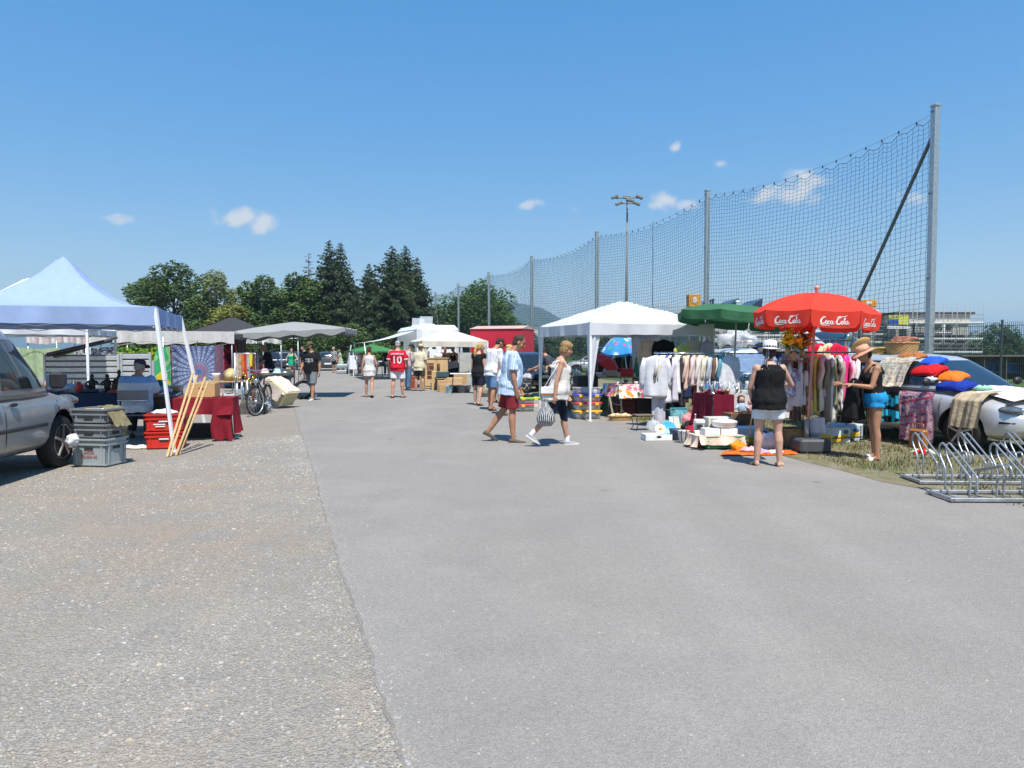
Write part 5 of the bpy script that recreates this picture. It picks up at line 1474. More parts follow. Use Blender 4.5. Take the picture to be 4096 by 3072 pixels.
mb = MB(); mb.tube([(-1.1,-.1,1.43),(.35,-.1,1.78)],.05,6); mb.obj('lifted_bar',DARKMETAL,t)
# ================================================================ building site beyond the field
CONC = mat('concrete_wall',(.36,.355,.34),rough=.9,var=.12,scale=.6,bump=.1); PALEC = mat('pale_render',(.50,.475,.44),rough=.9,var=.08,scale=.5); ROOFD = mat('roof_dark',(.045,.045,.05),rough=.8); PLANK = mat('scaffold_plank',(.66,.64,.62),rough=.6,var=.15,scale=2); TUBE = mat('scaffold_tube',(.24,.25,.26),rough=.6)
YB = 82; S_ = YB/FPX
def bx(x): return X(x,YB)
def bz(y): return (1402 - y)*S_ + CAMH
t = thing('unfinished_building','unfinished grey building block with a flat dark roof beyond the fence','building',(0,YB,0)); x0,x1,zr = bx(3580),bx(3868),bz(1242)
mb = MB(); mb.box(((x0 + x1)/2,5,(zr - .6)/2),(x1 - x0,10,zr - .6)); mb.obj('wall',CONC,t)
mb = MB(); mb.box(((x0 + x1)/2,5,zr - .95),(x1 - x0 + .3,10.4,1.0)); mb.obj('parapet',PALEC,t); mb = MB(); mb.box(((x0 + x1)/2,5,zr - .33),(x1 - x0 + .9,11,.22)); mb.obj('roof_slab',ROOFD,t)
for (a,b,y0,y1,k) in [(3715,3765,1288,1372,1),(3770,3800,1288,1372,1),(3592,3620,1280,1350,0),(3640,3690,1330,1372,0),(3790,3850,1340,1372,0),(3720,3845,1385,1400,0)]:
 mb = MB(); mb.box(((bx(a) + bx(b))/2,-.02,(bz(y0) + bz(y1))/2),(bx(b) - bx(a),.16,bz(y0) - bz(y1))); w = mb.obj('window',mat('site_glass',(.03,.035,.045),rough=.15),t)
 if k:
  for xx in (a,b): mb = MB(); mb.box((bx(xx),-.14,(bz(y0) + bz(y1))/2),(.14,.1,bz(y0) - bz(y1))); mb.obj('frame_side',WHITEMETAL,w)
  for yy in (y0 + 4,(y0 + y1)/2,y1): mb = MB(); mb.box(((bx(a) + bx(b))/2,-.145,bz(yy)),(bx(b) - bx(a) - .14,.09,.14)); mb.obj('frame_bar',WHITEMETAL,w)
t = thing('low_building','long low building with solar panels on its roof behind the parasols','building',(0,YB + 3,0)); xa,xb,z2 = bx(2590),bx(3578),bz(1226)
mb = MB(); mb.box(((xa + xb)/2,6,(z2 - .7)/2),(xb - xa,12,z2 - .7)); mb.obj('wall',CONC,t); mb = MB(); mb.box(((xa + xb)/2,5.9,z2 - .9),(xb - xa + .4,12.3,.7)); mb.obj('fascia',mat('fascia_grey',(.24,.24,.25),rough=.8),t)
mb = MB(); mb.box(((bx(2850) + bx(3560))/2,5.9,z2 - .36),(bx(3560) - bx(2850),12.4,.25)); mb.obj('roof_edge',MH if 'MH' in globals() else WHITEMETAL,t)
for i,x in enumerate((2845,2945,3045)):
 mb = MB(); w = bx(x + 70) - bx(x); mb.prism([(0,0),(w,.0),(w*1.05,1.35)],6,Matrix.Translation((bx(x - 25),3,z2 - .3)).to_3x3() if False else None); mb.v = [(v[0] + bx(x - 35),v[1] + 3,v[2] + z2 - .22) for v in mb.v]; mb.obj('solar_panel',mat('solar',(.02,.03,.06),rough=.2),t)
for i,(a,b,y0,y1) in enumerate([(2640,2700,1262,1300),(2710,2780,1262,1300)] + [(2860 + 62*k,2905 + 62*k,1322,1352) for k in range(11)] + [(2860 + 62*k,2905 + 62*k,1368,1395) for k in range(11)]):
 mb = MB(); mb.box(((bx(a) + bx(b))/2,-.02,(bz(y0) + bz(y1))/2),(bx(b) - bx(a),.14,bz(y0) - bz(y1))); w = mb.obj('window',mat('site_glass',(.03,.035,.045)),t); mb = MB(); mb.box(((bx(a) + bx(b))/2,-.12,bz(y1) - .05),(bx(b) - bx(a) + .2,.1,.12)); mb.obj('sill',WHITEMETAL,w)
# scaffolds, bay by bay
def scaffold(label,xs,Y,levels,ztop,group):
 t = thing('scaffold',label,'scaffold',(0,Y,0),0,group)
 for x in xs:
  for y in (0,.9): mb = MB(); mb.tube([(x,y,0),(x,y,ztop)],.045,6); mb.obj('upright',TUBE,t)
 for z in levels:
  mb = MB(); mb.box(((xs[0] + xs[-1])/2,.45,z),(xs[-1] - xs[0],.85,.09)); d = mb.obj('deck',PLANK,t)
  mb = MB(); mb.box(((xs[0] + xs[-1])/2,-.02,z + .15),(xs[-1] - xs[0],.03,.16)); mb.obj('toe_board',PLANK,d)
  for dz in (.55,1.0): mb = MB(); mb.tube([(xs[0],0,z + dz),(xs[-1],0,z + dz)],.03,5); mb.obj('guard_rail',TUBE,t)
 for i in range(len(xs) - 1):
  for a,b in zip(levels,levels[1:]): mb = MB(); mb.tube([(xs[i],0,a),(xs[i + 1],0,b)],.025,5); mb.obj('brace',TUBE,t)
lv = [bz(1412),bz(1360),bz(1297)]
scaffold('scaffold along the unfinished block, with three white decks',[bx(x) for x in range(3580,3940,52)],YB - 1.6,lv,bz(1216),'scaffolding')
scaffold('scaffold in front of the low building, left part',[bx(x) for x in range(2850,3215,60)],YB + 1.2,[bz(1405),bz(1368),bz(1345)],bz(1300),'scaffolding')
scaffold('scaffold in front of the low building, right part',[bx(x) for x in range(3215,3580,60)],YB + 1.2,[bz(1405),bz(1372),bz(1340)],bz(1300),'scaffolding')
scaffold('scaffold at the left end of the low building',[bx(x) for x in range(2600,2860,42)],YB + 1.0,[bz(1300),bz(1262)],bz(1205),'scaffolding')
# sign and orange containers
t = thing('building_sign','blue and yellow builder sign board reading RUDIGIER','sign',(bx(3552),YB - 2.0,0)); w = bx(3592) - bx(3512)
mb = MB(); mb.box((0,0,bz(1283)),(w,.08,bz(1264) - bz(1302))); mb.obj('board',mat('sign_grey',(.16,.18,.22),rough=.5),t)
mb = MB(); mb.box((-w*.25,-.045,bz(1291)),(w*.48,.02,.5)); mb.obj('blue_field',mat('sign_blue',(.03,.07,.30),rough=.5),t); mb = MB(); mb.box((w*.24,-.045,bz(1284)),(w*.5,.02,.98)); mb.obj('pale_field',mat('sign_pale',(.50,.52,.16),rough=.5),t); mb = MB(); mb.box((w*.08,-.06,bz(1295)),(w*.16,.02,.28)); mb.obj('yellow_field',mat('sign_yellow',(.75,.55,.02),rough=.5),t)
text_on('RUDIGIER',.66,mat('sign_letters',(.62,.58,.05),rough=.5),t,(0,-.075,bz(1273)),sx=.78)
for sx in (-1,1): mb = MB(); mb.tube([(sx*w*.45,.02,0),(sx*w*.45,.02,bz(1264))],.05,6); mb.obj('post',TUBE,t)
mb = MB(); mb.box((0,0,bz(1312)),(w*1.1,.06,.3)); mb.obj('lower_strip',WHITEMETAL,t)
ORG = mat('container_orange',(.55,.24,.02),rough=.6,var=.15,scale=1.2)
def lift(label,x0,x1,y0,y1,Y):
 t = thing('crane_box',label,'container',(X((x0 + x1)/2,Y),Y,0)); w = X(x1,Y) - X(x0,Y); za,zb = (1402 - y1)/FPX*Y + CAMH,(1402 - y0)/FPX*Y + CAMH
 mb = MB(); mb.box((0,.6,(za + zb)/2),(w,1.2,zb - za),bev=.05); mb.obj('box_shell',ORG,t); mb = MB(); mb.ell((0,-.02,(za + zb)/2),(w*.2,.05,(zb - za)*.3),14,8); mb.obj('emblem',PALEC,t)
 for sx in (-1,1): mb = MB(); mb.tube([(sx*w*.42,.1,0),(sx*w*.42,.1,za)],.06,6); mb.obj('leg',TUBE,t)
lift('orange site box with a pale emblem above the white tent',2752,2800,1178,1228,YB - 1); lift('yellow-orange site box right of the red parasol',3438,3502,1200,1228,YB - 1)
# dugout with blue seats
YD = 38; t = thing('dugout','low dugout shelter with blue seats at the edge of the field','shelter',(X(4060,YD),YD,0),R(-3)); wd = 5.6
mb = MB(); mb.box((0,.9,.62),(wd,.12,1.24)); mb.obj('rear_wall',mat('dugout_brown',(.10,.08,.055),rough=.8),t); mb = MB(); mb.box((0,.35,1.25),(wd + .2,1.3,.07)); mb.obj('roof',mat('dugout_roof',(.16,.125,.085),rough=.8),t)
for x in np.linspace(-wd/2,wd/2,6): mb = MB(); mb.box((x,.35,.61),(.06,1.1,1.2)); mb.obj('partition',mat('dugout_brown',(.10,.08,.055)),t)
for k in range(14): mb = MB(); mb.box((-wd/2 + .3 + .38*k,.5,.42),(.32,.35,.05)); mb.box((-wd/2 + .3 + .38*k,.68,.62),(.32,.05,.36)); mb.obj('seat',plastic('seat_blue',(.04,.13,.36)),t)
# ================================================================ right side: white gazebo stall
WCAN = cloth('tent_white',(.66,.68,.72),var=.03,tl=.22,bump=.15,bscale=4)
GZ = Vector((2.65,17.4,0))
gz = gazebo('white pavilion tent over the book and clothes stall',GZ,ROAD,3.1,1.86,2.14,2.75,WCAN,WHITEMETAL,conc=1.0,truss=False,
       curtains=[(-1,-1,'x',.34,.75,.05),(-1,-1,'y',.26,.75,.05),(1,-1,'x',.30,.9,.1),(-1,1,'y',.34,.45,.12),(1,1,'x',.5,.25,.4),(1,1,'y',.7,.3,.6)])
def loc(p,x,y,z=0,rz=ROAD): return Vector(p) + Vector((math.cos(rz)*x - math.sin(rz)*y,math.sin(rz)*x + math.cos(rz)*y,z))
# floral table in front
FT = Vector((2.95,16.62,0)); fl = blossoms([(.75,.12,.22),(.80,.22,.35),(.85,.30,.05),(.10,.42,.62),(.05,.10,.05),(.07,.14,.05),(.7,.08,.15)],(.74,.74,.73),7.0,.42)
table('folding table under the flowered cloth',FT,ROAD,1.45,.75,.76)
tablecloth('white cloth with large pink and orange flowers',FT,ROAD,1.47,.77,.76,(.30,.25,.2,.26),cloth('floral',(1,1,1),vcol=True,bump=.1),lambda x,y,z: fl(x + y*.9,0,z*1.0 + y*.4),res=3.4)
AMBER = mat('amber_glass',(.45,.16,.02),rough=.05,trans=.6,var=.1); CLG = mat('clear_glass',(.85,.87,.88),rough=.04,alpha=.35,spec=.9); PORC = mat('porcelain',(.75,.74,.72),rough=.2)
rnd = random.Random(9)
for i in range(9):
 x = .12 + .065*i; k = i % 3
 bottle('%s amber glass tumbler in the row on the flowered table' % ORD[i],loc(FT,x,.12 + .05*(i % 2),.767),.11,.03,AMBER,group='amber glasses',name='glass_tumbler',cat='glass')
def stemglass(label,c,s=1.0,group=None):
 t = thing('cocktail_glass',label,'glass',c,0,group); mb = MB(); mb.lathe([(.035*s,0),(.033*s,.004),(.005,.01),(.004,.09*s),(.05*s,.15*s),(.048*s,.15*s),(.004,.095*s)],16); mb.obj('bowl_and_stem',CLG,t)
for i in range(4): stemglass('%s clear cocktail glass from the left on the flowered table' % ORD[i],loc(FT,-.05 + .11*i,-.14 - .03*(i % 2),.767),1.0,'cocktail glasses')
for i,(x,y,r,h,m,nm) in enumerate([(-.62,-.1,.05,.06,PORC,'white cup'),(-.5,.05,.06,.08,PORC,'white lidded bowl'),(-.38,-.12,.045,.05,mat('blue_glaze',(.05,.12,.3),rough=.2),'blue glazed bowl'),(-.3,.1,.055,.09,mat('brown_glaze',(.18,.06,.02),rough=.2),'brown glazed jug'),(-.2,-.2,.05,.06,PORC,'small white dish'),(-.12,.05,.05,.10,mat('terracotta',(.42,.14,.06),rough=.6),'terracotta pot'),(-.55,-.25,.04,.05,mat('black_glaze',(.02,.02,.02),rough=.15),'black cup'),(.5,-.24,.06,.05,PORC,'white saucer bowl')]):
 bowl('%s on the flowered table' % nm,loc(FT,x,y,.767),r,h,m)
mb = MB(); mb.box((0,0,.07),(.16,.12,.14),bev=.01); one(mb,'white_canister','white square canister on the flowered table','canister',PORC,loc(FT,.06,-.24,.767),ROAD)
bottle('tall green-brown wine bottle behind the amber glasses',loc(FT,.62,.28,.767),.3,.037,mat('wine_glass',(.02,.03,.012),rough=.06))
bottle('dark squat bottle at the back of the flowered table',loc(FT,.38,.3,.767),.24,.045,mat('wine_glass2',(.03,.012,.012),rough=.06))
# under the flowered table: dark cases, a picture frame, basket of balls
mb = MB(); mb.box((0,0,.22),(.7,.3,.44),bev=.02); one(mb,'suitcase','black case standing under the flowered table','suitcase',BLACKPL,loc(FT,.28,.1),ROAD)
mb = MB(); mb.box((0,0,.2),(.5,.12,.4),bev=.02); one(mb,'suitcase','dark red case under the flowered table','suitcase',mat('burgundy',(.10,.012,.02),rough=.5),loc(FT,-.32,.05),ROAD)
t = thing('wooden_picture','empty wooden picture frame leaning under the flowered table','picture frame',loc(FT,-.62,-.18),ROAD + .5)
Q = Matrix.Rotation(R(-14),3,'X')
for (a,b) in (((-.2,0),(-.2,.5)),((.2,0),(.2,.5)),((-.2,.5),(.2,.5)),((-.2,.0),(.2,.0))):
 mb = MB(); mb.bar(Q @ Vector((a[0],0,a[1] + .02)),Q @ Vector((b[0],0,b[1] + .02)),.045,.025); mb.obj('frame_side',mat('pale_frame',(.38,.33,.24),rough=.6),t)
bk = basket('oval wicker basket full of pale balls on the ground',loc(G(2480,1683),0,0),.13,.11,sx=1.8,rz=R(8))
for i in range(7):
 mb = MB(); mb.ell((0,0,0),(.055,.05,.048),12,8); one(mb,'straw_ball','%s pale ball from the left in the oval basket' % ORD[i],'ball',mat('pale_ball',(.62,.48,.30),rough=.8,var=.2),G(2480,1683) + Vector((-.18 + .06*i,.03*(i % 2*2 - 1),.105 + .01*(i % 3))),group='pale balls in the basket')
# clear tubs with coloured lids at the front left corner
TL = [plastic('lid_yellow',(.80,.45,.015)),plastic('lid_red',(.62,.03,.03)),plastic('lid_blue',(.03,.07,.50)),None]
tb = G(2350,1678); rr = random.Random(2); FILL = [PAPER,mat('fill_grey',(.3,.3,.32)),mat('fill_tan',(.4,.3,.2)),mat('fill_red',(.4,.1,.1)),mat('fill_blue',(.15,.2,.35))]
for i in range(4):
 tub(['bottom clear tub with yellow lid of the front stack','clear tub with red lid, second from the ground in the front stack','clear tub with blue lid, third in the front stack','open clear tub on top of the front stack'][i],tb + Vector((0,.18,.182*i + .012)),R(8),.60,.42,.165,TL[i],'clear tubs stacked by the tent pole',
  [(-.3 + .2*j,rr.uniform(-.15,.1),.15,rr.choice(FILL)) for j in range(4)])
tb2 = G(2112,1648)
for i in range(2):
 tub(['lower clear tub with red lid beside the tent leg','upper clear tub with lime lid beside the tent leg'][i],tb2 + Vector((0,.2,.17*i + .012)),R(12),.55,.4,.155,[TL[1],plastic('lid_lime',(.35,.70,.03))][i],'clear tubs beside the left leg',[(-.3 + .2*j,0,.15,rr.choice(FILL)) for j in range(4)])
for i in range(3):
 mb = MB(); mb.lathe([(.14,0),(.15,.01),(.14,.02),(.01,.021)],22); one(mb,'pan_lid','%s black lid of the pile on the lime tub' % ['bottom','middle','top'][i],'lid',BLACKPL,tb2 + Vector((.02,.15,.372 + .022*i)),group='black lids')
mb = MB(); mb.grid(lambda u,v: (-.28 + .3*u,-.20,.25 - .30*v + .02*math.sin(u*7)),8,8); one(mb,'cloth_bag','crumpled clear bag beside the lime tub','bag',CLEAR,tb2 + Vector((.42,.05,.06)))
# book table at the back
BT = Vector((X(2350,19.0),19.0,0)); BR = R(9)
table('long table stacked with books inside the white tent',BT,BR,2.5,.8,.84,top=PALEWOOD)
BC = [('red',(.55,.02,.03)),('white',(.72,.71,.68)),('grey',(.25,.25,.26)),('yellow',(.72,.58,.12)),('dark',(.03,.03,.035)),('orange',(.65,.2,.05)),('blue',(.06,.12,.35)),('cream',(.6,.54,.42)),('pink',(.65,.35,.38))]
cnt = {}
for i in range(46):
 x = -1.15 + 2.3*(i % 23)/22 + rr.uniform(-.02,.02); y = -.28 if i < 23 else .02; st = rr.choice((1,1,2,3))
 z = .85
 for k in range(st):
  nm,c = rr.choice(BC); h = rr.uniform(.02,.05); w = rr.uniform(.11,.17); cnt[nm] = cnt.get(nm,0) + 1
  q = cnt[nm]
  if q > 24: continue
  mb = MB(); mb.box((0,0,h/2),(w,.21,h),mi=0); mb.box((0,-.002,h/2),(w - .008,.21,h - .008),mi=1)
  mb.box((0,-.104,h*.5),(w*.6,.003,h*.3),mi=1)
  one(mb,'book','%s %s book laid out on the book table' % (ORD[q - 1],nm),'book',[mat('book_' + nm,c,rough=.5),PAPER],loc(BT,x,y,z,BR),BR + rr.uniform(-.15,.15),'books on the book table'); z += h + .002
for i,(x,w,h,m,lab) in enumerate([(-.95,.34,.26,mat('case_black',(.02,.02,.022),rough=.4),'black audio case on the book table'),(.55,.30,.16,mat('box_beige',(.42,.36,.28),rough=.7),'beige slipcase box on the book table'),(.95,.34,.20,mat('box_red2',(.55,.02,.03),rough=.5),'red box at the right end of the book table')]):
 mb = MB(); mb.box((0,0,h/2),(w,.25,h),bev=.008); one(mb,'box',lab,'box',m,loc(BT,x,-.3,.86,BR),BR)
# boxes below the book table
for i,(x,w,h,m,lab) in enumerate([(-.9,.5,.42,plastic('tub_grey',(.33,.36,.42)),'grey blue plastic box under the book table'),(-.3,.45,.34,WICKER,'square wicker hamper under the book table'),(.3,.55,.5,plastic('tub_green',(.10,.20,.07)),'dark green box under the book table'),(.9,.4,.3,CARDBOARD,'brown carton under the book table')]):
 mb = MB(); mb.box((0,0,h/2),(w,.4,h),bev=.015); mb.box((0,0,h),(w + .03,.43,.03),bev=.008); one(mb,'box',lab,'box',m,loc(BT,x,-.1,0,BR),BR)
mb = MB(); mb.box((0,0,.45),(.55,.45,.9),bev=.03); one(mb,'suitcase','large black case standing beside the book table','suitcase',mat('case_black2',(.022,.022,.025),rough=.5),loc(BT,-.25,-.75,0,BR),BR)
# parasols inside and behind the tent
parasol('small open red umbrella lying tilted on the book table',loc(BT,.35,-.05,.87,BR),loc(BT,.62,-.15,1.30,BR),.40,.16,.03,mat('umbrella_red',(.62,.02,.03),rough=.5,var=.05),8,name='umbrella',tilt=(.55,-.35,.75),pole=CHROME)
BLP = cloth('beach_blue',(1,1,1),vcol=True,tl=.2); bp_ = Vector((X(2490,21.2),21.2,0))
pr_,vals,T = parasol('blue printed beach parasol behind the white tent',bp_ + Vector((.25,0,0)),bp_ + Vector((0,0,1.93)),.72,.30,.08,BLP,8,tilt=(-.22,-.3,1))
bl = blossoms([(.75,.8,.82),(.75,.12,.1),(.8,.75,.2),(.1,.5,.3)],(.06,.32,.70),7,.22)
for o in [o for o in bpy.data.objects if o.parent == pr_ and (o.name.startswith('panel') or o.name.startswith('valance'))]: set_col(o,lambda x,y,z: bl(x + y*.7,0,z*2))
t = thing('folded_parasol','folded green and dark parasol leaning behind the flowered table','parasol',Vector((X(2545,18.9),18.9,0)),0)
mb = MB(); mb.lathe([(.02,.3),(.10,.55),(.09,.8),(.05,1.15),(.012,1.4)],12,sx=1,sy=.7); mb.obj('folded_canopy',mat('parasol_green',(.02,.24,.11),rough=.7,var=.35,scale=9,stretch=(6,6,.4)),t); mb = MB(); mb.tube([(0,0,0),(0,0,1.5)],.016,8); mb.obj('pole',ALU,t)
# dark garments hanging at the back
clothes_rail('clothes rail with dark garments at the back of the tent',(X(2390,22),22,0),(X(2560,22.2),22.2,0),1.62)
for i in range(10):
 c = [(.02,.02,.022),(.05,.03,.025),(.12,.10,.07),(.03,.035,.03),(.16,.13,.09),(.02,.02,.03),(.08,.09,.05),(.025,.02,.02),(.2,.16,.11),(.03,.03,.03)][i]
 hung('%s garment from the left on the dark rail behind the tent' % ORD[i],Vector((X(2390 + 17*i,22.02 + .02*i),22.02 + .02*i,1.62)),R(78),.42,.85,cloth('rear_%d' % i,c),'shirt',.5,seed=i,group='dark garments behind the tent')
for i,(x,y,lab,m) in enumerate([(2600,1450,'cream lace top hanging on the tent pole',cloth('cream_lace',(.48,.44,.34))),(2655,1440,'black sweater hanging under the tent edge',cloth('black_knit',(.010,.010,.011)))]):
 hung(lab,W(x,1350,16.9),R(10),.46,.75,m,'shirt',.5,seed=20 + i)
# ---- first clothes rail in front of the tent
RA,RB = Vector((X(2630,14.45),14.45,0)),Vector((X(2905,14.75),14.75,0)); RH = 1.48
clothes_rail('chrome clothes rail with pale summer clothes in front of the tent',RA,RB,RH)
rd = (RB - RA); L1 = rd.length; rang = math.atan2(rd.y,rd.x)
ST = lambda a,b,s: (lambda x,y,z: a if (z*s) % 1 < .5 else b)
R1 = [('beige linen',(.48,.42,.32),'trousers',1.0),('pale cream',(.62,.57,.46),'shirt',1.02),('ochre tan',(.34,.22,.09),'trousers',1.12),('off-white',(.66,.62,.56),'shirt',1.05),('stone grey',(.40,.38,.34),'trousers',1.0),('black',(.014,.014,.015),'shirt',1.12),
      ('light grey-blue',(.42,.47,.54),'shirt',.95),('teal blue',(.10,.28,.36),'shirt',.62),('powder pink',(.62,.48,.46),'shirt',.66),('lilac white',(.58,.55,.62),'shirt',.98),('white',(.72,.72,.73),'shirt',.82),('zebra striped',None,'shirt',.72),('mocha brown',(.16,.09,.06),'shirt',.80),('navy',(.02,.025,.07),'dress',.92),('violet blue',(.11,.08,.36),'dress',.86),('pale taupe',(.46,.42,.40),'shirt',.70),('cream striped',None,'shirt',.9),('soft peach',(.62,.44,.36),'shirt',.74),('bright white',(.66,.66,.67),'dress',1.0),('rust brown',(.30,.11,.05),'trousers',1.05),('ivory',(.62,.58,.5),'shirt',.8),('charcoal',(.05,.05,.055),'trousers',1.1)]
random.Random(8).shuffle(R1)
for i,(nm,c,kd,l) in enumerate(R1):
 p = RA + rd*((i + 1.3)/(len(R1) + 1.4)) + Vector((0,0,RH))
 m = cloth('rail_' + nm.replace(' ','_'),c) if c else cloth('zebra',(1,1,1),vcol=True)
 hung('%s %s hanging on the chrome rail, %s from the left' % (nm,{'shirt': 'shirt','trousers': 'trousers','dress': 'dress'}[kd],ORD[i]),p,rang + R(44 + 9*math.sin(i*3)),.46,l,m,kd,.48 if kd == 'shirt' else 0,None if c else ST((.7,.7,.68),(.05,.05,.05),22),'clothes on the chrome rail',.05,seed=30 + i)
WSH = cloth('white_shirt',(.58,.59,.62))
hung('open white long-sleeved shirt facing out at the left end of the chrome rail',RA + Vector((-.06,-.12,RH)),R(-8),.50,.88,WSH,'shirt',.62,seed=51,thick=.06)
hung('white embroidered trousers below the white shirt',RA + Vector((.02,-.06,RH - .52)),R(-4),.46,.92,cloth('pale_grey_blue',(.46,.48,.54)),'trousers',0,seed=52,thick=.05)
hung('white jacket at the right end of the chrome rail',RB + Vector((.02,-.08,RH)),R(20),.46,.72,WSH,'shirt',.5,seed=53,thick=.07)
hung('sand-coloured large cloth hung on the tent edge above the chrome rail',W(2772,1352,15.9),R(14),.62,.62,cloth('sand',(.50,.44,.35)),'top',0,seed=54,thick=.03)
hung('lilac blouse hung on the tent edge beside the sand cloth',W(2830,1352,16.0),R(40),.36,.6,cloth('lilac',(.42,.38,.52)),'shirt',.4,seed=55)
hung('olive yellow scarf blouse draped over the chrome rail',W(2728,1372,15.3),R(24),.42,.42,cloth('olive_yellow',(.48,.45,.10)),'top',0,seed=56,thick=.09)
# ---- second table with glass and silver
T2 = Vector((X(2965,13.5),13.5,0)); T2R = R(10)
table('table of silverware and glass in front of the white car',T2,T2R,1.5,.75,.72)
tablecloth('grey lace cloth over the silverware table',T2,T2R,1.52,.77,.72,(.42,.3,.2,.0),cloth('lace',(.50,.48,.47)),seed=3)
c_ = loc(T2,-.56,-.03,0,T2R)
tablecloth('dark red cloth on the left end of the silverware table',c_,T2R,.40,.80,.728,(.58,0,0,.58),cloth('wine_red',(.14,.008,.025)),seed=5)
rr = random.Random(11)
SILV = mat('silverware',(.62,.62,.60),rough=.18,metal=1,var=.1)
kinds = [('silver candlestick','candlestick'),('silver coffee pot','pot'),('silver bowl','bowl'),('glass vase','vase'),('crystal decanter','decanter'),('silver cup','cup'),('porcelain figurine','figurine'),('glass bowl','bowl')]
kc = {}
for i in range(34):
 nm,cat = kinds[i % 8]; kc[nm] = kc.get(nm,0) + 1
 x = -.68 + 1.36*(i % 17)/16; y = (-.26 if i < 17 else .02) + rr.uniform(-.08,.1); p = loc(T2,x,y,.736,T2R); s = rr.uniform(.8,1.3)
 lab = '%s %s on the silverware table' % (ORD[kc[nm] - 1],nm)
 mb = MB()
 if cat == 'candlestick': mb.lathe([(.05*s,0),(.045*s,.012),(.012,.03),(.018,.09),(.010,.12),(.010,.2*s),(.025,.21*s),(.012,.22*s)],14)
 elif cat == 'pot': mb.lathe([(.04,0),(.06*s,.05),(.065*s,.1),(.035,.17),(.03,.19),(.035,.2),(.005,.23)],16); mb.tube([(.05,0,.06),(.1,0,.12),(.12,0,.18)],[.014,.01,.008],7); mb.tube([(-.05,0,.16),(-.11,0,.15),(-.11,0,.08),(-.055,0,.06)],.007,6)
 elif cat == 'bowl': mb.lathe([(.03,0),(.035,.01),(.08*s,.05),(.095*s,.07),(.09*s,.07),(.03,.02),(.004,.018)],18)
 elif cat == 'vase': mb.lathe([(.03,0),(.04*s,.03),(.05*s,.09),(.025,.16),(.045,.22),(.04,.22),(.02,.16)],16)
 elif cat == 'decanter': mb.lathe([(.05,0),(.06,.04),(.055,.11),(.018,.16),(.016,.2),(.028,.21),(.02,.26),(.003,.27)],12)
 elif cat == 'cup': mb.lathe([(.03,0),(.025,.01),(.008,.03),(.03,.06),(.04,.12),(.037,.12),(.02,.06)],14)
 else: mb.lathe([(.035,0),(.03,.03),(.025,.08),(.03,.12),(.018,.15),(.024,.18),(.004,.205)],12)
 one(mb,nm.split()[-1].replace('pot','coffee_pot'),lab,cat,SILV if 'silver' in nm else (PORC if 'porc' in nm else CLG),p,rr.uniform(0,6),'silver and glass on the table')
for i,(x,lab,c) in enumerate([(-.58,'red glass jar on the left of the silverware table',(.5,.02,.03)),(-.42,'brass bell on the silverware table',(.5,.33,.08))]):
 bowl(lab,loc(T2,x,-.3,.737,T2R),.05,.09,mat('acc%d' % i,c,rough=.2,metal=.6*i),name='jar',cat='jar')
# white car: silver sunshade and goods on the bonnet, blue cover, bags on the roof
wcm = Vector((X(2985,18.0),18.0,0))
drape('silver foil sunshade behind the windscreen of the white car',lambda u,v: wcm + Vector((-.55 + 1.0*u,-1.28 + .62*v,1.03 + .42*v + .015*noise.noise((u*8,v*8,0)))),20,8,mat('foil',(.75,.77,.78),rough=.25,metal=.9,var=.1,bump=.8,bscale=9),'sunshade','sunshade')
drape('blue plastic cover over the rear of the white car roof',lambda u,v: wcm + Vector((.18 + .72*u,-.55 + 1.2*v,1.66 - .45*u ** 2 - .10*v + .02*noise.noise((u*6,v*6,3)))),14,14,mat('blue_cover',(.04,.12,.48),rough=.35,var=.15,bump=.5,bscale=7),'car_cover','cover')
for i,(x,y,z,sx,m,lab) in enumerate([(-.42,-.2,1.68,.34,'white','big clear bag of white bits on the white car roof'),(-.05,-.05,1.68,.28,'red','clear bag with red and white things on the white car roof')]):
 mb = MB(); mb.ell((0,0,sx*.45),(sx,sx*.8,sx*.55),16,10); o = one(mb,'plastic_bag',lab,'bag',CLEAR,wcm + Vector((x,y,z))); folds(o,.16,(5,5,5),i)
 for k in range(5):
  mb = MB(); mb.ell((rr.uniform(-.15,.15),rr.uniform(-.1,.1),sx*.4 + rr.uniform(-.08,.08)),(.09,.07,.05),8,6); mb.obj('contents',[WHITEPL,mat('soft_red',(.6,.1,.1),rough=.8)][1 if (i and k % 2) else 0],o)
for i in range(8):
 mb = MB(); s = rr.uniform(.06,.12); mb.lathe([(s*.5,0),(s,.02),(s*.9,.05),(s*.5,.06),(s*.1,.10)],16); one(mb,'silver_dish','%s silver dish from the left on the white car bonnet' % ORD[i],'dish',SILV,wcm + Vector((-.6 + .15*i,-1.78 + .12*(i % 2),.915)),rr.uniform(0,6),'silver dishes on the bonnet')
drape('white cloth spread over the bonnet of the white car',lambda u,v: wcm + Vector((-.72 + 1.44*u,-1.30 - .62*v,1.02 - .12*v - .02*(2*u - 1) ** 2)),12,10,cloth('bonnet_white',(.74,.74,.74)),'bonnet_cloth','cloth')
# ---- green parasol
GP = cloth('parasol_green',(.055,.17,.085),tl=.22,var=.05); gb = Vector((X(2930,15.25),15.25,0))
def gfoot(t):
 mb = MB(); mb.lathe([(.25,0),(.25,.05),(.06,.09),(.03,.3),(.02,.3)],20); mb.obj('base',mat('concrete',(.3,.3,.29),rough=.9),t)
parasol('dark green parasol with a white knob beside the white tent',gb,W(2948,1222,15.25),1.27,.23,.18,GP,8,pole=mat('pole_beige',(.45,.42,.36),rough=.5),finial=WHITEPL,rot0=.25,foot=gfoot,tilt=(.10,.03,1))
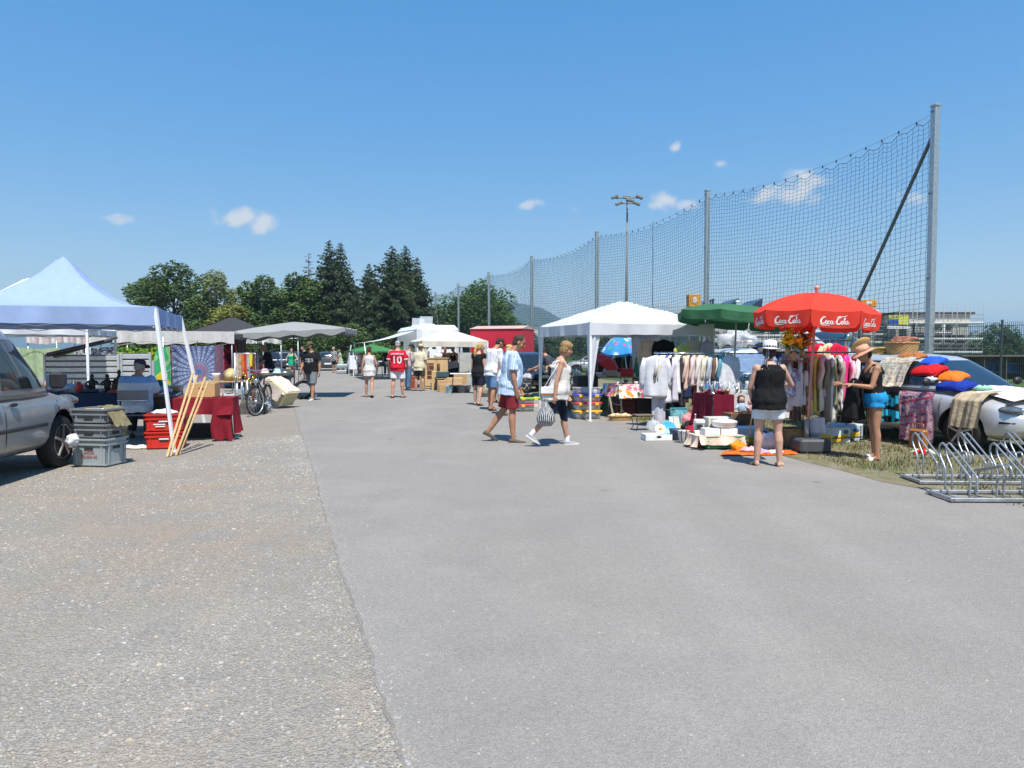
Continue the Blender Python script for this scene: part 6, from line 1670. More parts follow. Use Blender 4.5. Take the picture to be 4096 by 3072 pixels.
# ---- red cola parasol
CR = cloth('parasol_red',(.80,.07,.045),tl=.30,var=.04,bump=.1); cb = Vector((X(3232,10.75),10.75,0)); ct = W(3266,1172,10.75)
def cfoot(t):
 mb = MB(); mb.box((0.05,0,.12),(.46,.46,.20),bev=.03); mb.obj('base',mat('base_grey',(.06,.065,.07),rough=.6),t)
 mb = MB(); mb.tube([(0,0,.2),(.0,0,.5)],.032,10); mb.obj('base_tube',mat('tube_grey',(.3,.31,.32),rough=.5,metal=.4),t)
cp,cv,cT = parasol('red soft-drink parasol with white script lettering',cb,ct,.89,.30,.23,CR,8,pole=mat('pole_pink',(.48,.25,.2),rough=.4),foot=cfoot,rot0=R(-90 - 22.5 - 4),finial=mat('finial_pink',(.7,.3,.25),rough=.4))
# the script wordmark, drawn as strokes on each valance
def arc(cx,cy,rx,ry,a0,a1,n=12): return [(cx + rx*math.cos(R(a)),cy + ry*math.sin(R(a))) for a in np.linspace(a0,a1,n)]
def script():
 st = []
 st.append(([(.62,.92),(.52,1.02),(.36,.98),(.18,.74),(.08,.42),(.10,.14),(.24,.0),(.44,.06),(.62,.22)],.085))
 st.append(([(.20,.84),(.05,.62),(-.02,.30),(.04,.0)],.05))
 st.append((arc(.78,.26,.15,.22,60,420),.075))
 st.append(([(1.22,.42),(1.12,.50),(1.0,.36),(.98,.14),(1.10,.02),(1.26,.12)],.075))
 st.append((arc(1.44,.25,.15,.22,40,400),.07)); st.append(([(1.60,.50),(1.57,.12),(1.66,.03),(1.78,.16)],.07))
 st.append(([(1.80,.34),(1.98,.40)],.06))
 st.append(([(2.62,.92),(2.52,1.02),(2.36,.98),(2.18,.74),(2.08,.42),(2.10,.14),(2.24,.0),(2.44,.06),(2.62,.22)],.085))
 st.append(([(2.05,1.0),(2.35,1.16),(2.8,1.12),(3.15,1.20),(3.4,1.32)],.05))
 st.append((arc(2.80,.26,.15,.22,60,420),.075))
 st.append(([(2.98,.2),(3.12,.66),(3.2,.98),(3.12,1.02),(3.06,.7),(3.06,.2),(3.14,.03),(3.26,.14)],.06))
 st.append((arc(3.42,.25,.15,.22,40,400),.07)); st.append(([(3.58,.50),(3.55,.12),(3.64,.03),(3.78,.18)],.07))
 st.append(([(.10,.02),(.02,-.12),(.30,-.24),(.80,-.16),(1.3,-.22)],.05))
 return st
SCR = script()
def wordmark(V,flip,off,m,parent,name):
 mb = MB()
 def P(s_,t_):
  u = .5 + (s_ - 1.85)*.168*(1 if flip else -1); v = .60 - (t_ - .4)*.40
  p = V(u,v); e = (V(u + .01,v) - V(u - .01,v)).normalized(); d = (V(u,v + .02) - V(u,v - .02)).normalized(); nn = e.cross(d).normalized()
  rad = (p - cT); rad.z = 0
  if nn.dot(rad) < 0: nn = -nn
  return p + nn*off
 for pts,w in SCR:
  L_,R_ = [],[]
  for i,(x,y) in enumerate(pts):
   a,b = pts[max(0,i - 1)],pts[min(len(pts) - 1,i + 1)]; dx,dy = b[0] - a[0],b[1] - a[1]; l = math.hypot(dx,dy) or 1
   ww = w*(1.0 if 0 < i < len(pts) - 1 else .5); L_.append(P(x - dy/l*ww,y + dx/l*ww)); R_.append(P(x + dy/l*ww,y - dx/l*ww))
  n = len(pts); mb.add(L_ + R_,[(i,i + 1,n + i + 1,n + i) for i in range(n - 1)])
 return mb.obj(name,m,parent)
LW = mat('wordmark_white',(.80,.78,.77),rough=.7); LP = mat('wordmark_show_through',(.55,.16,.14),rough=.8)
for (vo,V) in cv:
 wordmark(V,True,.004,LW,vo,'script_lettering'); wordmark(V,True,-.006,LP,vo,'reverse_lettering')
# ---- second clothes rail, under the red parasol
RA2,RB2 = Vector((X(3120,11.3),11.3,0)),Vector((X(3470,11.9),11.9,0)); RH2 = 1.50
clothes_rail('black clothes rail crowded with summer clothes under the red parasol',RA2,RB2,RH2,DARKMETAL)
rd2 = RB2 - RA2; ra2 = math.atan2(rd2.y,rd2.x)
VCG = cloth('rail2_print',(1,1,1),vcol=True)
R2 = [('sky blue printed',splat([(.2,.5,.7),(.5,.65,.75),(.1,.3,.55)],20,1),'shirt',.55),('white',(.74,.74,.75),'shirt',.85),('pale pink',(.66,.48,.50),'shirt',.92),('brown snake print',splat([(.2,.12,.1),(.32,.22,.18),(.1,.06,.05)],24,2),'skirt',1.02),('white sporty',(.72,.73,.74),'shirt',.78),('grey striped',ST((.2,.21,.22),(.5,.5,.5),40),'shirt',.74),('yellow printed',splat([(.6,.5,.1),(.3,.12,.1),(.6,.55,.4)],20,3),'dress',1.0),('mauve',(.36,.25,.30),'shirt',.70),('lemon yellow',(.55,.46,.08),'dress',.95),('cream',(.60,.56,.48),'shirt',.88),('dusty rose',(.50,.34,.36),'shirt',.72),('khaki grey',(.22,.21,.17),'shirt',1.05),('off-white',(.62,.60,.56),'dress',1.12),('olive',(.20,.20,.13),'shirt',.82),('black and white floral',splat([(.02,.02,.02),(.02,.02,.02),(.6,.6,.58)],26,4),'dress',1.0),('taupe',(.28,.24,.20),'shirt',.86),('hot pink',(.75,.03,.26),'dress',1.0),('light pink',(.72,.42,.48),'shirt',.80),('dark red',(.16,.01,.025),'skirt',1.1),('soft white',(.68,.66,.66),'shirt',.74),('black lace',(.012,.012,.013),'dress',.95),('denim blue',(.06,.10,.2),'shirt',.62)]
for i,(nm,c,kd,l) in enumerate(R2):
 p = RA2 + rd2*((i + .7)/(len(R2) + .4)) + Vector((0,0,RH2 - (.05 if i % 2 else 0)))
 pr = callable(c); m = VCG if pr else cloth('rail2_' + nm.replace(' ','_'),c)
 hung('%s %s on the black rail, %s from the left' % (nm,kd,ORD[i]),p,ra2 + R(48 + 10*math.sin(i*2.3)),.46,l,m,kd,.42 if kd == 'shirt' else 0,c if pr else None,'clothes on the black rail',.048,seed=70 + i)
for i,(x,c,lab) in enumerate([(3281,(.45,.012,.04),'crimson dress hung high on the parasol, left one'),(3318,(.55,.46,.28),'pale straw jacket hung high between the two crimson dresses'),(3343,(.50,.012,.05),'crimson dress hung high on the parasol, right one')]):
 hung(lab,W(x,1362,11.9),R(14),.36,.36,cloth('high_%d' % i,c),'shirt',.28,seed=95 + i,thick=.06)
clothes_rail('thin upper rail carrying the crimson dresses',(X(3240,12.0),12.0,0),(X(3390,12.15),12.15,0),1.70,DARKMETAL)
hung('white t-shirt hung low at the front of the black rail',RA2 + rd2*.10 + Vector((.0,-.16,1.30)),R(-6),.40,.62,WSH,'shirt',.22,seed=99,thick=.07)
hung('blue and white printed children top at the left end of the black rail',RA2 + rd2*.02 + Vector((0,-.16,1.32)),R(-12),.34,.50,VCG,'shirt',.2,splat([(.12,.42,.6),(.6,.66,.7),(.3,.2,.4)],22,8),seed=98,thick=.07)
hung('white pleated underskirt hanging lowest under the black rail',W(3272,1655,11.2),R(4),.30,.30,WSH,'skirt',0,seed=97,thick=.05)
# artificial flowers
def flowers(label,c,cols,n,seed,spread=.16,h=.28):
 t = thing('flower_bunch',label,'flowers',c); r_ = random.Random(seed)
 mb = MB(); mb.lathe([(.03,0),(.04,.08),(.03,.13),(.028,.13)],14); mb.obj('vase',mat('vase_tan',(.35,.26,.12),rough=.3),t)
 for i in range(n):
  x,y,z = r_.uniform(-spread,spread),r_.uniform(-spread,spread)*.6,.2 + r_.uniform(0,h)
  mb = MB(); q = Matrix.Rotation(r_.uniform(-.8,.8),3,'X') @ Matrix.Rotation(r_.uniform(-.8,.8),3,'Y')
  for k in range(7):
   a = 6.283*k/7; p = Vector((x,y,z)); d = q @ Vector((math.cos(a),math.sin(a),.25))*.058; e = q @ Vector((-math.sin(a),math.cos(a),0))*.024
   mb.add([p,p + d*.6 + e,p + d,p + d*.6 - e],[(0,1,2,3)])
  mb.ell((x,y,z + .004),(.012,.012,.01),6,5); fo = mb.obj('blossom',r_.choice(cols),t)
  mb = MB(); mb.tube([(0,0,.1),(x*.6,y*.6,z*.7),(x,y,z)],.003,4); mb.obj('stem',GB[0],fo)
FY,FO,FR = mat('petal_yellow',(.80,.62,.03),rough=.7),mat('petal_orange',(.80,.28,.02),rough=.7),mat('petal_red',(.6,.04,.02),rough=.7)
flowers('tall yellow artificial flowers beside the sun hat',W(3150,1425,11.0),[FY],34,1,.07,.32)
flowers('orange and red artificial flowers left of the red parasol pole',W(3208,1432,11.1),[FO,FR,FO],38,2,.12,.26)
flowers('yellow artificial sunflowers low in front of the orange ones',W(3175,1442,10.95),[FY,FY,FO],24,3,.14,.1)
t = thing('plant_stand','slim dark stand carrying the artificial flowers','stand',(X(3172,11.05),11.05,0),R(8))
mb = MB(); mb.box((0,0,1.37),(.50,.18,.02),bev=.004); mb.obj('stand_top',DARKWOOD,t)
for sx in (-1,1):
 for sy in (-1,1):
  mb = MB(); mb.tube([(sx*.22,sy*.07,1.36),(sx*.24,sy*.1,.008)],.011,6); mb.obj('leg',DARKWOOD,t)
# ---- goods on the ground in front
def at(x,y,z=0): return G(x,y) + Vector((0,0,z))
t = thing('iron_stool','low black wire stool with a worn top','stool',at(2572,1722),R(10))
mb = MB(); mb.box((0,0,.30),(.36,.30,.016),bev=.004); mb.obj('seat',mat('worn_seat',(.14,.10,.07),rough=.8),t)
for sx in (-1,1):
 for sy in (-1,1):
  mb = MB(); mb.tube([(sx*.13,sy*.11,.29),(sx*.18,sy*.14,.26),(sx*.17,sy*.13,.18),(sx*.15,sy*.12,.1),(sx*.19,sy*.15,.0)],.008,6); mb.obj('leg',DARKMETAL,t)
carton('shallow white box holding the daisy',at(2632,1765) + Vector((0,.14,.012)),R(6),.46,.30,.10,mat('white_card',(.72,.72,.71),rough=.8),name='shallow_box',hole=True)
def daisy(label,c,r):
 t = thing('daisy',label,'flower',c); q = Matrix.Rotation(R(60),3,'X')
 for k in range(16):
  a = 6.283*k/16; d = q @ Vector((math.cos(a),math.sin(a),.15))*r; e = q @ Vector((-math.sin(a),math.cos(a),0))*r*.17
  mb = MB(); mb.add([Vector((0,0,0)),d*.65 + e,d,d*.65 - e],[(0,1,2,3)]); mb.obj('petal',PORC,t)
 mb = MB(); mb.ell(q @ Vector((0,0,.012)),(r*.28,r*.28,r*.14),12,7,rot=q); mb.obj('flower_heart',FO,t)
daisy('big artificial daisy lying in the white box',at(2644,1765) + Vector((0,.06,.20)),.105)
mb = MB(); mb.ell((0,0,.12),(.13,.1,.11),14,9); o = one(mb,'plastic_bag','clear bag of pale oddments behind the daisy','bag',CLEAR,at(2622,1760) + Vector((0,.2,.1))); folds(o,.03,(14,14,14),2)
mb = MB(); mb.lathe([(.02,0),(.09,.012),(.14,.03),(.145,.034),(.13,.03),(.01,.01)],28,rot=Matrix.Rotation(R(62),3,'X')); one(mb,'blue_plate','bright blue plate leaning beside the daisy box','plate',plastic('turquoise',(.03,.36,.55)),at(2680,1762) + Vector((0,.22,.17)))
def striped_pot(x,y,z): return (.04,.06,.16) if (math.atan2(y,x)*8/6.283) % 1 < .25 and z > .01 else (.62,.58,.50)
mb = MB(); mb.lathe([(.06,0),(.075,.02),(.09,.12),(.105,.19),(.11,.2),(.10,.2),(.08,.1),(.01,.03)],64); o = one(mb,'plant_pot','cream pot with dark blue stripes','pot',mat('pot_striped',(1,1,1),rough=.3,vcol=True,var=.05),at(2740,1776) + Vector((0,.1,.012))); set_col(o,striped_pot)
mb = MB(); mb.lathe([(.06,0),(.08,.02),(.10,.16),(.11,.19),(.10,.19),(.01,.03)],26); one(mb,'plant_pot','dark blue speckled pot left of the striped one','pot',mat('pot_navy',(.04,.06,.11),rough=.35,var=.6,scale=40),at(2708,1766) + Vector((0,.14,.012)))
t = thing('game_box','red toy box with a picture window','box',at(2788,1792) + Vector((0,.05,.012)),R(-6)); mb = MB(); mb.box((0,0,.09),(.22,.07,.18),bev=.004); mb.obj('box_shell',mat('toy_red',(.55,.05,.035),rough=.45),t)
for k,(x,z,w,h,m) in enumerate([(-.05,.09,.09,.10,mat('toy_pic',(.35,.36,.36),rough=.5,var=.6,scale=60)),(.06,.12,.07,.03,PAPER),(.06,.06,.05,.045,FO)]):
 mb = MB(); mb.box((x,-.0365,z),(w,.004,h)); mb.obj('printed_panel',m,t)
GC = plastic('crate_green',(.02,.26,.09)); gcp = at(2893,1800) + Vector((.02,.22,.012))
t = crate('low green plastic crate under the cream cloth',gcp,R(8),.62,.42,.20,GC,ribs=6,hole=False)
for k in range(7):
 mb = MB(); mb.box((-.26 + .085*k,-.212,.10),(.05,.006,.055)); mb.obj('slot',SEAM,t)
tablecloth('cream cloth draped over the green crate',gcp + Vector((-.08,.02,0)),R(8),.74,.50,.20,(.13,.1,.1,.16),cloth('cream_cloth',(.66,.52,.42)),seed=8,cat='cloth',name='draped_cloth')
for i,(x,w,lab,m) in enumerate([(-.18,.24,'white carton with folded lid on the cream cloth, left one',WHITEPL),(.08,.26,'white carton on the cream cloth, right one',WHITEPL)]):
 mb = MB(); mb.box((0,0,.05),(w,.2,.10),bev=.003); one(mb,'carton',lab,'box',mat('white_card',(.7,.7,.7)),gcp + Vector((x,-.06,.209)),R(6))
mb = MB(); mb.lathe([(.11,0),(.15,.03),(.165,.09),(.17,.10),(.15,.115),(.05,.14),(.02,.14),(.025,.165),(.01,.17)],28,sx=1.25); one(mb,'casserole','white casserole dish with a lid','casserole',PORC,gcp + Vector((.05,-.02,.311)),.2)
t = thing('appliance_box','flat printed appliance box behind the casserole','box',gcp + Vector((.02,.22,.30)),R(6)); mb = MB(); mb.box((0,0,.08),(.40,.22,.16),bev=.003); mb.obj('box_shell',mat('box_print',(.58,.57,.50),rough=.6),t)
for k in range(4):
 mb = MB(); mb.box((-.13 + .07*k,-.1115,.06),(.045,.003,.06)); mb.obj('printed_panel',mat('print_brown%d' % (k % 2),(.22,.16,.11) if k % 2 else (.35,.3,.25),rough=.6),t)
mb = MB(); mb.box((0,-.1115,.13),(.33,.003,.018)); mb.obj('printed_band',mat('print_grey',(.25,.25,.25)),t)
mb = MB(); mb.box((0,0,.16),(.34,.3,.32)); one(mb,'carton','brown carton under the printed appliance box','box',CARDBOARD,gcp + Vector((.02,.34,-.008)),R(6))
t = thing('coffee_machine','small white and grey coffee machine','coffee machine',gcp + Vector((-.30,.14,.20)),R(-8)); mb = MB(); mb.box((0,0,.03),(.16,.2,.06),bev=.01); mb.box((0,.06,.12),(.16,.08,.2),bev=.01); mb.box((0,-.01,.2),(.16,.2,.06),bev=.015); mb.obj('machine_body',PORC,t); mb = MB(); mb.lathe([(.04,.06),(.05,.1),(.035,.14)],14,(0,-.04,0)); mb.obj('jug',GLASS,t)
# pictures and heaps behind
def frame_pic(label,c,rz,w,h,fm,pm,tilt=14):
 t = thing('picture',label,'picture',c,rz); Q = Matrix.Rotation(R(-tilt),3,'X')
 mb = MB(); mb.box(Q @ Vector((0,0,h/2)),(w,.02,h),Q); mb.obj('image',pm,t)
 for (x,z,ww,hh) in ((0,h - .015,w + .02,.03),(0,.015,w + .02,.03),(-w/2,h/2,.03,h - .06),(w/2,h/2,.03,h - .06)):
  mb = MB(); mb.box(Q @ Vector((x,-.006,z)),(ww,.03,hh),Q); mb.obj('frame_side',fm,t)
frame_pic('teal picture leaning behind the goods on the ground',at(2722,1712) + Vector((0,0,.01)),R(14),.36,.40,mat('frame_teal',(.04,.22,.28),rough=.5),mat('pic_teal',(.12,.3,.34),rough=.4,var=.6,scale=12))
frame_pic('brown landscape picture right of the teal one',at(2762,1708) + Vector((0,.05,.01)),R(-4),.36,.34,mat('frame_brown',(.2,.07,.03),rough=.5),mat('pic_brown',(.26,.12,.07),rough=.4,var=.6,scale=12))
for i,(x,w,c) in enumerate([(2690,.13,(.62,.66,.68)),(2706,.12,(.55,.58,.55))]):
 mb = MB(); mb.box((0,0,.13),(w,.02,.26),Matrix.Rotation(R(-18),3,'X')); one(mb,'brochure',['white folder','pale green folder'][i] + ' leaning in front of the teal picture','folder',mat('folder%d' % i,c,rough=.5),at(x,1722) + Vector((0,0,.012)),R(18))
for i,(x,y,sx,sz,c,lab) in enumerate([(2800,1745,.26,.13,(.30,.015,.03),'heap of dark red clothes behind the striped pot'),(2768,1722,.18,.12,(.02,.02,.025),'heap of black clothes behind the red ones'),(2760,1712,.2,.20,(.5,.2,.22),'pile of pink and red magazines'),(2668,1720,.15,.1,(.6,.35,.1),'heap of orange and yellow toys'),(2830,1760,.13,.1,(.55,.5,.42),'small heap of beige cloth beside the coffee machine')]):
 mb = MB(); mb.ell((0,0,sz*.4),(sx,sx*.7,sz),26,16); o = one(mb,'clothes_heap' if 'cloth' in lab else 'goods_heap',lab,'heap',cloth('heap%d' % i,c,var=.5),at(x,y) + Vector((0,.1,.01))); folds(o,.06,(13,13,13),i)
bottle('clear water bottle standing among the goods',at(2786,1730) + Vector((0,.1,.02)),.30,.038,CLG,WHITEPL)
mb = MB(); mb.lathe([(.04,0),(.055,.1),(.05,.1),(.03,.01)],16); one(mb,'yellow_cup','yellow plastic cup beside the teal picture','cup',plastic('cup_yellow',(.75,.45,.02)),at(2652,1708) + Vector((0,.1,.01)))
mb = MB(); mb.box((0,0,.02),(.30,.2,.04),bev=.004); one(mb,'game_board','flat orange and red board game box','box',mat('board_orange',(.6,.16,.05),rough=.5),at(2690,1730) + Vector((0,.06,.012)),R(20))
mb = MB(); mb.tube([at(2996,1798) + Vector((0,.1,.01)),at(2996,1798) + Vector((.19,.35,.75)),at(2996,1798) + Vector((.20,.37,.82))],.012,8); one(mb,'walking_stick','pale walking stick leaning on the silverware table','stick',PALEWOOD)
rc = random.Random(77)
CL = [('red',(.55,.03,.03)),('white',(.72,.72,.70)),('blue',(.05,.16,.45)),('yellow',(.72,.5,.04)),('green',(.04,.3,.1)),('black',(.02,.02,.02)),('pink',(.7,.3,.4)),('brown',(.2,.1,.05))]
for i in range(28):
 nm,c = CL[i % 8]; x = 2655 + (i*67) % 250; y = 1712 + (i*29) % 52; p = at(x,y) + Vector((0,.05,.012)); kd = i % 4; w = rc.uniform(.06,.13); mb = MB()
 lab = '%s %s %s among the oddments on the ground' % (ORD[i // 8],nm,['small box','mug','toy ball','paperback'][kd])
 if kd == 0: mb.box((0,0,w*.4),(w*1.4,w,w*.8),bev=.004)
 elif kd == 1: mb.lathe([(.032,0),(.04,.01),(.042,.09),(.037,.09),(.03,.015)],14); mb.tube([(.04,0,.07),(.065,0,.065),(.065,0,.03),(.04,0,.025)],.006,6)
 elif kd == 2: mb.ell((0,0,w*.5),(w*.5,w*.5,w*.5),14,10)
 else: mb.box((0,0,.02),(.13,.19,.035)); mb.box((0,0,.05),(.12,.18,.02))
 one(mb,['small_box','mug','toy_ball','paperback'][kd],lab,['box','mug','ball','book'][kd],mat('odd_' + nm,c,rough=.45,var=.3,scale=18),p,rc.uniform(0,3),'oddments on the ground')
# doll and cartons under the silverware table
carton('brown carton with a dark oval print under the silverware table',(X(2985,12.4),12.55,.012),R(8),.60,.36,.43,mat('carton_brown',(.17,.085,.035),rough=.8),open_=False)
mb = MB(); mb.ell((X(2975,12.3),12.352,.27),(.065,.004,.07),16,8); one(mb,'print_mark','dark oval print on the brown carton','print',mat('print_navy',(.04,.05,.08)))
def banana_box(label,c,rz):
 t = thing('banana_carton',label,'box',c,rz); mb = MB(); mb.box((0,0,.13),(.54,.38,.26),bev=.006); mb.obj('box_shell',mat('carton_white_blue',(.52,.60,.66),rough=.7),t)
 mb = MB(); mb.tube([(-.26 + .52*k/10,-.187,.06 + .10*(2*k/10 - 1) ** 2) for k in range(11)],[.02,.045,.06,.066,.068,.068,.068,.066,.06,.045,.02],8,ell=.12); mb.obj('printed_band',mat('print_yellow',(.68,.45,.02),rough=.6),t)
 mb = MB(); mb.ell((.02,-.198,.09),(.03,.004,.022),12,6); mb.obj('hand_hole',SEAM,t)
 mb = MB(); mb.ell((.19,-.192,.18),(.05,.004,.035),12,6); mb.obj('printed_badge',mat('print_blue',(.03,.12,.3)),t)
banana_box('fruit carton with yellow band under the brown carton',(X(2995,11.75),11.75,.02),R(8)); banana_box('fruit carton with yellow band under the black rail',(X(3325,11.9),11.95,.012),R(8)); banana_box('fruit carton right of the parasol base',(X(3395,12.2),12.3,.012),R(-30))
t = thing('doll','doll with brown hair and pale blue dress sitting on the brown carton','doll',(X(2975,12.4),12.5,.447))
mb = MB(); mb.ell((0,0,.09),(.07,.06,.10),14,9); mb.tube([(-.06,-.02,.13),(-.12,-.06,.07)],.02,8); mb.tube([(.06,-.02,.13),(.12,-.06,.07)],.02,8); mb.obj('dress',cloth('doll_blue',(.38,.5,.62)),t)
mb = MB(); mb.ell((0,-.005,.23),(.05,.05,.058),14,10); mb.tube([(-.04,-.08,.03),(-.05,-.18,.02)],.02,8); mb.tube([(.04,-.08,.03),(.05,-.18,.02)],.02,8); mb.obj('body',mat('doll_skin',(.55,.3,.22),rough=.4),t)
mb = MB(); mb.ell((0,.018,.25),(.065,.055,.065),14,9); mb.ell((0,.03,.20),(.07,.04,.06),12,8); o = mb.obj('hair',hairmat((.09,.05,.025)),t); folds(o,.012,(30,30,30),3)
t = thing('doll','small pink baby doll leaning beside the brown-haired doll','doll',(X(3012,12.4),12.5,.447)); mb = MB(); mb.ell((0,0,.07),(.075,.06,.085),14,9); mb.obj('dress',cloth('doll_pink',(.55,.28,.26)),t); mb = MB(); mb.ell((0,0,.18),(.05,.048,.05),12,9); mb.obj('body',mat('doll_skin',(.55,.3,.22)),t)
# blanket with oddments at the sun hat woman's feet
drape('orange blanket spread on the ground by the sun hat woman',lambda u,v: Vector((3.0 + 1.15*u + .2*v,10.32 + .48*v + .1*u,.020 + .012*abs(noise.noise((u*7,v*5,2))))),24,14,cloth('blanket_orange',(.62,.13,.02),var=.3),'blanket','blanket')
for i,(x,y,sx,sz,c,lab) in enumerate([(2960,1808,.12,.09,(.68,.28,.02),'orange soft toy on the blanket corner'),(3010,1815,.17,.05,(.66,.42,.42),'pink folded baby clothes on the blanket'),(3075,1800,.16,.16,(.68,.66,.64),'white clothes heap on the blanket'),(3158,1790,.13,.12,(.03,.06,.3),'blue plastic toys on the blanket'),(3185,1772,.19,.10,(.62,.02,.015),'red plastic sledge behind the blue toys'),(3055,1822,.12,.04,(.55,.3,.35),'rose cloth on the blanket'),(3110,1822,.12,.035,(.7,.66,.62),'cream cloth on the blanket')]):
 mb = MB(); mb.ell((0,0,sz*.5),(sx,sx*.6,sz),24,14); o = one(mb,'goods_heap',lab,'heap',cloth('bheap%d' % i,c,var=.3),at(x,y) + Vector((0,.08,.02))); folds(o,.035,(16,16,16),i + 9)
t = thing('folding_chair','white folding chair seen between the sun hat woman and the cartons','chair',(X(3085,11.4),11.5,0),R(160))
for sx in (-1,1):
 mb = MB(); mb.tube([(sx*.2,.2,0),(sx*.2,-.2,.45),(sx*.2,-.3,.85)],.012,8); mb.obj('leg',WHITEMETAL,t); mb = MB(); mb.tube([(sx*.2,-.22,0),(sx*.2,.2,.45)],.012,8); mb.obj('leg',WHITEMETAL,t)
mb = MB(); mb.box((0,.0,.45),(.42,.42,.03),bev=.01); mb.obj('seat',WHITEPL,t); mb = MB(); mb.box((0,-.28,.72),(.42,.03,.25),bev=.01); mb.obj('backrest',WHITEPL,t)
basket('round brown wicker laundry basket under the black rail',(X(3186,11.3),11.4,.008),.18,.28,m=WICKER)
mb = MB(); mb.tube([(X(3340,11.2),11.25,.02),(X(3341,11.2),11.35,.62)],.008,6); one(mb,'wooden_stick','thin pale stick leaning on the fruit carton','stick',PALEWOOD)
# held clothes of the pink hat woman
hung('black lace dress held up by the pink hat woman',W(3418,1500,10.15),R(60),.42,.62,BLACKLACE := cloth('black_lace',(.010,.010,.011)),'dress',0,seed=111,thick=.09)
# ---- goods on the silver car
def cs(x,y,z): # car coordinates: x right of the car, y forward
 u = Vector((-math.sin(SC_RZ),math.cos(SC_RZ),0)); r_ = Vector((math.cos(SC_RZ),math.sin(SC_RZ),0)); return SCAR + u*y + r_*x + Vector((0,0,z))
basket('honey-coloured wicker basket on the silver car roof',cs(.15,-.45,1.478),.22,.19,sx=1.1,m=mat('wicker_honey',(.40,.24,.09),rough=.7,var=.35,scale=50,bump=.6,bscale=70))
mb = MB()
for k in range(4): mb.tube([(.2*math.cos(a) + .02*k,.17*math.sin(a),.02*k + .012*math.sin(a*2)) for a in [6.283*j/20 for j in range(20)]],.014,6,closed=True)
one(mb,'rope_handles','red and cream handles coiled on the honey basket','handles',mat('rope_red',(.4,.16,.1),rough=.8,var=.5,scale=20),cs(.15,-.45,1.69))
basket('shallow wicker basket on the silver car roof behind the pink hat',cs(.1,-.95,1.475),.17,.10,m=mat('wicker_yellow',(.45,.30,.08),rough=.7,var=.3,scale=50,bump=.5,bscale=70))
mb = MB(); mb.lathe([(.16,0),(.18,.03),(.2,.05),(.14,.02),(.02,.012)],26,rot=Matrix.Rotation(R(50),3,'X')); one(mb,'wicker_tray','round brown wicker tray standing at the tailgate','tray',WICKER,cs(.15,-1.35,1.60),SC_RZ)
mb = MB(); mb.lathe([(.02,0),(.2,.01),(.25,.03),(.26,.035),(.24,.02),(.02,.012)],30,rot=Matrix.Rotation(R(78),3,'X')); one(mb,'steel_platter','large polished steel platter leaning in the open tailgate','platter',CHROME,cs(.1,-1.7,1.66),SC_RZ + .6)
def over(label,y0,y1,x0,z0,prof,m,name,cat,col=None,seed=0):
 """cloth laid over the car flank: prof = list of (x, z) from roof/bonnet down the side"""
 ss = [0]
 for a,b in zip(prof,prof[1:]): ss.append(ss[-1] + math.hypot(b[0] - a[0],b[1] - a[1]))
 def f(u,v):
  s = v*ss[-1]; x = float(np.interp(s,ss,[p[0] for p in prof])); z = float(np.interp(s,ss,[p[1] for p in prof])); y = y0 + (y1 - y0)*u
  k = .010 + .022*v*(1 + math.sin(u*13 + seed) + .6*math.sin(u*29 + seed*2))
  return cs(x + k,y + .02*math.sin(v*5 + seed),z + .008*math.sin(u*9))
 return drape(label,f,46,40,m,name,cat,col)
side_p = [(.55,1.44),(.66,1.34),(.80,.98),(.90,.88),(.90,.55)]
pm_ = cloth('car_print',(1,1,1),vcol=True,bump=.15)
def shift(fn,k=1): return lambda x,y,z: fn(x*k + y*k*.35,y,z*k)
over('green floral dress hung over the rear door of the silver car',-0.70,-0.17,0,0,[(.66,1.33),(.80,.98),(.92,.86),(.93,.40)],pm_,'hung_dress','dress',shift(splat([(.10,.40,.20),(.35,.6,.45),(.1,.5,.12),(.5,.62,.5),(.45,.5,.1)],13,3)),1)
over('cream patterned shirt laid over the rear window of the silver car',-0.40,0.25,0,0,[(.58,1.42),(.66,1.33),(.80,1.0),(.86,.94)],pm_,'laid_shirt','shirt',shift(splat([(.6,.55,.44),(.5,.36,.22),(.62,.58,.5),(.35,.28,.2)],24,6)),2)
over('turquoise skirt with black leaves hung on the car door',-0.20,0.28,0,0,[(.91,.92),(.935,.85),(.94,.36)],pm_,'hung_skirt','skirt',lambda x,y,z: (.012,.012,.014) if (z > .80 or (noise.noise(((x + y)*9,z*11,4)) > .16)) else (.03,.50,.68),3)
over('long pink and grey printed tunic hung on the front door of the silver car',0.30,0.92,0,0,[(.90,.88),(.935,.80),(.95,.10)],pm_,'hung_tunic','tunic',shift(splat([(.42,.24,.32),(.55,.06,.14),(.10,.07,.12),(.55,.40,.46),(.35,.15,.3),(.6,.45,.42)],20,8)),4)
over('beige rug hung over the front wing of the silver car',1.17,1.67,0,0,[(.45,.93),(.75,.90),(.895,.80),(.93,.50),(.93,.40)],cloth('beige_rug',(.42,.34,.23),var=.25,bump=.5,bscale=30),'hung_rug','rug',None,5)
drape('white cloth spread on the bonnet of the silver car',lambda u,v: cs(.62 - 1.3*u,.98 + .95*v,.99 - .13*v ** 1.6 + .006*noise.noise((u*9,v*9,2)) - .05*(2*u - 1) ** 2),24,16,cloth('bonnet_white2',(.74,.71,.68)),'bonnet_cloth','cloth')
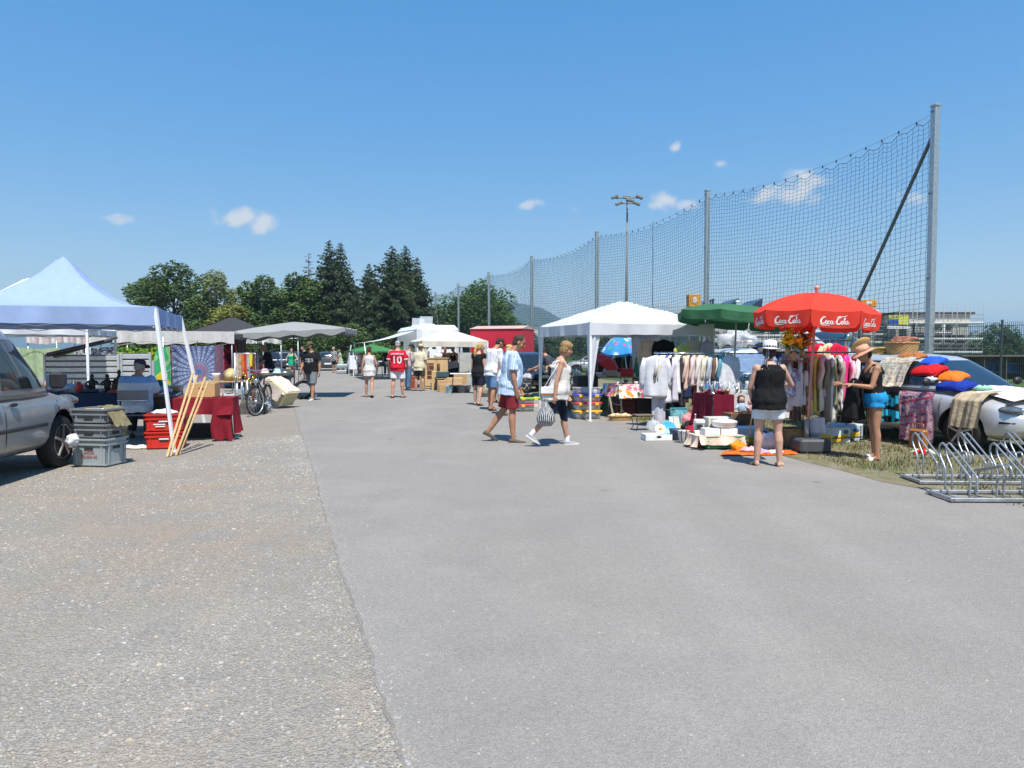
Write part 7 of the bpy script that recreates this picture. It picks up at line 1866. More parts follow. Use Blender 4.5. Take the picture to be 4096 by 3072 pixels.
def folded(label,c,rz,w,d,h,m,tilt=0,seed=0):
 mb = MB(); h *= .7; sd_ = len(label); rings = []
 for k in range(9):
  z = h*k/8; q = 1 - .10*abs(k/4 - 1) ** 3 - .03*(k % 3 == 0)
  rings.append([(p[0],p[1],p[2] - .05*(abs(p[0])/w*2) ** 2 - .04*(abs(p[1])/d*2) ** 3) for p in plan_ring(z,-d/2*q,d/2*q,w/2*q,64,7)])
 for q in (.6,.25): rings.append([(p[0]*q,p[1]*q,h) for p in rings[-1]] if q == .6 else [(p[0]*.4,p[1]*.4,h) for p in rings[-1]])
 mb.loft(rings); o = one(mb,'folded_towel',label,'towel',m,c,rz); folds(o,.022,(11,11,16),sd_); o.rotation_euler = (0,R(tilt),rz); return o
folded('red folded cloth on the windscreen pillar of the silver car',cs(.60,.50,1.22),SC_RZ,.34,.50,.10,cloth('towel_red',(.55,.015,.02)),24)
folded('orange folded cloth below the red one on the windscreen',cs(.52,.80,1.12),SC_RZ,.34,.55,.09,cloth('towel_orange',(.72,.17,.02)),22)
folded('dark blue folded towel on the wing by the windscreen',cs(.62,1.02,.98),SC_RZ,.36,.52,.12,cloth('towel_blue',(.012,.035,.28)),12)
folded('royal blue fleece on the silver car roof edge',cs(.42,.42,1.36),SC_RZ,.35,.35,.08,cloth('fleece_blue',(.02,.09,.5)),14)
folded('tartan blanket on the silver car roof',cs(.42,.0,1.455),SC_RZ,.30,.5,.05,mat('tartan',(.35,.12,.03),rough=.9,var=.8,scale=22,stretch=(1,6,1)),6)
mb = MB(); mb.ell((0,0,.03),(.09,.09,.05),16,9); o = one(mb,'lace_bundle','white lace bundle beside the orange cloth','lace',WSH,cs(.72,.66,1.04)); folds(o,.03,(30,30,30),5)
mb = MB(); mb.ell((0,0,.03),(.16,.1,.04),16,9); o = one(mb,'mint_cloth','mint green cloth beside the blue towel','cloth',cloth('mint',(.3,.55,.42)),cs(.45,1.32,.93)); folds(o,.03,(22,22,22),5)
t = thing('leather_bag','tan leather bag standing by the front wheel of the silver car','bag',cs(1.08,.78,.01),SC_RZ + R(90)); mb = MB(); mb.box((0,0,.15),(.30,.12,.30),bev=.03); mb.obj('bag_body',mat('tan_bag',(.32,.13,.03),rough=.5),t); mb = MB(); mb.tube([(-.09,0,.29),(-.08,0,.38),(.08,0,.38),(.09,0,.29)],.01,6); mb.obj('handle',mat('tan_bag',(.32,.13,.03)),t)
# ---- bicycle racks at the right edge
RKS = mat('rack_steel',(.34,.36,.38),rough=.4,metal=.55,var=.2,scale=14)
def bike_rack(label,c,rz,n):
 t = thing('bicycle_rack',label,'bicycle rack',c,rz); W_ = .27*n
 for y in (0,.42):
  mb = MB(); mb.box((W_/2 - .18,y,.025),(W_ + .1,.04,.036),bev=.005); mb.obj('ground_rail',RKS,t)
 for x in (-.2,W_ - .16):
  mb = MB(); mb.box((x,.21,.027),(.04,.46,.034),bev=.005); mb.obj('end_rail',RKS,t)
 for k in range(n):
  hi = k % 2 == 0; H_ = .40 if hi else .26; x = .27*k
  for dx in (-.035,.035):
   mb = MB()
   if hi: pts = [(x + dx,.0,.05),(x + dx,.0,.22),(x + dx,.05,.28),(x + dx,.42,H_ + .10),(x + dx,.50,H_ + .13),(x + dx,.545,H_ + .08),(x + dx,.53,H_),(x + dx,.45,.3),(x + dx,.42,.22),(x + dx,.42,.05)]
   else: pts = [(x + dx,.42,.05),(x + dx,.42,.20),(x + dx,.37,.26),(x + dx,.02,H_ + .10),(x + dx,-.06,H_ + .12),(x + dx,-.10,H_ + .07),(x + dx,-.08,H_),(x + dx,-.02,.24),(x + dx,0,.18),(x + dx,0,.05)]
   q = [Vector(p) for p in pts]; sm = []
   for i in range(len(q) - 1):
    p0,p1,p2,p3 = q[max(0,i - 1)],q[i],q[i + 1],q[min(len(q) - 1,i + 2)]
    for s in np.linspace(0,1,5)[:-1]:
     sm.append(.5*((2*p1) + (p2 - p0)*s + (2*p0 - 5*p1 + 4*p2 - p3)*s*s + (3*p1 - p0 - 3*p2 + p3)*s ** 3))
   sm.append(q[-1]); mb.tube(sm,.0105,8); mb.obj('hoop',RKS,t)
  for (yy,zz) in ((.5 if hi else -.06,H_ + .115),(.0 if hi else .42,.17)):
   mb = MB(); mb.bar((x - .035,yy,zz),(x + .035,yy,zz),.02,.008); mb.obj('link_plate',RKS,t)
 return t
bike_rack('galvanised bicycle rack nearest the camera at the right edge',(4.62,7.15,.012),R(-1),8)
bike_rack('galvanised bicycle rack behind the nearest one',(4.85,8.10,.012),R(-2),9)
bike_rack('third bicycle rack, cut by the right picture edge',(6.75,7.7,.012),R(-1),6)
t = thing('soft_toy','red and white knotted toy lying behind the bicycle rack','toy',G(3742,1850) + Vector((0,.3,.06)))
for k in range(7):
 a = 6.28*k/7; mb = MB(); mb.tube([(0,0,.03),(.08*math.cos(a),.06*math.sin(a),.07),(.18*math.cos(a),.12*math.sin(a),.02)],[.022,.018,.014],7); mb.obj('limb',[cloth('toy_red',(.6,.02,.02)),cloth('toy_white',(.7,.66,.55))][k % 3 == 0],t)
# ================================================================ left side stalls
BCAN = cloth('tent_blue',(.33,.44,.68),var=.04,tl=.2,bump=.2,bscale=3)
gazebo('pale blue pavilion tent at the left edge',(-7.28,11.75,0),ROAD,3.15,1.90,2.19,3.12,BCAN,WHITEMETAL,conc=2.5,lean={1: (.22,-.08),2: (.42,-.15)})
gazebo('white pavilion tent behind the blue one',(-11.1,16.6,0),ROAD,3.0,1.86,2.04,3.25,WCAN,WHITEMETAL,conc=1.2)
gazebo('dark grey pointed tent behind the long awning',(X(935,31),31,0),ROAD,3.2,2.05,2.3,3.0,cloth('tent_dark',(.05,.05,.056),tl=.05),DARKMETAL,conc=1.15,truss=False)
# long striped awning
def awning(label,x0,x1,Y0,Y1,zt,zb,zback,m,stripes,seed=0):
 t = thing('stall_awning',label,'awning',(0,0,0)); n = 60
 def P(u,z,back=0): return Vector((X(x0,Y0)*(1 - u) + X(x1,Y1)*u,Y0*(1 - u) + Y1*u + back,z))
 mb = MB(); mb.grid(lambda u,v: P(u,zt + (zback - zt)*v - .06*math.sin(v*3.1) ,2.2*v),n,6); mb.obj('roof_cloth',m,t)
 mb = MB(); mb.grid(lambda u,v: P(u,zt - .004 - (zt - zb)*v*(1 + .06*math.sin(u*40)) + .03*math.sin(u*9 + seed)*v,-.03 - .03*v*math.sin(u*60)),n*2,4); o = mb.obj('valance',cloth('awning_valance',(1,1,1),vcol=True,tl=.15),t)
 k = (P(1,0) - P(0,0)).length
 set_col(o,lambda x,y,z: stripes[int((x*5.5) % 2)])
 for u in (.02,.5,.98):
  for b in (0,2.2):
   mb = MB(); mb.tube([P(u,zt if b == 0 else zback,b),P(u,.0,b)],.018,6); mb.obj('pole',STEEL,t)
 return t
awning('long pale awning with faint stripes above the hanging cloths',350,940,20.2,21.6,2.10,1.74,2.06,cloth('awning_pale',(.62,.60,.57),tl=.2),[(.66,.645,.62),(.58,.565,.55)])
awning('white awning with reddish stripes behind the white tent',110,350,20.6,20.4,1.92,1.74,1.9,cloth('awning_pale2',(.60,.54,.52),tl=.2),[(.66,.62,.60),(.56,.44,.43)],2)
awning('small awning with grey and white stripes below the grey market umbrella',978,1128,27.2,27.6,2.08,1.82,2.05,cloth('awning_pale3',(.55,.56,.54),tl=.2),[(.70,.71,.68),(.42,.44,.42)],3)
# big grey market umbrella
MU = cloth('umbrella_grey',(.31,.315,.31),tl=.12,var=.05)
t = thing('market_umbrella','large rectangular grey market umbrella over the left stall','parasol',G(1178,1588),R(4)); a_,b_ = 1.88,1.30; zt_,zr_ = 2.47,2.16
mb = MB()
def mu(u,v):
 x,y = u*2 - 1,v*2 - 1; m = max(abs(x),abs(y)); q = min(abs(x),abs(y))/max(m,.01)
 return (x*a_,y*b_,zt_ - (zt_ - zr_)*m ** 1.2 - .07*m*(1 - q)*q*4*.6 - .05*m*math.sin(q*9)*.3 + .10*x)
mb.grid(mu,40,40); mb.grid(lambda u,v: tuple(Vector(mu(v,u)) - Vector((0,0,.006))),30,30); mb.obj('canopy',MU,t)
for k,(p,q) in enumerate((((0,0),(1,0)),((1,0),(1,1)),((1,1),(0,1)),((0,1),(0,0)))):
 mb = MB(); mb.grid(lambda u,v: Vector(mu(p[0] + (q[0] - p[0])*u,p[1] + (q[1] - p[1])*u)) + Vector((0,0,-.16*v*(1 + .25*math.sin(u*30)))),40,3); mb.obj('valance',MU,t)
mb = MB(); mb.tube([(0,0,.0),(0,0,zt_ - .03)],.022,8); mb.obj('pole',DARKMETAL,t)
for k in range(4):
 a = .6 + k*1.571; mb = MB(); mb.tube([(0,0,.32),(.22*math.cos(a),.22*math.sin(a),.01)],.012,6); mb.obj('foot',DARKMETAL,t)
for (x,y) in ((-1,-1),(1,-1),(1,1),(-1,1),(0,-1),(1,0),(0,1),(-1,0)):
 mb = MB(); mb.tube([(0,0,zt_ - .06),Vector(mu((x + 1)/2,(y + 1)/2)) - Vector((0,0,.02))],.008,5); mb.obj('rib',DARKMETAL,t)
mb = MB(); mb.lathe([(.12,0),(.13,.1),(.12,.24),(.05,.26)],14); one(mb,'weight_bucket','black weight bucket at the foot of the grey umbrella','bucket',BLACKPL,G(1165,1585))
# hanging cloths
def hang(label,x0,x1,y0,y1,Y,m,col,res=90,name='tapestry',sag=.05,cat='tapestry'):
 A,B = W(x0,y0,Y),W(x1,y0,Y); zb = W(x0,y1,Y).z; w = (B - A).length; h = A.z - zb
 mb = MB(); mb.grid(lambda u,v: (u*w,.05*math.sin(u*11 + x0)*(.3 + .7*v) + .03*math.sin(u*23),-h*v - sag*math.sin(math.pi*u)*(1 - v)),res,res)
 o = tag(mb.obj(name,m,None,A),label,cat)
 set_col(o,lambda x,y,z: col(x/w,-z/h,x,-z)); return o
TAP = cloth('tapestry',(1,1,1),vcol=True,tl=.2,bump=.1)
def mandala(u,v,x,z):
 cx,cz = .80,.78; dx,dz = x - cx,z - cz; r = math.hypot(dx,dz); a = math.atan2(dz,dx)
 base = (.20,.25,.42); dark = (.035,.04,.10); lt = (.38,.44,.60); rose = (.36,.16,.22)
 if u > .83 or u < .03:
  k = noise.noise((x*40,z*40,0)); return (.26,.15,.19) if k > 0 else (.12,.07,.13)
 if r < .07: return (.10,.16,.34)
 if r < .13: return (.16,.22,.42) if (a*16/6.283) % 1 < .5 else (.26,.2,.36)
 if r < .20: return rose if (a*24/6.283 + r*9) % 1 < .55 else (.26,.2,.32)
 if r < .28: return (.34,.26,.34) if (a*24/6.283) % 1 < .5 else (.24,.24,.40)
 n = 26; k = (a*n/6.283) % 1
 if k < .13 + .03/r*.3: return dark
 rr = (r - .28)/.085; fr = rr % 1
 c = ((k - .56)*r*6.283/n) ** 2 + ((fr - .5)*.085) ** 2
 if c < (.030) ** 2: return lt if int(rr) % 2 else (.30,.34,.50)
 return base if r < .62 else (.15,.18,.33)
hang('blue mandala tapestry hanging under the long awning',682,893,1378,1552,20.6,TAP,mandala,150)
def tiedye(u,v,x,z):
 n = noise.noise((x*2.6,z*2.6,1)); d = u + v*.7 - .75 + .25*n
 if d > .12:
  k = noise.noise((x*5,z*5,9)); c = (.05,.42,.16) if k < .2 else (.30,.55,.25)
  return (.72,.55,.03) if math.hypot(u - .86,v - .72) < .12 + .1*k else c
 w = noise.noise((x*13,z*13,3)) + .4*noise.noise((x*31,z*31,5))
 return (.03,.07,.02) if w < -.12 else ((.48,.46,.03) if w > .22 else (.08,.24,.03))
hang('green and yellow tie-dye cloth left of the mandala',462,680,1385,1560,20.4,TAP,tiedye,110)
hang('pale green printed cloth behind the van windscreen',60,240,1388,1510,19.6,TAP,lambda u,v,x,z: (.20,.27,.14) if abs(math.hypot(x - .55,z - .55) - .42) < .02 + .01*math.sin(x*60) else ((.42,.52,.32) if noise.noise((x*6,z*6,0)) > -.1 else (.34,.46,.26)),70)
hang('grey dotted cloth between the pale green and tie-dye ones',292,462,1385,1470,20.5,TAP,lambda u,v,x,z: (.55,.55,.57) if noise.noise((x*18,z*18,0)) > .05 else (.14,.15,.17),70)
hang('dark red curtain at the end of the long awning',895,945,1355,1500,21.8,TAP,lambda u,v,x,z: (.10,.012,.02),20,'curtain',cat='curtain')
hang('black curtain beside the dark red one',945,985,1355,1500,22.0,TAP,lambda u,v,x,z: (.02,.015,.02),20,'curtain',cat='curtain')
mb = MB(); mb.tube([W(455,1385,20.4),W(575,1365,20.3),W(700,1372,20.5),W(960,1345,22.6)],.012,5); one(mb,'washing_line','rope carrying the hanging cloths','rope',mat('rope',(.4,.33,.22),rough=.9))
mb = MB(); mb.tube([W(560,1535,19.8),W(955,1352,22)],.006,5); one(mb,'guy_rope','thin guy rope crossing in front of the mandala','rope',mat('rope_white',(.6,.58,.52),rough=.9))
mb = MB(); mb.bar(W(215,1428,17.0),W(470,1350,17.6),.16,.05); one(mb,'folded_ramp','dark board slanting above the silver trailer','board',mat('dark_board',(.05,.05,.05),rough=.6,var=.4))
# ---- table of bric-a-brac behind the seated man
LT = Vector((X(400,13.7),13.7,0)); LR = R(6)
table('long bric-a-brac table under the blue tent',LT,LR,2.7,.8,.74,top=mat('dark_cloth_top',(.05,.06,.09),rough=.9))
tablecloth('dark blue cloth on the bric-a-brac table',LT,LR,2.72,.82,.74,(.5,.3,.2,.3),cloth('navy_cloth',(.03,.045,.09)),seed=2)
BRZ = mat('dark_bronze',(.04,.028,.022),rough=.4,metal=.6)
def statue(label,x,y,h,rz=0):
 p = Vector((LT.x + x,LT.y + y,.75)); t = thing('statuette',label,'statuette',p,rz)
 mb = MB(); mb.lathe([(.065,0),(.06,.03),(.045,.04)],14); mb.obj('plinth',BRZ,t)
 mb = MB(); mb.lathe([(.045,.04),(.06,.08),(.055,h*.3),(.07,h*.5),(.06,h*.62),(.025,h*.74),(.036,h*.85),(.03,h*.95),(.004,h)],14,sy=.8)
 mb.tube([(-.06,0,h*.6),(-.11,-.02,h*.45),(-.07,-.05,h*.4)],.018,7); mb.tube([(.06,0,h*.6),(.12,-.02,h*.48),(.10,-.05,h*.62)],.018,7); mb.obj('figure',BRZ,t)
statue('left dark statuette on the bric-a-brac table',-.10,-.1,.34); statue('middle dark statuette with raised arm on the bric-a-brac table',.16,-.05,.34,.6); statue('right dark statuette nearest the seated man',.36,.0,.42)
rl = random.Random(21)
for i,(x,y,sx,sz,c,lab) in enumerate([(-.75,-.15,.16,.10,(.45,.47,.5),'crumpled white bag at the left of the bric-a-brac table'),(-.5,-.2,.18,.09,(.4,.42,.46),'second crumpled white bag on the bric-a-brac table'),(-.28,-.25,.14,.08,(.36,.38,.42),'third crumpled white bag before the statuettes'),(1.0,.1,.22,.14,(.02,.14,.10),'dark green cloth bundle right of the seated man'),(1.22,-.12,.2,.06,(.35,.33,.42),'grey lilac cloth on the bric-a-brac table'),(.95,-.25,.25,.05,(.10,.11,.03),'olive cloth at the front of the bric-a-brac table')]):
 mb = MB(); mb.ell((0,0,sz*.6),(sx,sx*.7,sz),22,13); o = one(mb,'cloth_bundle' if 'cloth' in lab else 'plastic_bag',lab,'cloth' if 'cloth' in lab else 'bag',cloth('lb%d' % i,c,var=.25),LT + Vector((x,y,.75))); folds(o,.04,(15,15,15),i)
for i,(x,y,w,h,m,lab) in enumerate([(-.42,.12,.34,.12,mat('box_maroon',(.22,.02,.03),rough=.5),'dark red box behind the white bags'),(1.28,.2,.34,.10,WOOD,'wooden tray right of the green bundle'),(-.9,.1,.3,.34,mat('shade_navy',(.03,.06,.12),rough=.6),'dark blue rounded case at the far left of the bric-a-brac table'),(.0,-.28,.3,.06,BLACKPL,'black flat case before the statuettes'),(.75,.15,.18,.16,DARKWOOD,'dark wooden casket behind the green bundle')]):
 mb = MB(); mb.box((0,0,h/2),(w,.22,h),bev=.02); one(mb,'case' if 'case' in lab else 'box',lab,'box',m,LT + Vector((x,y,.752)),LR)
ri = random.Random(5)
for i in range(22):
 nm,c = [('grey',(.3,.3,.31)),('brown',(.22,.12,.06)),('white',(.66,.66,.64)),('red',(.45,.03,.03)),('yellow',(.6,.42,.05)),('dark',(.03,.03,.04))][i % 6]; kd = i % 4; mb = MB(); w = ri.uniform(.08,.17)
 x = (-1.2 + .11*i) if i < 22 else 0; y = (-.3,.05,.28)[i % 3] + ri.uniform(-.05,.05)
 if kd == 0: mb.box((0,0,w*.35),(w*1.5,w,w*.7),bev=.006)
 elif kd == 1: mb.lathe([(.04,0),(.06,.02),(.07,.11),(.05,.16),(.03,.17),(.035,.2)],14)
 elif kd == 2: mb.lathe([(.05,0),(.1,.03),(.12,.05),(.11,.05),(.02,.015)],18)
 else: mb.box((0,0,.012),(.26,.18,.024),bev=.004); mb.box((0,0,.035),(.2,.14,.02),bev=.004)
 one(mb,['trinket_box','vase','dish','stacked_tins'][kd],'%s %s %s on the bric-a-brac table' % (ORD[i // 6],nm,['trinket box','vase','dish','flat tin pile'][kd]),['box','vase','dish','tin'][kd],mat('bric_' + nm,c,rough=.45,var=.35,scale=15),LT + Vector((x,y,.752)),ri.uniform(0,3),'bric-a-brac')
# ---- seated man's chair
ch = thing('folding_chair','grey metal folding chair under the seated man','chair',SEATED_AT,R(14))
for sx in (-1,1):
 mb = MB(); mb.tube([(sx*.23,-.24,.86),(sx*.23,-.17,.46),(sx*.23,.20,.01)],.013,8); mb.obj('leg',STEEL,ch); mb = MB(); mb.tube([(sx*.23,.16,.44),(sx*.23,-.30,.01)],.013,8); mb.obj('leg',STEEL,ch)
mb = MB(); mb.box((0,0,.445),(.44,.42,.025),bev=.01); mb.obj('seat',mat('chair_grey',(.20,.19,.19),rough=.5),ch)
mb = MB(); mb.grid(lambda u,v: ((u - .5)*.47,-.26 - .035*math.sin(math.pi*u),.70 + .17*v),12,4); mb.grid(lambda u,v: ((.5 - u)*.47,-.25 - .035*math.sin(math.pi*u),.70 + .17*v),12,4); mb.obj('backrest',mat('chair_grey',(.20,.19,.19)),ch)
mb = MB(); mb.tube([((u - .5)*.47,-.265 - .035*math.sin(math.pi*u),.70) for u in np.linspace(0,1,9)],.012,6); mb.obj('back_tube',CHROME,ch)
# ---- grey crates beside the van
GR1,GR2 = plastic('crate_grey',(.20,.215,.225)),plastic('crate_pale_grey',(.30,.34,.355))
gp = G(335,1870) + Vector((.10,.2,.006)); GRZ = R(-9); z = 0
for i,(h,m,lab) in enumerate([(.37,GR2,'large pale grey crate with red stencil, bottom of the stack by the van'),(.19,GR1,'middle grey crate of the stack by the van'),(.20,GR1,'top grey crate with a jacket over its corner')]):
 t = crate(lab,gp + Vector((0,0,z)),GRZ,.50 - .01*i,.40 - .01*i,h,m,rim=m,ribs=2 if i else 2,group='grey crates by the van')
 if i == 0:
  RT = mat('stencil_red',(.34,.10,.09),rough=.8)
  text_on('JACOB',.05,RT,t,(0,-.199,.19)); text_on('TOLERIE AG',.045,RT,t,(0,-.199,.135))
 z += h + .002
o = drape('olive jacket draped over the top grey crate',lambda u,v: gp + Matrix.Rotation(GRZ,3,'Z') @ Vector((.10 + .28*u - .10*(v > 2),-.16 + .30*v,.775 - .05*u - .30*max(0,u - .45) ** .9*1.2 + .02*noise.noise((u*6,v*6,4)) + .02)),18,18,cloth('olive_jacket',(.20,.17,.095),var=.25),'jacket','jacket')
for i in range(3):
 mb = MB(); mb.box((0,0,.03),(.12,.08,.06),bev=.01); one(mb,'small_box',['tan','grey','pale'][i] + ' small packet in the top grey crate','packet',[CARDBOARD,GR1,PAPER][i],gp + Vector((-.12 + .1*i,.02*i,z - .07)),.4*i)
mb = MB(); mb.ell((0,0,0),(.085,.07,.075),18,12); o = one(mb,'plastic_bag','white plastic bag tied to the grey crates','bag',WSH,W(288,1762,9.25)); folds(o,.035,(26,26,26),3)
# ---- red crates
RC = plastic('crate_red',(.58,.03,.02)); rp_ = G(640,1800) + Vector((0,.22,.006)); z = 0
for i in range(2):
 t = crate(['lower red crate of the pair by the tent leg','upper red crate with white lettering, stuffed with cloth'][i],rp_ + Vector((0,0,z)),R(14),.52,.36,.27,RC,ribs=2,group='red crates')
 mb = MB(); mb.box((0,-.186,.16),(.14,.004,.02)); mb.obj('label_strip',PAPER,t)
 if i == 1:
  [(lambda b: (b.box((-.06 + .01*k,-.186,.115 - .032*k),(.17 - .03*k,.003,.016)),b.obj('printed_line',PAPER,t)))(MB()) for k in range(2)]
 z += .272
mb = MB(); mb.ell((0,0,.02),(.2,.13,.05),22,12); o = one(mb,'cloth_bundle','white cloth stuffed in the upper red crate','cloth',WSH,rp_ + Vector((-.02,0,z - .01))); folds(o,.03,(22,22,22),7)
mb = MB(); mb.ell((0,0,.02),(.22,.12,.03),20,10); o = one(mb,'white_sack','flat white sack on the ground between the crates','sack',cloth('sack_white',(.60,.58,.52)),G(548,1795)); folds(o,.03,(15,15,15),8)
mb = MB(); mb.box((0,0,.13),(.10,.05,.26),bev=.01); one(mb,'yellow_board','narrow ochre board behind the grey crates','board',mat('ochre',(.45,.25,.05),rough=.6),G(500,1770))
# ---- red cloth table
RTb = Vector((X(815,12.35),12.35,0)); RTR = R(12); DR = cloth('dark_red_cloth',(.19,.012,.022),bump=.25)
table('folding table under the dark red cloth',RTb,RTR,.98,.62,.72,leg=DARKMETAL)
tablecloth('dark red cloth covering the table with the carton',RTb,RTR,1.0,.64,.72,(.27,.60,.25,.3),DR,seed=4)
drape('dark red cloth corner hanging to the ground at the table end',lambda u,v: RTb + Matrix.Rotation(RTR,3,'Z') @ Vector((.18 + .33*u + .02*math.sin(v*7),-.345 - .03*math.sin(u*9)*v - .04*v,.735 - .70*v + .03*math.sin(u*13))),20,20,DR,'cloth_end','cloth')
carton('plain cardboard box on the dark red table',RTb + Vector((-.02,.04,.737)),RTR + R(-4),.44,.34,.235,mat('carton_tan',(.50,.31,.14),rough=.85,var=.06),open_=False,hole=True)
for i in range(4):
 b = G(668 + [0,14,36,48][i],1830 - 3*i); tp_ = W([772,788,822,834][i],[1490,1502,1508,1524][i],11.15); n = (tp_ - b)
 mb = MB(); mb.bar(b + Vector((0,0,.01)),tp_,.030,.014); one(mb,'bamboo_slat','%s split bamboo slat from the left leaning on the red table' % ORD[i],'slat',mat('bamboo',(.50,.34,.16),rough=.6,var=.25,scale=8,stretch=(8,8,1)),group='bamboo slats')
for i,(x,y,lab) in enumerate([(640,1700,'dark box under the red table, left one'),(760,1740,'dark box under the red table, right one')]):
 mb = MB(); mb.box((0,0,.12),(.4,.3,.24),bev=.01); one(mb,'box',lab,'box',mat('box_dark',(.03,.03,.032),rough=.7),(X(x + 30,12.6),12.7,0),R(10))
# tools and trays between the seated man and the red table
mb = MB(); mb.box((0,0,.36),(.7,.5,.72),bev=.01); one(mb,'crate_stand','dark crate stand with small tools beside the red table','stand',DARKWOOD,(X(665,12.9),12.95,0),R(8))
for i in range(6):
 mb = MB(); mb.bar((0,0,0),(.02*i,.22,.05),.02,.012); one(mb,'hand_tool','%s metal tool from the left on the dark crate stand' % ORD[i],'tool',[CHROME,DARKMETAL][i % 2],(X(640 + 16*i,12.8),12.75,.735),.3*(i % 3),'tools')
# ---- pottery table behind
PT = Vector((X(905,18.2),18.2,0)); table('low table with pots and a straw hat behind the red table',PT,R(8),1.2,.6,.76,top=WOOD,leg=DARKWOOD)
mb = MB(); mb.lathe([(.07,0),(.10,.16),(.11,.2),(.10,.2),(.06,.02)],20); one(mb,'white_pot','white pot on the low wooden table','pot',PORC,PT + Vector((-.22,-.1,.762)))
t = thing('straw_hat','straw hat lying on the low wooden table','hat',PT + Vector((.12,-.05,.90)),0); Qh = Matrix.Rotation(R(70),3,'X'); mb = MB(); mb.lathe([(.2,0),(.1,.01),(.1,.08),(.07,.11),(.01,.115)],24,rot=Qh); mb.obj('hat_shape',mat('straw2',(.48,.40,.2),rough=.8,var=.2),t)
mb = MB(); mb.lathe([(.05,0),(.07,.05),(.05,.1),(.02,.12)],14); one(mb,'red_jar','small red jar under the low wooden table','jar',mat('jar_red',(.5,.03,.03),rough=.3),PT + Vector((0,-.2,.30)))
for i,(x,z,c) in enumerate([(-.3,.0,(.4,.38,.34)),(.0,.0,(.2,.2,.22)),(.25,.0,(.5,.48,.45)),(-.1,.24,(.45,.43,.40)),(.2,.24,(.55,.55,.56))]):
 mb = MB(); mb.box((0,0,.11),(.26,.3,.22),bev=.01); one(mb,'small_crate','%s oddments box from the left under the pots' % ORD[i],'box',mat('odd%d' % i,c,rough=.6,var=.3),PT + Vector((x,-.35,z)),.1*i,'oddments boxes')
bowl('shiny steel bowl on the oddments boxes',PT + Vector((.22,-.4,.47)),.12,.07,CHROME)
# ---- rack with scarves, strands and brass bells
BRK = Vector((X(980,17.6),17.6,0)); t = thing('display_rack','steel display rack with scarves and strands behind the bicycle','rack',BRK,R(6))
for sx in (-1,1):
 mb = MB(); mb.tube([(sx*.24,0,0),(sx*.24,0,1.47)],.022,8); mb.obj('post',ALU,t)
for z in (1.46,.95,.4):
 mb = MB(); mb.tube([(-.26,0,z),(.26,0,z)],.012,6); mb.obj('crossbar',ALU,t)
SCF = [('beige',(.52,.45,.38)),('tan',(.42,.33,.24)),('orange beaded',(.55,.18,.06)),('red and orange beaded',(.48,.06,.03)),('grey',(.38,.38,.40)),('yellow',(.66,.58,.03)),('brown',(.16,.07,.035))]
for i,(nm,c) in enumerate(SCF):
 x = -.22 + .07*i; L_ = [.62,.6,.5,.62,.58,.3,.6][i]
 drape('%s scarf hanging on the display rack' % nm,lambda u,v: BRK + Vector((x + .075*u,-.04 - .02*math.sin(u*6 + v*5),1.45 - L_*v)),6,16,cloth('scarf%d' % i,c,var=.4),'scarf','scarf')
BRASS = mat('brass',(.62,.38,.08),rough=.25,metal=1)
for i,(x,z) in enumerate([(-.2,.82),(-.1,.8),(.0,.92),(.04,.86),(.12,.78),(.2,.74),(.22,.82),(.16,.68)]):
 mb = MB(); mb.lathe([(.036,-.07),(.032,-.06),(.024,-.02),(.018,0),(.004,.01)],14); one(mb,'brass_bell','%s brass bell from the left on the display rack' % ORD[i],'bell',BRASS,BRK + Vector((x,-.09,z + .07)),0,'brass bells')
for i in range(4):
 mb = MB(); mb.tube([(0,0,0),(.01,0,-.4),(0,0,-.78)],[.03,.035,.03],8); one(mb,'chime_tube','%s chime tube from the left below the bells' % ORD[i],'chime',[ALU,CHROME,ALU,mat('dark_red_tube',(.16,.04,.03))][i],BRK + Vector((-.2 + .13*i,-.03,.82)),0,'chime tubes')
# ---- bicycle
fwx,rwx = Vector((X(1020,16.75),16.75,0)),Vector((X(1068,17.75),17.75,0)); d_ = (fwx - rwx); bl_ = d_.length; brz = math.atan2(-d_.x,d_.y)
t = thing('bicycle','black city bicycle parked at the edge of the gravel','bicycle',rwx,brz); Rw = .345
def bwheel(y,steer=0):
 S_ = Matrix.Rotation(steer,3,'Z'); c = Vector((0,y,Rw)); f = lambda a,r: c + S_ @ Vector((0,r*math.cos(a),r*math.sin(a)))
 mb = MB(); mb.tube([f(6.283*k/36,Rw - .02) for k in range(36)],.02,8,closed=True); o = mb.obj('wheel',RUBBER,t)
 mb = MB(); mb.tube([f(6.283*k/36,Rw - .045) for k in range(36)],.011,6,closed=True); mb.obj('rim',ALU,o)
 for k in range(18):
  mb = MB(); mb.tube([c,f(6.283*k/18,Rw - .05)],.0018,4); mb.obj('spoke',ALU,o)
 mb = MB(); mb.lathe([(.025,-.04),(.03,0),(.025,.04)],10,c,rot=S_ @ Matrix.Rotation(R(90),3,'Y')); mb.obj('hub',ALU,o)
 mb = MB(); mb.tube([f(a,Rw + .03) for a in np.linspace(R(20),R(165),14)],.022,6,ell=.4); mb.obj('mudguard',BLACKPL,t)
bwheel(0); bwheel(bl_,-.35)
FRM = mat('bike_black',(.02,.02,.022),rough=.25,coat=.5)
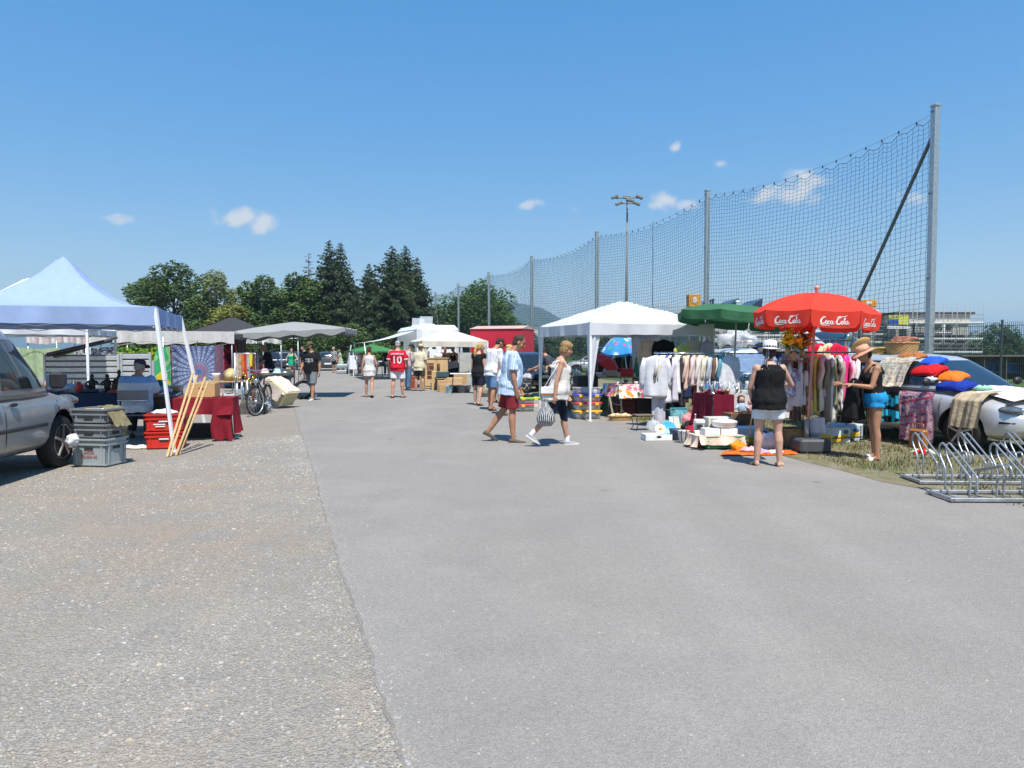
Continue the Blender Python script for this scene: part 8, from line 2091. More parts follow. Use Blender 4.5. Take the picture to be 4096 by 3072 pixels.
for nm,a,b,r in (('down_tube',(0,bl_ - .2,.72),(0,.42,.28),.02),('seat_tube',(0,.42,.28),(0,.26,.86),.018),('top_tube',(0,bl_ - .22,.80),(0,.36,.58),.017),('chain_stay',(.04,.0,Rw),(.03,.42,.28),.011),('chain_stay',(-.04,.0,Rw),(-.03,.42,.28),.011),('seat_stay',(.04,0,Rw),(.02,.30,.74),.009),('seat_stay',(-.04,0,Rw),(-.02,.30,.74),.009),('head_tube',(0,bl_ - .17,.66),(0,bl_ - .24,.92),.022),('fork_blade',(.05,bl_,Rw),(.04,bl_ - .15,.7),.012),('fork_blade',(-.05,bl_,Rw),(-.04,bl_ - .15,.7),.012),('stem',(0,bl_ - .24,.9),(0,bl_ - .26,1.05),.014)):
 mb = MB(); mb.tube([a,b],r,8); mb.obj(nm,FRM,t)
mb = MB(); mb.tube([(-.30,bl_ - .48,1.06),(-.27,bl_ - .34,1.08),(-.1,bl_ - .26,1.06),(.1,bl_ - .26,1.06),(.27,bl_ - .34,1.08),(.30,bl_ - .48,1.06)],.012,8); hb = mb.obj('handlebar',CHROME,t)
for sx in (-1,1):
 mb = MB(); mb.tube([(sx*.295,bl_ - .40,1.068),(sx*.302,bl_ - .52,1.055)],.018,8); mb.obj('grip',BLACKPL,hb)
mb = MB(); mb.ell((0,.24,.90),(.085,.13,.04),14,8); mb.obj('saddle',BLACKPL,t)
mb = MB(); mb.lathe([(.02,-.05),(.05,.0),(.055,.04),(.01,.045)],14,(0,bl_ - .06,.82),rot=Matrix.Rotation(R(-90),3,'X')); mb.obj('headlamp',CHROME,t)
mb = MB(); mb.box((0,-.04,.76),(.14,.36,.015)); mb.obj('luggage_rack',FRM,t)
mb = MB(); mb.tube([(-.03,.38,.28),(-.16,.36,.0)],.009,6); mb.obj('kickstand',ALU,t)
for s_,a in ((1,.6),(-1,3.74)):
 e = Vector((s_*.08,.42 + .17*math.cos(a),.28 + .17*math.sin(a))); mb = MB(); mb.tube([(s_*.06,.42,.28),e],.009,6); mb.box(e + Vector((s_*.05,0,0)),(.09,.06,.02)); mb.obj('crank',ALU,t)
# ---- beige cloth over a tilted box, hats and plastic drawers
TBp = Vector((X(1105,19.2),19.2,0))
t = thing('tilted_board_box','tilted pale wooden box under the beige sheet','box',TBp,R(-20)); Qb = Matrix.Rotation(R(34),3,'Y')
mb = MB(); mb.box((.12,0,.44),(.72,.55,.42),Qb,bev=.01); mb.obj('box_body',mat('pale_ply',(.50,.44,.25),rough=.7,var=.1),t)
Zb = Matrix.Rotation(R(-20),3,'Z')
drape('beige sheet thrown over the tilted box',lambda u,v: TBp + Zb @ (Vector((.12,0,.44)) + Qb @ Vector((-.42 + .74*u,-.32 + .66*v,.23 + .03*noise.noise((u*4,v*4,1)) - .30*max(0,.22 - v)*4*.35 - .2*max(0,.15 - u)))),26,26,cloth('beige_sheet',(.56,.48,.42),var=.1),'sheet','sheet')
drape('beige sheet end hanging down the front of the tilted box',lambda u,v: TBp + Zb @ (Vector((.12,-.02,.44)) + Qb @ Vector((-.42 + .70*u,-.335 - .03*math.sin(u*9)*v,.20 - .42*v*(1 - .3*u)))),22,16,cloth('beige_sheet',(.56,.48,.42)),'sheet','sheet')
for i,(x,c,lab) in enumerate([(1060,(.62,.50,.42),'pale pink sun hat on the stall behind the bicycle'),(1108,(.42,.58,.60),'pale turquoise sun hat on the stall behind the bicycle')]):
 t = thing('sun_hat',lab,'hat',W(x,1492,20.4),0); mb = MB(); mb.lathe([(.17,0),(.1,.015),(.1,.08),(.07,.12),(.01,.125)],22,sy=1.1); mb.obj('hat_shape',cloth('hat%d' % i,c),t)
HT = Vector((X(1085,20.5),20.5,0)); table('dark table with hats behind the beige sheet',HT,R(6),1.1,.6,.83,top=BLACKPL,leg=DARKMETAL)
mb = MB(); mb.box((0,0,.42),(.9,.5,.8),bev=.02); one(mb,'covered_counter','grey covered counter under the hats','counter',cloth('counter_grey',(.10,.11,.12)),HT + Vector((.05,.02,0)),R(6))
t = thing('drawer_box','pale blue grey plastic drawer box on the ground behind the bicycle','drawer box',G(1088,1634) + Vector((0,.15,.006)),R(4));
for k in range(2):
 mb = MB(); mb.box((0,0,.06 + .12*k),(.32,.3,.112),bev=.012); dr = mb.obj('drawer',plastic('drawer',(.40,.48,.54)),t); mb = MB(); mb.box((0,-.152,.07 + .12*k),(.12,.01,.03),bev=.003); mb.obj('handle',SEAM,dr)
for i,(x,w,h,c,lab) in enumerate([(960,.36,.18,(.05,.045,.04),'dark tool box at the foot of the display rack'),(990,.3,.3,(.10,.09,.08),'dark crate behind the bicycle wheel'),(1030,.4,.22,(.03,.03,.035),'black case under the display rack')]):
 mb = MB(); mb.box((0,0,h/2),(w,.3,h),bev=.01); mb.box((0,0,h + .012),(w*.8,.22,.024)); one(mb,'tool_box',lab,'box',mat('tb%d' % i,c,rough=.6,var=.4),(X(x,17.3),17.3,0),R(8))
# motorbike-like mobility scooter shape behind the stall
t = thing('motorcycle','dark motorcycle standing behind the bicycle stall','motorcycle',(X(1125,22.3),22.3,0),R(-70))
for y in (-.65,.65):
 mb = MB(); mb.tube([(0,y + .26*math.cos(a),.3 + .26*math.sin(a)) for a in [6.283*k/24 for k in range(24)]],.05,8,closed=True); mb.obj('wheel',RUBBER,t)
mb = MB(); mb.ell((0,.12,.78),(.15,.28,.16),14,9); mb.obj('fuel_tank',paint('bike_green',(.06,.07,.05)),t); mb = MB(); mb.ell((0,-.4,.78),(.14,.32,.07),14,8); mb.obj('saddle',BLACKPL,t); mb = MB(); mb.box((0,0,.42),(.3,.5,.36),bev=.06); mb.obj('engine',STEEL,t)
mb = MB(); mb.tube([(-.34,.38,1.02),(0,.46,.98),(.34,.38,1.02)],.014,8); mb.obj('handlebar',CHROME,t); mb = MB(); mb.ell((0,.58,.86),(.09,.08,.09),12,8); mb.obj('headlight',CHROME,t)
# ================================================================ far middle: cream tent, furniture, buckets
CT = Vector((X(1792,30.6),30.6,0)); CCAN = cloth('tent_cream',(.66,.62,.53),tl=.2,var=.04)
gazebo('cream pavilion tent over second-hand furniture',CT,ROAD,2.75,1.66,1.93,2.46,CCAN,WHITEMETAL,conc=1.0,truss=False,curtains=[(-1,-1,'x',.3,.5,.1),(-1,-1,'y',.2,.5,.1),(1,-1,'x',.25,.6,.1)])
GCAN = cloth('tent_green',(.06,.22,.08),tl=.2); gazebo('low green pavilion tent beside the camper awning',(X(1490,44),44,0),ROAD,2.6,1.40,1.52,1.95,GCAN,WHITEMETAL,conc=1.0,truss=False)
# wooden cabinet with open glazed door
t = thing('wooden_cabinet','pine cabinet with glazed doors under the cream tent','cabinet',(X(1745,28.6),28.6,0),R(6))
mb = MB(); mb.box((0,.2,.62),(.92,.45,1.18),bev=.008); mb.obj('carcass',PALEWOOD,t); mb = MB(); mb.box((0,.19,1.225),(1.0,.52,.035),bev=.008); mb.obj('cornice',WOOD,t)
for k,x in enumerate((-.23,.23)):
 mb = MB(); mb.box((x,-.035,.64),(.42,.025,1.04),bev=.006); dr = mb.obj('door',PALEWOOD,t)
 mb = MB(); mb.box((x,-.052,.72),(.26,.008,.62)); mb.obj('pane',[mat('cab_dark',(.10,.03,.02),rough=.2),PALEWOOD][k],dr)
 for z in (.55,.75,.95) if k == 0 else ():
  mb = MB(); mb.box((x,-.058,z),(.26,.008,.02)); mb.obj('glazing_bar',PALEWOOD,dr)
t = thing('wooden_cabinet','side panel cabinet of pine left of the glazed one','cabinet',(X(1706,28.8),28.9,0),R(50)); mb = MB(); mb.box((0,0,.58),(.40,.45,1.12),bev=.008); mb.obj('carcass',PALEWOOD,t); mb = MB(); mb.box((0,-.23,.6),(.3,.015,.9)); mb.obj('door',PALEWOOD,t)
t = thing('grey_cupboard','tall pale grey metal cupboard at the right of the cream tent','cupboard',(X(1862,28.9),28.9,0),R(4)); mb = MB(); mb.box((0,.2,.72),(.52,.45,1.44),bev=.01); mb.obj('carcass',mat('cupboard_grey',(.34,.34,.31),rough=.5),t); mb = MB(); mb.box((0,-.035,.72),(.46,.02,1.34),bev=.004); mb.obj('door',mat('cupboard_grey2',(.40,.40,.36),rough=.5),t)
mb = MB(); mb.lathe([(.15,0),(.17,.05),(.17,.16),(.15,.17),(.02,.19)],18); one(mb,'enamel_pot','white enamel pot on the pine cabinet','pot',PORC,(X(1752,28.7),28.75,1.245)); mb = MB(); mb.box((0,0,.12),(.22,.2,.24),bev=.02); one(mb,'kitchen_scale','white kitchen scale on top of the enamel pot','scale',PORC,(X(1755,28.7),28.75,1.44))
bottle('clear glass bottle standing on the pine cabinet',(X(1722,28.7),28.7,1.245),.28,.05,CLG); bottle('clear glass bottle on the grey cupboard',(X(1845,28.9),29.0,1.445),.25,.05,CLG)
mb = MB(); mb.grid(lambda u,v: ((u - .5)*.5,.05*math.sin(u*7),.3 - .3*v*(1 - .3*(u - .5))),10,8); one(mb,'grey_bag','grey bag held by the vendor in black','bag',cloth('bag_grey',(.30,.31,.31)),(X(1808,30.4),30.3,.78))
def bucket(label,x,y,m,r=.145,h=.25,group=None):
 t = thing('bucket',label,'bucket',G(x,y),0,group); mb = MB(); mb.lathe([(r*.75,0),(r*.78,.01),(r*.98,h - .02),(r*1.04,h - .01),(r*1.03,h),(r*.95,h),(r*.74,.015),(.01,.012)],22); mb.obj('pail',m,t); mb = MB(); mb.tube([(r*math.cos(a),-.05 - .05*math.sin(a),h - .02 - .10*math.sin(a)) for a in np.linspace(0,math.pi,12)],.004,5); mb.obj('handle',STEEL,t)
EB = mat('enamel_blue',(.25,.48,.54),rough=.35,var=.2,scale=18,hue=(.42,.60,.64))
bucket('pale blue enamel bucket nearest the milk can',1735,1558,EB,group='blue buckets'); bucket('pale blue enamel bucket, left one of the pair',1783,1568,EB,group='blue buckets'); bucket('pale blue enamel bucket with a flower decal, right one of the pair',1797,1573,EB,.155,.27,'blue buckets')
for i,(x,y,m) in enumerate([(1820,1570,plastic('bin_dark',(.08,.09,.08))),(1848,1572,plastic('bin_grey',(.14,.15,.15))),(1862,1570,STEEL)]): bucket(['dark plastic tub right of the blue buckets','grey plastic tub under the folding table','zinc tub at the end of the folding table'][i],x,y,m,.2,.27)
def milkcan(label,x,y,m):
 t = thing('milk_can',label,'milk can',G(x,y)); mb = MB(); mb.lathe([(.14,0),(.15,.02),(.15,.30),(.14,.36),(.085,.43),(.08,.48),(.095,.5)],20); mb.obj('can_body',m,t); mb = MB(); mb.lathe([(.10,.5),(.10,.53),(.05,.55),(.01,.555)],18); mb.obj('lid',ALU,t)
milkcan('cream milk can with silver lid',1697,1547,mat('can_cream',(.52,.50,.40),rough=.5)); milkcan('shiny aluminium milk can',1726,1545,CHROME)
t = thing('iron_stove','dark green enamel box on an iron stand','stove',(X(1770,27.6),27.6,0),R(4)); mb = MB(); mb.box((0,0,.62),(.48,.34,.22),bev=.02); mb.obj('stove_body',mat('stove_green',(.04,.08,.08),rough=.4),t)
mb = MB(); mb.box((0,0,.49),(.6,.4,.03)); mb.obj('stand_top',DARKMETAL,t)
for sx in (-1,1):
 for sy in (-1,1): mb = MB(); mb.bar((sx*.26,sy*.17,.48),(sx*.28,sy*.18,0),.025); mb.obj('leg',DARKMETAL,t)
mb = MB(); mb.lathe([(.06,0),(.07,.1),(.05,.2),(.06,.25),(.03,.3)],14); one(mb,'brown_jug','brown stoneware jug behind the green stove','jug',mat('stoneware',(.14,.06,.03),rough=.3),(X(1753,27.9),27.95,.74)); mb = MB(); mb.box((0,0,.365),(.5,.3,.73),bev=.01); one(mb,'pine_box','pine box carrying the brown jug','box',PALEWOOD,(X(1752,28.0),28.05,0),R(4))
FTb = Vector((X(1852,25.6),25.7,0)); t = table('white folding table with tools right of the blue buckets',FTb,R(6),.95,.55,.72,leg=DARKMETAL)
for i in range(5): mb = MB(); mb.bar((-.2,0,.02),(.2,.06*i - .1,.03 + .01*i),.03,.02); one(mb,'hand_tool','%s old iron tool on the white folding table' % ORD[i],'tool',[DARKMETAL,DARKWOOD][i % 2],FTb + Vector((-.2 + .1*i,0,.722)),.4*i - .6,'iron tools')
for i,(x,Y,w,h,m,lab) in enumerate([(1800,26.6,.8,.3,CARDBOARD,'long brown carton behind the blue buckets'),(1818,27.4,.6,.5,PALEWOOD,'pine chest under the cream tent'),(1768,26.8,.35,.42,WOOD,'small wooden crate beside the stove stand'),(1840,28.2,.5,.62,CARDBOARD,'tall brown carton before the grey cupboard'),(1655,29,.3,.5,mat('mahogany',(.25,.06,.03),rough=.5),'reddish wooden box beside the straw hat man'),(1645,29.4,.28,.36,mat('pale_yel',(.6,.52,.28),rough=.6),'pale yellow box behind the jeans man')]):
 mb = MB(); mb.box((0,0,h/2),(w,.4,h),bev=.01); mb.box((0,-.203,h*.6),(w*.7,.008,h*.25)); one(mb,'crate' if 'crate' in lab else 'box',lab,'box',m,(X(x,Y),Y,0),R(6))
# rucksack at the blonde woman's feet, boxes
mb = MB(); mb.ell((0,0,.2),(.2,.16,.24),18,12); o = one(mb,'rucksack','patterned rucksack on the ground behind the blonde woman','rucksack',mat('ruck',(.25,.24,.16),rough=.8,var=.6,scale=20),G(1925,1592) + Vector((.1,.5,0))); folds(o,.04,(10,10,10),2)
# table of dark goods left of the white tent
DT = Vector((X(2125,19.2),19.2,0)); table('table of dark clothes and boxes left of the white tent',DT,R(10),1.3,.7,.75,top=mat('dt_top',(.05,.05,.06),rough=.8))
for i,(x,y,sx,sz,c,lab) in enumerate([(-.42,-.1,.2,.12,(.02,.02,.022),'heap of black clothes on the dark goods table'),(-.1,-.15,.18,.1,(.4,.4,.42),'heap of grey cloth on the dark goods table'),(.25,-.1,.2,.12,(.03,.03,.04),'second heap of black clothes on the dark goods table'),(.5,.1,.15,.25,(.40,.30,.16),'tan bag on the dark goods table')]):
 mb = MB(); mb.ell((0,0,sz*.6),(sx,sx*.7,sz),20,12); o = one(mb,'clothes_heap',lab,'heap',cloth('dt%d' % i,c,var=.3),DT + Vector((x,y,.75))); folds(o,.05,(12,12,12),i + 3)
for i,(x,h,m,lab) in enumerate([(-.4,.34,BLACKPL,'black bin under the dark goods table'),(.1,.4,plastic('tub_bl',(.30,.33,.40)),'blue grey box under the dark goods table'),(.5,.3,CLEAR,'clear box under the dark goods table')]):
 mb = MB(); mb.box((0,0,h/2),(.4,.35,h),bev=.02); one(mb,'box',lab,'box',m,DT + Vector((x,-.15,0)),R(10))
# flea-market clutter before the camper
t = thing('hand_cart','small white box on a cart with wheels far behind the white blouse','cart',(X(1415,47),47,0),R(4)); mb = MB(); mb.box((0,0,.75),(.62,.5,.9),bev=.02); mb.obj('box_shell',MH,t)
for sx in (-1,1): mb = MB(); mb.lathe([(.18,-.05),(.18,.05)],18,(sx*.4,0,.18),rot=Matrix.Rotation(R(90),3,'Y')); mb.obj('wheel',RUBBER,t)
mb = MB(); mb.box((0,0,.7),(.5,.08,1.4),bev=.01); one(mb,'door_panel','dark upright panel beside the white cart','panel',mat('panel_dark',(.04,.045,.06),rough=.5),(X(1402,48),48,0)); mb = MB(); mb.bar((0,0,.0),(.35,0,1.9),.12,.05); one(mb,'white_plank','white plank leaning beside the dark upright panel','plank',MH,(X(1385,48),48,0)); mb = MB(); mb.box((0,0,.12),(.8,.5,.24),bev=.05); mb.box((0,0,.5),(.8,.5,.3),bev=.08); mb.lathe([(.12,.2),(.1,.4)],12); one(mb,'zinc_basin','grey zinc basin on a foot beside the plank','basin',STEEL,(X(1378,48),47.5,0))
for i in range(3):
 TT = Vector((X([1515,1545,1490][i],39 + 1.5*i),39 + 1.5*i,0)); table(['dark table behind the red jersey, near one','dark table behind the red jersey, middle one','dark table behind the red jersey, far one'][i],TT,R(8),1.3,.7,.74,top=BLACKPL,leg=ALU)
 for k in range(4): mb = MB(); mb.box((0,0,.09),(.2,.2,.18),bev=.02); one(mb,'appliance','%s small appliance on the %s dark table' % (ORD[k],['near','middle','far'][i]),'appliance',[BLACKPL,WHITEPL,DARKMETAL,STEEL][(k + i) % 4],TT + Vector((-.45 + .3*k,0,.742)),.2*k,'appliances on the dark tables')
# ================================================================ people on the lot
def cl(name,col,**k): return cloth('wear_' + name,col,**k)
VC = cl('printed',(1,1,1),vcol=True,var=.12)
NEAR,MID,FAR = .0085,.0105,.014
S = srgb
def smooth_pick(v,a,b,w=.5): return a if v % 1 < w else b
# --- man in the striped shirt
def stripe_shirt(x,y,z):
 a = math.atan2(y,x)*7
 k = (x*26 + y*26) % 1
 return (.32,.47,.66) if k < .58 else (.66,.74,.82)
RED_SH = cl('dark_red',(.20,.022,.03)); BROWN = mat('brown_suede',(.12,.085,.06),rough=.85,var=.2); TAN = mat('tan_leather',(.22,.13,.07),rough=.7)
person('walking man in light blue striped shirt and dark red shorts',G(2040,1768),-84,1.80,'m',1.14,'tan',
       dict(belly=.35,lean=5,legR=(4,3,3,0,4),legL=(-12,2,24,26,4),armR=(-1,9,14,6),armL=(6,12,20,0),hpitch=24,hyaw=-6,neckfwd=.045),
       dict(kind='shirt',mat=VC,print=stripe_shirt,hem=-.17,loose=.022,flare=.05,sleeve=.78,sr=.078,amp=.012),
       dict(len=.92,mat=RED_SH,loose=.03,amp=.012),dict(kind='shoe',mat=BROWN,sole=mat('dark_sole',(.06,.05,.04),rough=.8)),('short',(.05,.034,.022)),vox=NEAR)
# --- woman with the white bag
NAVY = cl('navy_leggings',(.012,.016,.035)); GREYSH = mat('grey_canvas',(.30,.31,.33),rough=.85,var=.1); SOCK = cl('white_sock',(.75,.75,.76)); WSOLE = plastic('white_sole',(.7,.7,.68))
CREAM = cl('cream_white',(.58,.555,.53))
wloc = G(2235,1783)
wp,wf = person('walking woman in white tank top and navy capri leggings',wloc,-86,1.68,'f',1.17,'mid',
       dict(belly=.3,lean=4,legR=(-22,2,22,34,3),legL=(13,3,4,-2,5),armR=(-17,10,10,2),armL=(6,10,20,4),hpitch=16,hyaw=-8,neckfwd=.04,curlR=1.1),
       dict(kind='tank',mat=CREAM,hem=-.14,loose=.02,flare=.035,name='tank_top'),dict(len=1.28,mat=NAVY,loose=.006,open=.5,name='leggings',amp=.006),
       dict(kind='sneaker',mat=GREYSH,sole=WSOLE,sock=SOCK),('full',(.30,.19,.085)),vox=NEAR)
WM = Matrix.Rotation(R(-86),3,'Z'); wr = wloc + WM @ (wf.arms[1][2] + wf.arms[1][3]*.09)
mb = MB(); mb.lathe([(.02,-.40),(.09,-.385),(.15,-.31),(.15,-.24),(.10,-.13),(.045,-.05),(.022,.0),(.035,.03),(.03,.05)],60,sy=.8)
zb = one(mb,'carrier_bag','black and white striped plastic bag hanging from the walking woman\'s hand','bag',mat('zebra_plastic',(1,1,1),rough=.35,vcol=True,var=.05),wr + Vector((-.13,.02,.0)))
bm = bmesh.new(); bm.from_mesh(zb.data); bmesh.ops.subdivide_edges(bm,edges=bm.edges,cuts=2,use_grid_fill=True); bm.to_mesh(zb.data); bm.free(); folds(zb,.012,(14,14,6),4)
set_col(zb,lambda x,y,z: (.02,.02,.022) if math.sin(math.atan2(y,x)*24 + z*10) > -.35 else (.6,.6,.6))
bt = thing('handbag','white shoulder bag with tan trim on the walking woman\'s hip','bag',wloc + WM @ Vector((.14,-.15,.71)),R(-86 + 90))
WLE = mat('white_leather',(.72,.70,.68),rough=.5); TRM = mat('tan_trim',(.32,.12,.035),rough=.5)
mb = MB(); mb.box((0,0,.13),(.29,.09,.24),bev=.03); mb.obj('bag_body',WLE,bt); mb = MB(); mb.box((0,-.058,.19),(.325,.012,.12),bev=.005); mb.obj('flap',WLE,bt); mb = MB(); mb.box((0,-.064,.135),(.33,.014,.03),bev=.004); mb.obj('trim',TRM,bt)
mb = MB(); a0 = Matrix.Rotation(-R(4),3,'Z') @ (wloc + WM @ (wf.arms[1][0] + Vector((-.04,0,.075))) - bt.location); b0,b1 = Vector((-.11,0,.23)),Vector((.12,0,.23)); mb.tube([b0,b0.lerp(a0,.5) + Vector((0,-.03,0)),b0.lerp(a0,.9) + Vector((0,-.05,0)),a0,b1.lerp(a0,.9) + Vector((0,-.05,0)),b1.lerp(a0,.5) + Vector((0,-.04,0)),b1],.008,6,ell=.6); mb.obj('strap',WLE,bt)
# --- woman with the sun hat, back to us
BLACKV = cl('black_chiffon',(.010,.010,.011),bump=.2); WHITESH = cl('white_denim',(.64,.64,.66)); STRAWW = mat('white_straw',(.74,.73,.71),rough=.8,var=.1,bump=.4,bscale=90)
def dots(x,y,z):
 k = ((x*55) % 1 - .5) ** 2 + (((z + x*.5)*55) % 1 - .5) ** 2
 return (.7,.7,.72) if k < .07 else (.012,.014,.03)
POLKA = mat('polka_band',(1,1,1),rough=.8,vcol=True,var=.02)
BEIGECLOG = mat('beige_clog',(.45,.37,.26),rough=.6)
def sun_extras(t,f,hp):
 s = f.s
 mb = MB()
 def g(u,v):
  p = hp(-.035 + .05*(v - .5)*(1 + .5*u) + .02*math.sin(u*7) + .03*u,-.115 - .035*u + .01*math.sin(v*5),.06 - .38*u)
  return p
 mb.grid(g,70,14); o = mb.obj('hat_scarf_tail',POLKA,t); set_col(o,dots)
 mb = MB(); b = f.head + f.HM @ Vector((0,-.014,.042))*s
 mb.lathe([(.094,.008),(.099,.012),(.100,.03),(.094,.040)],90,b,sx=s,sy=s*1.12,rot=f.HM); o = mb.obj('hat_scarf',POLKA,t)
 set_col(o,lambda x,y,z: dots(math.atan2(y - b.y,x - b.x)*.1,0,z))
person('woman in white sun hat, black sleeveless top and white shorts, seen from behind',G(3072,1866),-10,1.62,'f',1.22,'fair',
       dict(lean=3,legL=(1,5,2,0,6),legR=(-2,4,2,0,10),armL=(8,16,34,20),armR=(22,30,62,16),hpitch=8,hyaw=-18),
       dict(kind='vest',mat=BLACKV,hem=-.12,loose=.028,flare=.02,amp=.018,name='blouse'),dict(len=.60,mat=WHITESH,loose=.02,amp=.012),
       dict(kind='clog',mat=BEIGECLOG,sole=BEIGECLOG),('bob',(.05,.018,.010)),dict(kind='sun',mat=STRAWW,brim=.168,crown=.115,cr=.098,droop=.012,wave=.014,z=.04),NEAR,sun_extras)
# --- woman with the pink hat
BLACKT = cl('black_jersey',(.012,.012,.013)); BLUESH = cl('azure_shorts',(.02,.26,.55)); PINKH = mat('pink_straw',(.62,.33,.22),rough=.8,var=.18,scale=30,bump=.4,bscale=70)
WHITEC = mat('white_clog',(.70,.70,.72),rough=.5)
person('woman in pink straw hat, black vest top and azure shorts facing the clothes rail',G(3492,1840),84,1.60,'f',1.12,'tan',
       dict(lean=6,legL=(2,4,4,0,4),legR=(-3,3,3,0,4),armL=(18,10,80,22),armR=(28,12,64,14),hpitch=26,neckfwd=.05),
       dict(kind='tank',mat=BLACKT,hem=.02,loose=.012,flare=0,name='vest_top'),dict(len=.30,mat=BLUESH,loose=.022,pinf=.026),
       dict(kind='clog',mat=WHITEC,sole=WHITEC),('short',(.05,.015,.012)),dict(kind='sun',mat=PINKH,brim=.165,crown=.085,cr=.09,droop=.03,wave=.012,z=.052),NEAR)
# --- group by the white tent
BLK2 = cl('black_tee',(.014,.014,.015)); NAVY2 = cl('navy_shorts',(.014,.017,.03)); BLONDE = (.46,.30,.11); WHITET = cl('white_tee',(.64,.64,.67)); JEANS = cl('blue_denim',(.10,.19,.34)); DOTN = cl('dotted_navy',(1,1,1),vcol=True)
FLIP = mat('dark_flipflop',(.05,.035,.03),rough=.7)
person('woman with blonde ponytail in black top and navy shorts',G(1915,1622),-32,1.72,'f',1.12,'fair',dict(lean=2,legL=(4,4,4),legR=(-8,4,10,12,8),hyaw=-35,hpitch=10) | dict(legL=(4,4,4,0,8)),
       dict(kind='tee',mat=BLK2,hem=-.13,loose=.02,sleeve=.3,sr=.062),dict(len=.86,mat=NAVY2,loose=.028),dict(kind='flipflop',mat=FLIP),('ponytail',BLONDE),vox=MID)
person('tall man in white t-shirt and denim shorts bending his head',G(1968,1642),-48,1.88,'m',1.05,'tan',dict(lean=12,legL=(6,4,4,0,8),legR=(-6,4,8,8,8),armL=(8,10,12,4),armR=(2,10,10,0),hpitch=34,hyaw=-18,neckfwd=.05),
       dict(kind='tee',mat=WHITET,hem=-.14,loose=.024,sleeve=.55),dict(len=.95,mat=JEANS,loose=.026),dict(kind='flipflop',mat=FLIP),('short',(.03,.022,.016)),vox=MID)
def dotn(x,y,z): return (.6,.6,.62) if ((x*40 + y*40) % 1 - .5) ** 2 + ((z*40) % 1 - .5) ** 2 < .03 else (.014,.018,.035)
person('woman with blonde bun in white t-shirt and dotted navy shorts',G(2020,1660),-36,1.68,'f',1.05,'fair',dict(lean=8,legL=(8,3,4,0,6),legR=(-10,3,12,14,6),armL=(-6,10,8,2),hpitch=26,hyaw=-14,neckfwd=.04),
       dict(kind='tee',mat=WHITET,hem=-.13,loose=.02,sleeve=.32,sr=.064),dict(len=.5,mat=DOTN,print=dotn,loose=.02),dict(kind='flipflop',mat=FLIP),('bun',(.50,.36,.15)),vox=MID)
person('person in dark blue cap half hidden behind the white t-shirt man',G(1990,1612),-60,1.82,'m',1.0,'mid',dict(lean=4,hpitch=20),
       dict(kind='tee',mat=cl('slate',(.10,.11,.14)),hem=-.14),dict(len=.9,mat=cl('khaki',(.25,.21,.15))),dict(kind='sandal',mat=BROWN),('short',(.03,.02,.015)),dict(kind='cap',mat=cl('navy_cap',(.016,.022,.045))),vox=.013)
# --- people walking away in the middle
WBL = cl('white_blouse',(.66,.65,.63),tl=.12)
person('woman in long white sleeveless blouse with short brown hair walking away',G(1478,1590),4,1.66,'f',1.02,'mid',dict(lean=1,legL=(6,2,4,0,4),legR=(-12,2,16,22,4),armR=(2,18,34,8),armL=(-4,12,14,0),hpitch=12),
       dict(kind='vest',mat=WBL,hem=-.20,loose=.024,flare=.018,name='blouse'),dict(len=.32,mat=cl('olive_shorts',(.10,.09,.06)),loose=.015),dict(kind='flipflop',mat=FLIP),('short',(.07,.025,.014)),vox=MID)
def jersey(x,y,z):
 red = (.52,.012,.03); wh = (.75,.72,.72); yl = z
 ax = abs(x)
 if ax > .225 and (1.205 < z < 1.228 or 1.248 < z < 1.272): return wh
 if ax > .17 and z > 1.40 and y > -.03: return wh
 return red
JER = cl('jersey',(1,1,1),vcol=True)
jp,jf = person('grey-haired man in red number ten jersey and white shorts walking away',G(1592,1592),-2,1.83,'m',1.2,'mid',dict(lean=1,legL=(-6,4,6,6,8),legR=(4,4,3,0,10),armL=(2,16,26,6),armR=(2,16,26,6),hpitch=6),
       dict(kind='tee',mat=JER,print=jersey,hem=-.13,loose=.035,flare=.02,sleeve=.82,sr=.088,name='jersey'),dict(len=.8,mat=WHITET,loose=.035),dict(kind='flipflop',mat=FLIP),('short',(.34,.33,.32)),vox=.0095)
FELT = mat('grey_felt',(.045,.045,.05),rough=.9); STRAW = mat('straw_hat',(.55,.43,.22),rough=.8,var=.2,bump=.4,bscale=80)
def plaid(x,y,z): return (.42,.30,.30) if ((x*20) % 1 < .3) ^ ((z*20) % 1 < .3) else (.56,.48,.47)
person('man in dark felt hat, checked shirt and jeans',G(1632,1562),-52,1.78,'m',1.05,'mid',dict(lean=5,legL=(3,4,3,0,8),legR=(-3,4,3,0,8),armR=(6,14,40,10),armL=(6,14,40,10),hpitch=26,neckfwd=.04),
       dict(kind='shirt',mat=VC,print=plaid,hem=-.08,loose=.025,sleeve=1.85),dict(len=1.93,mat=cl('washed_jeans',(.09,.15,.24)),loose=.026,name='jeans'),dict(kind='shoe',mat=mat('dark_leather',(.03,.028,.027),rough=.6)),('short',(.3,.28,.26)),dict(kind='fedora',mat=FELT,brim=.14,crown=.11,cr=.088,droop=.005,upturn=.012),vox=.012)
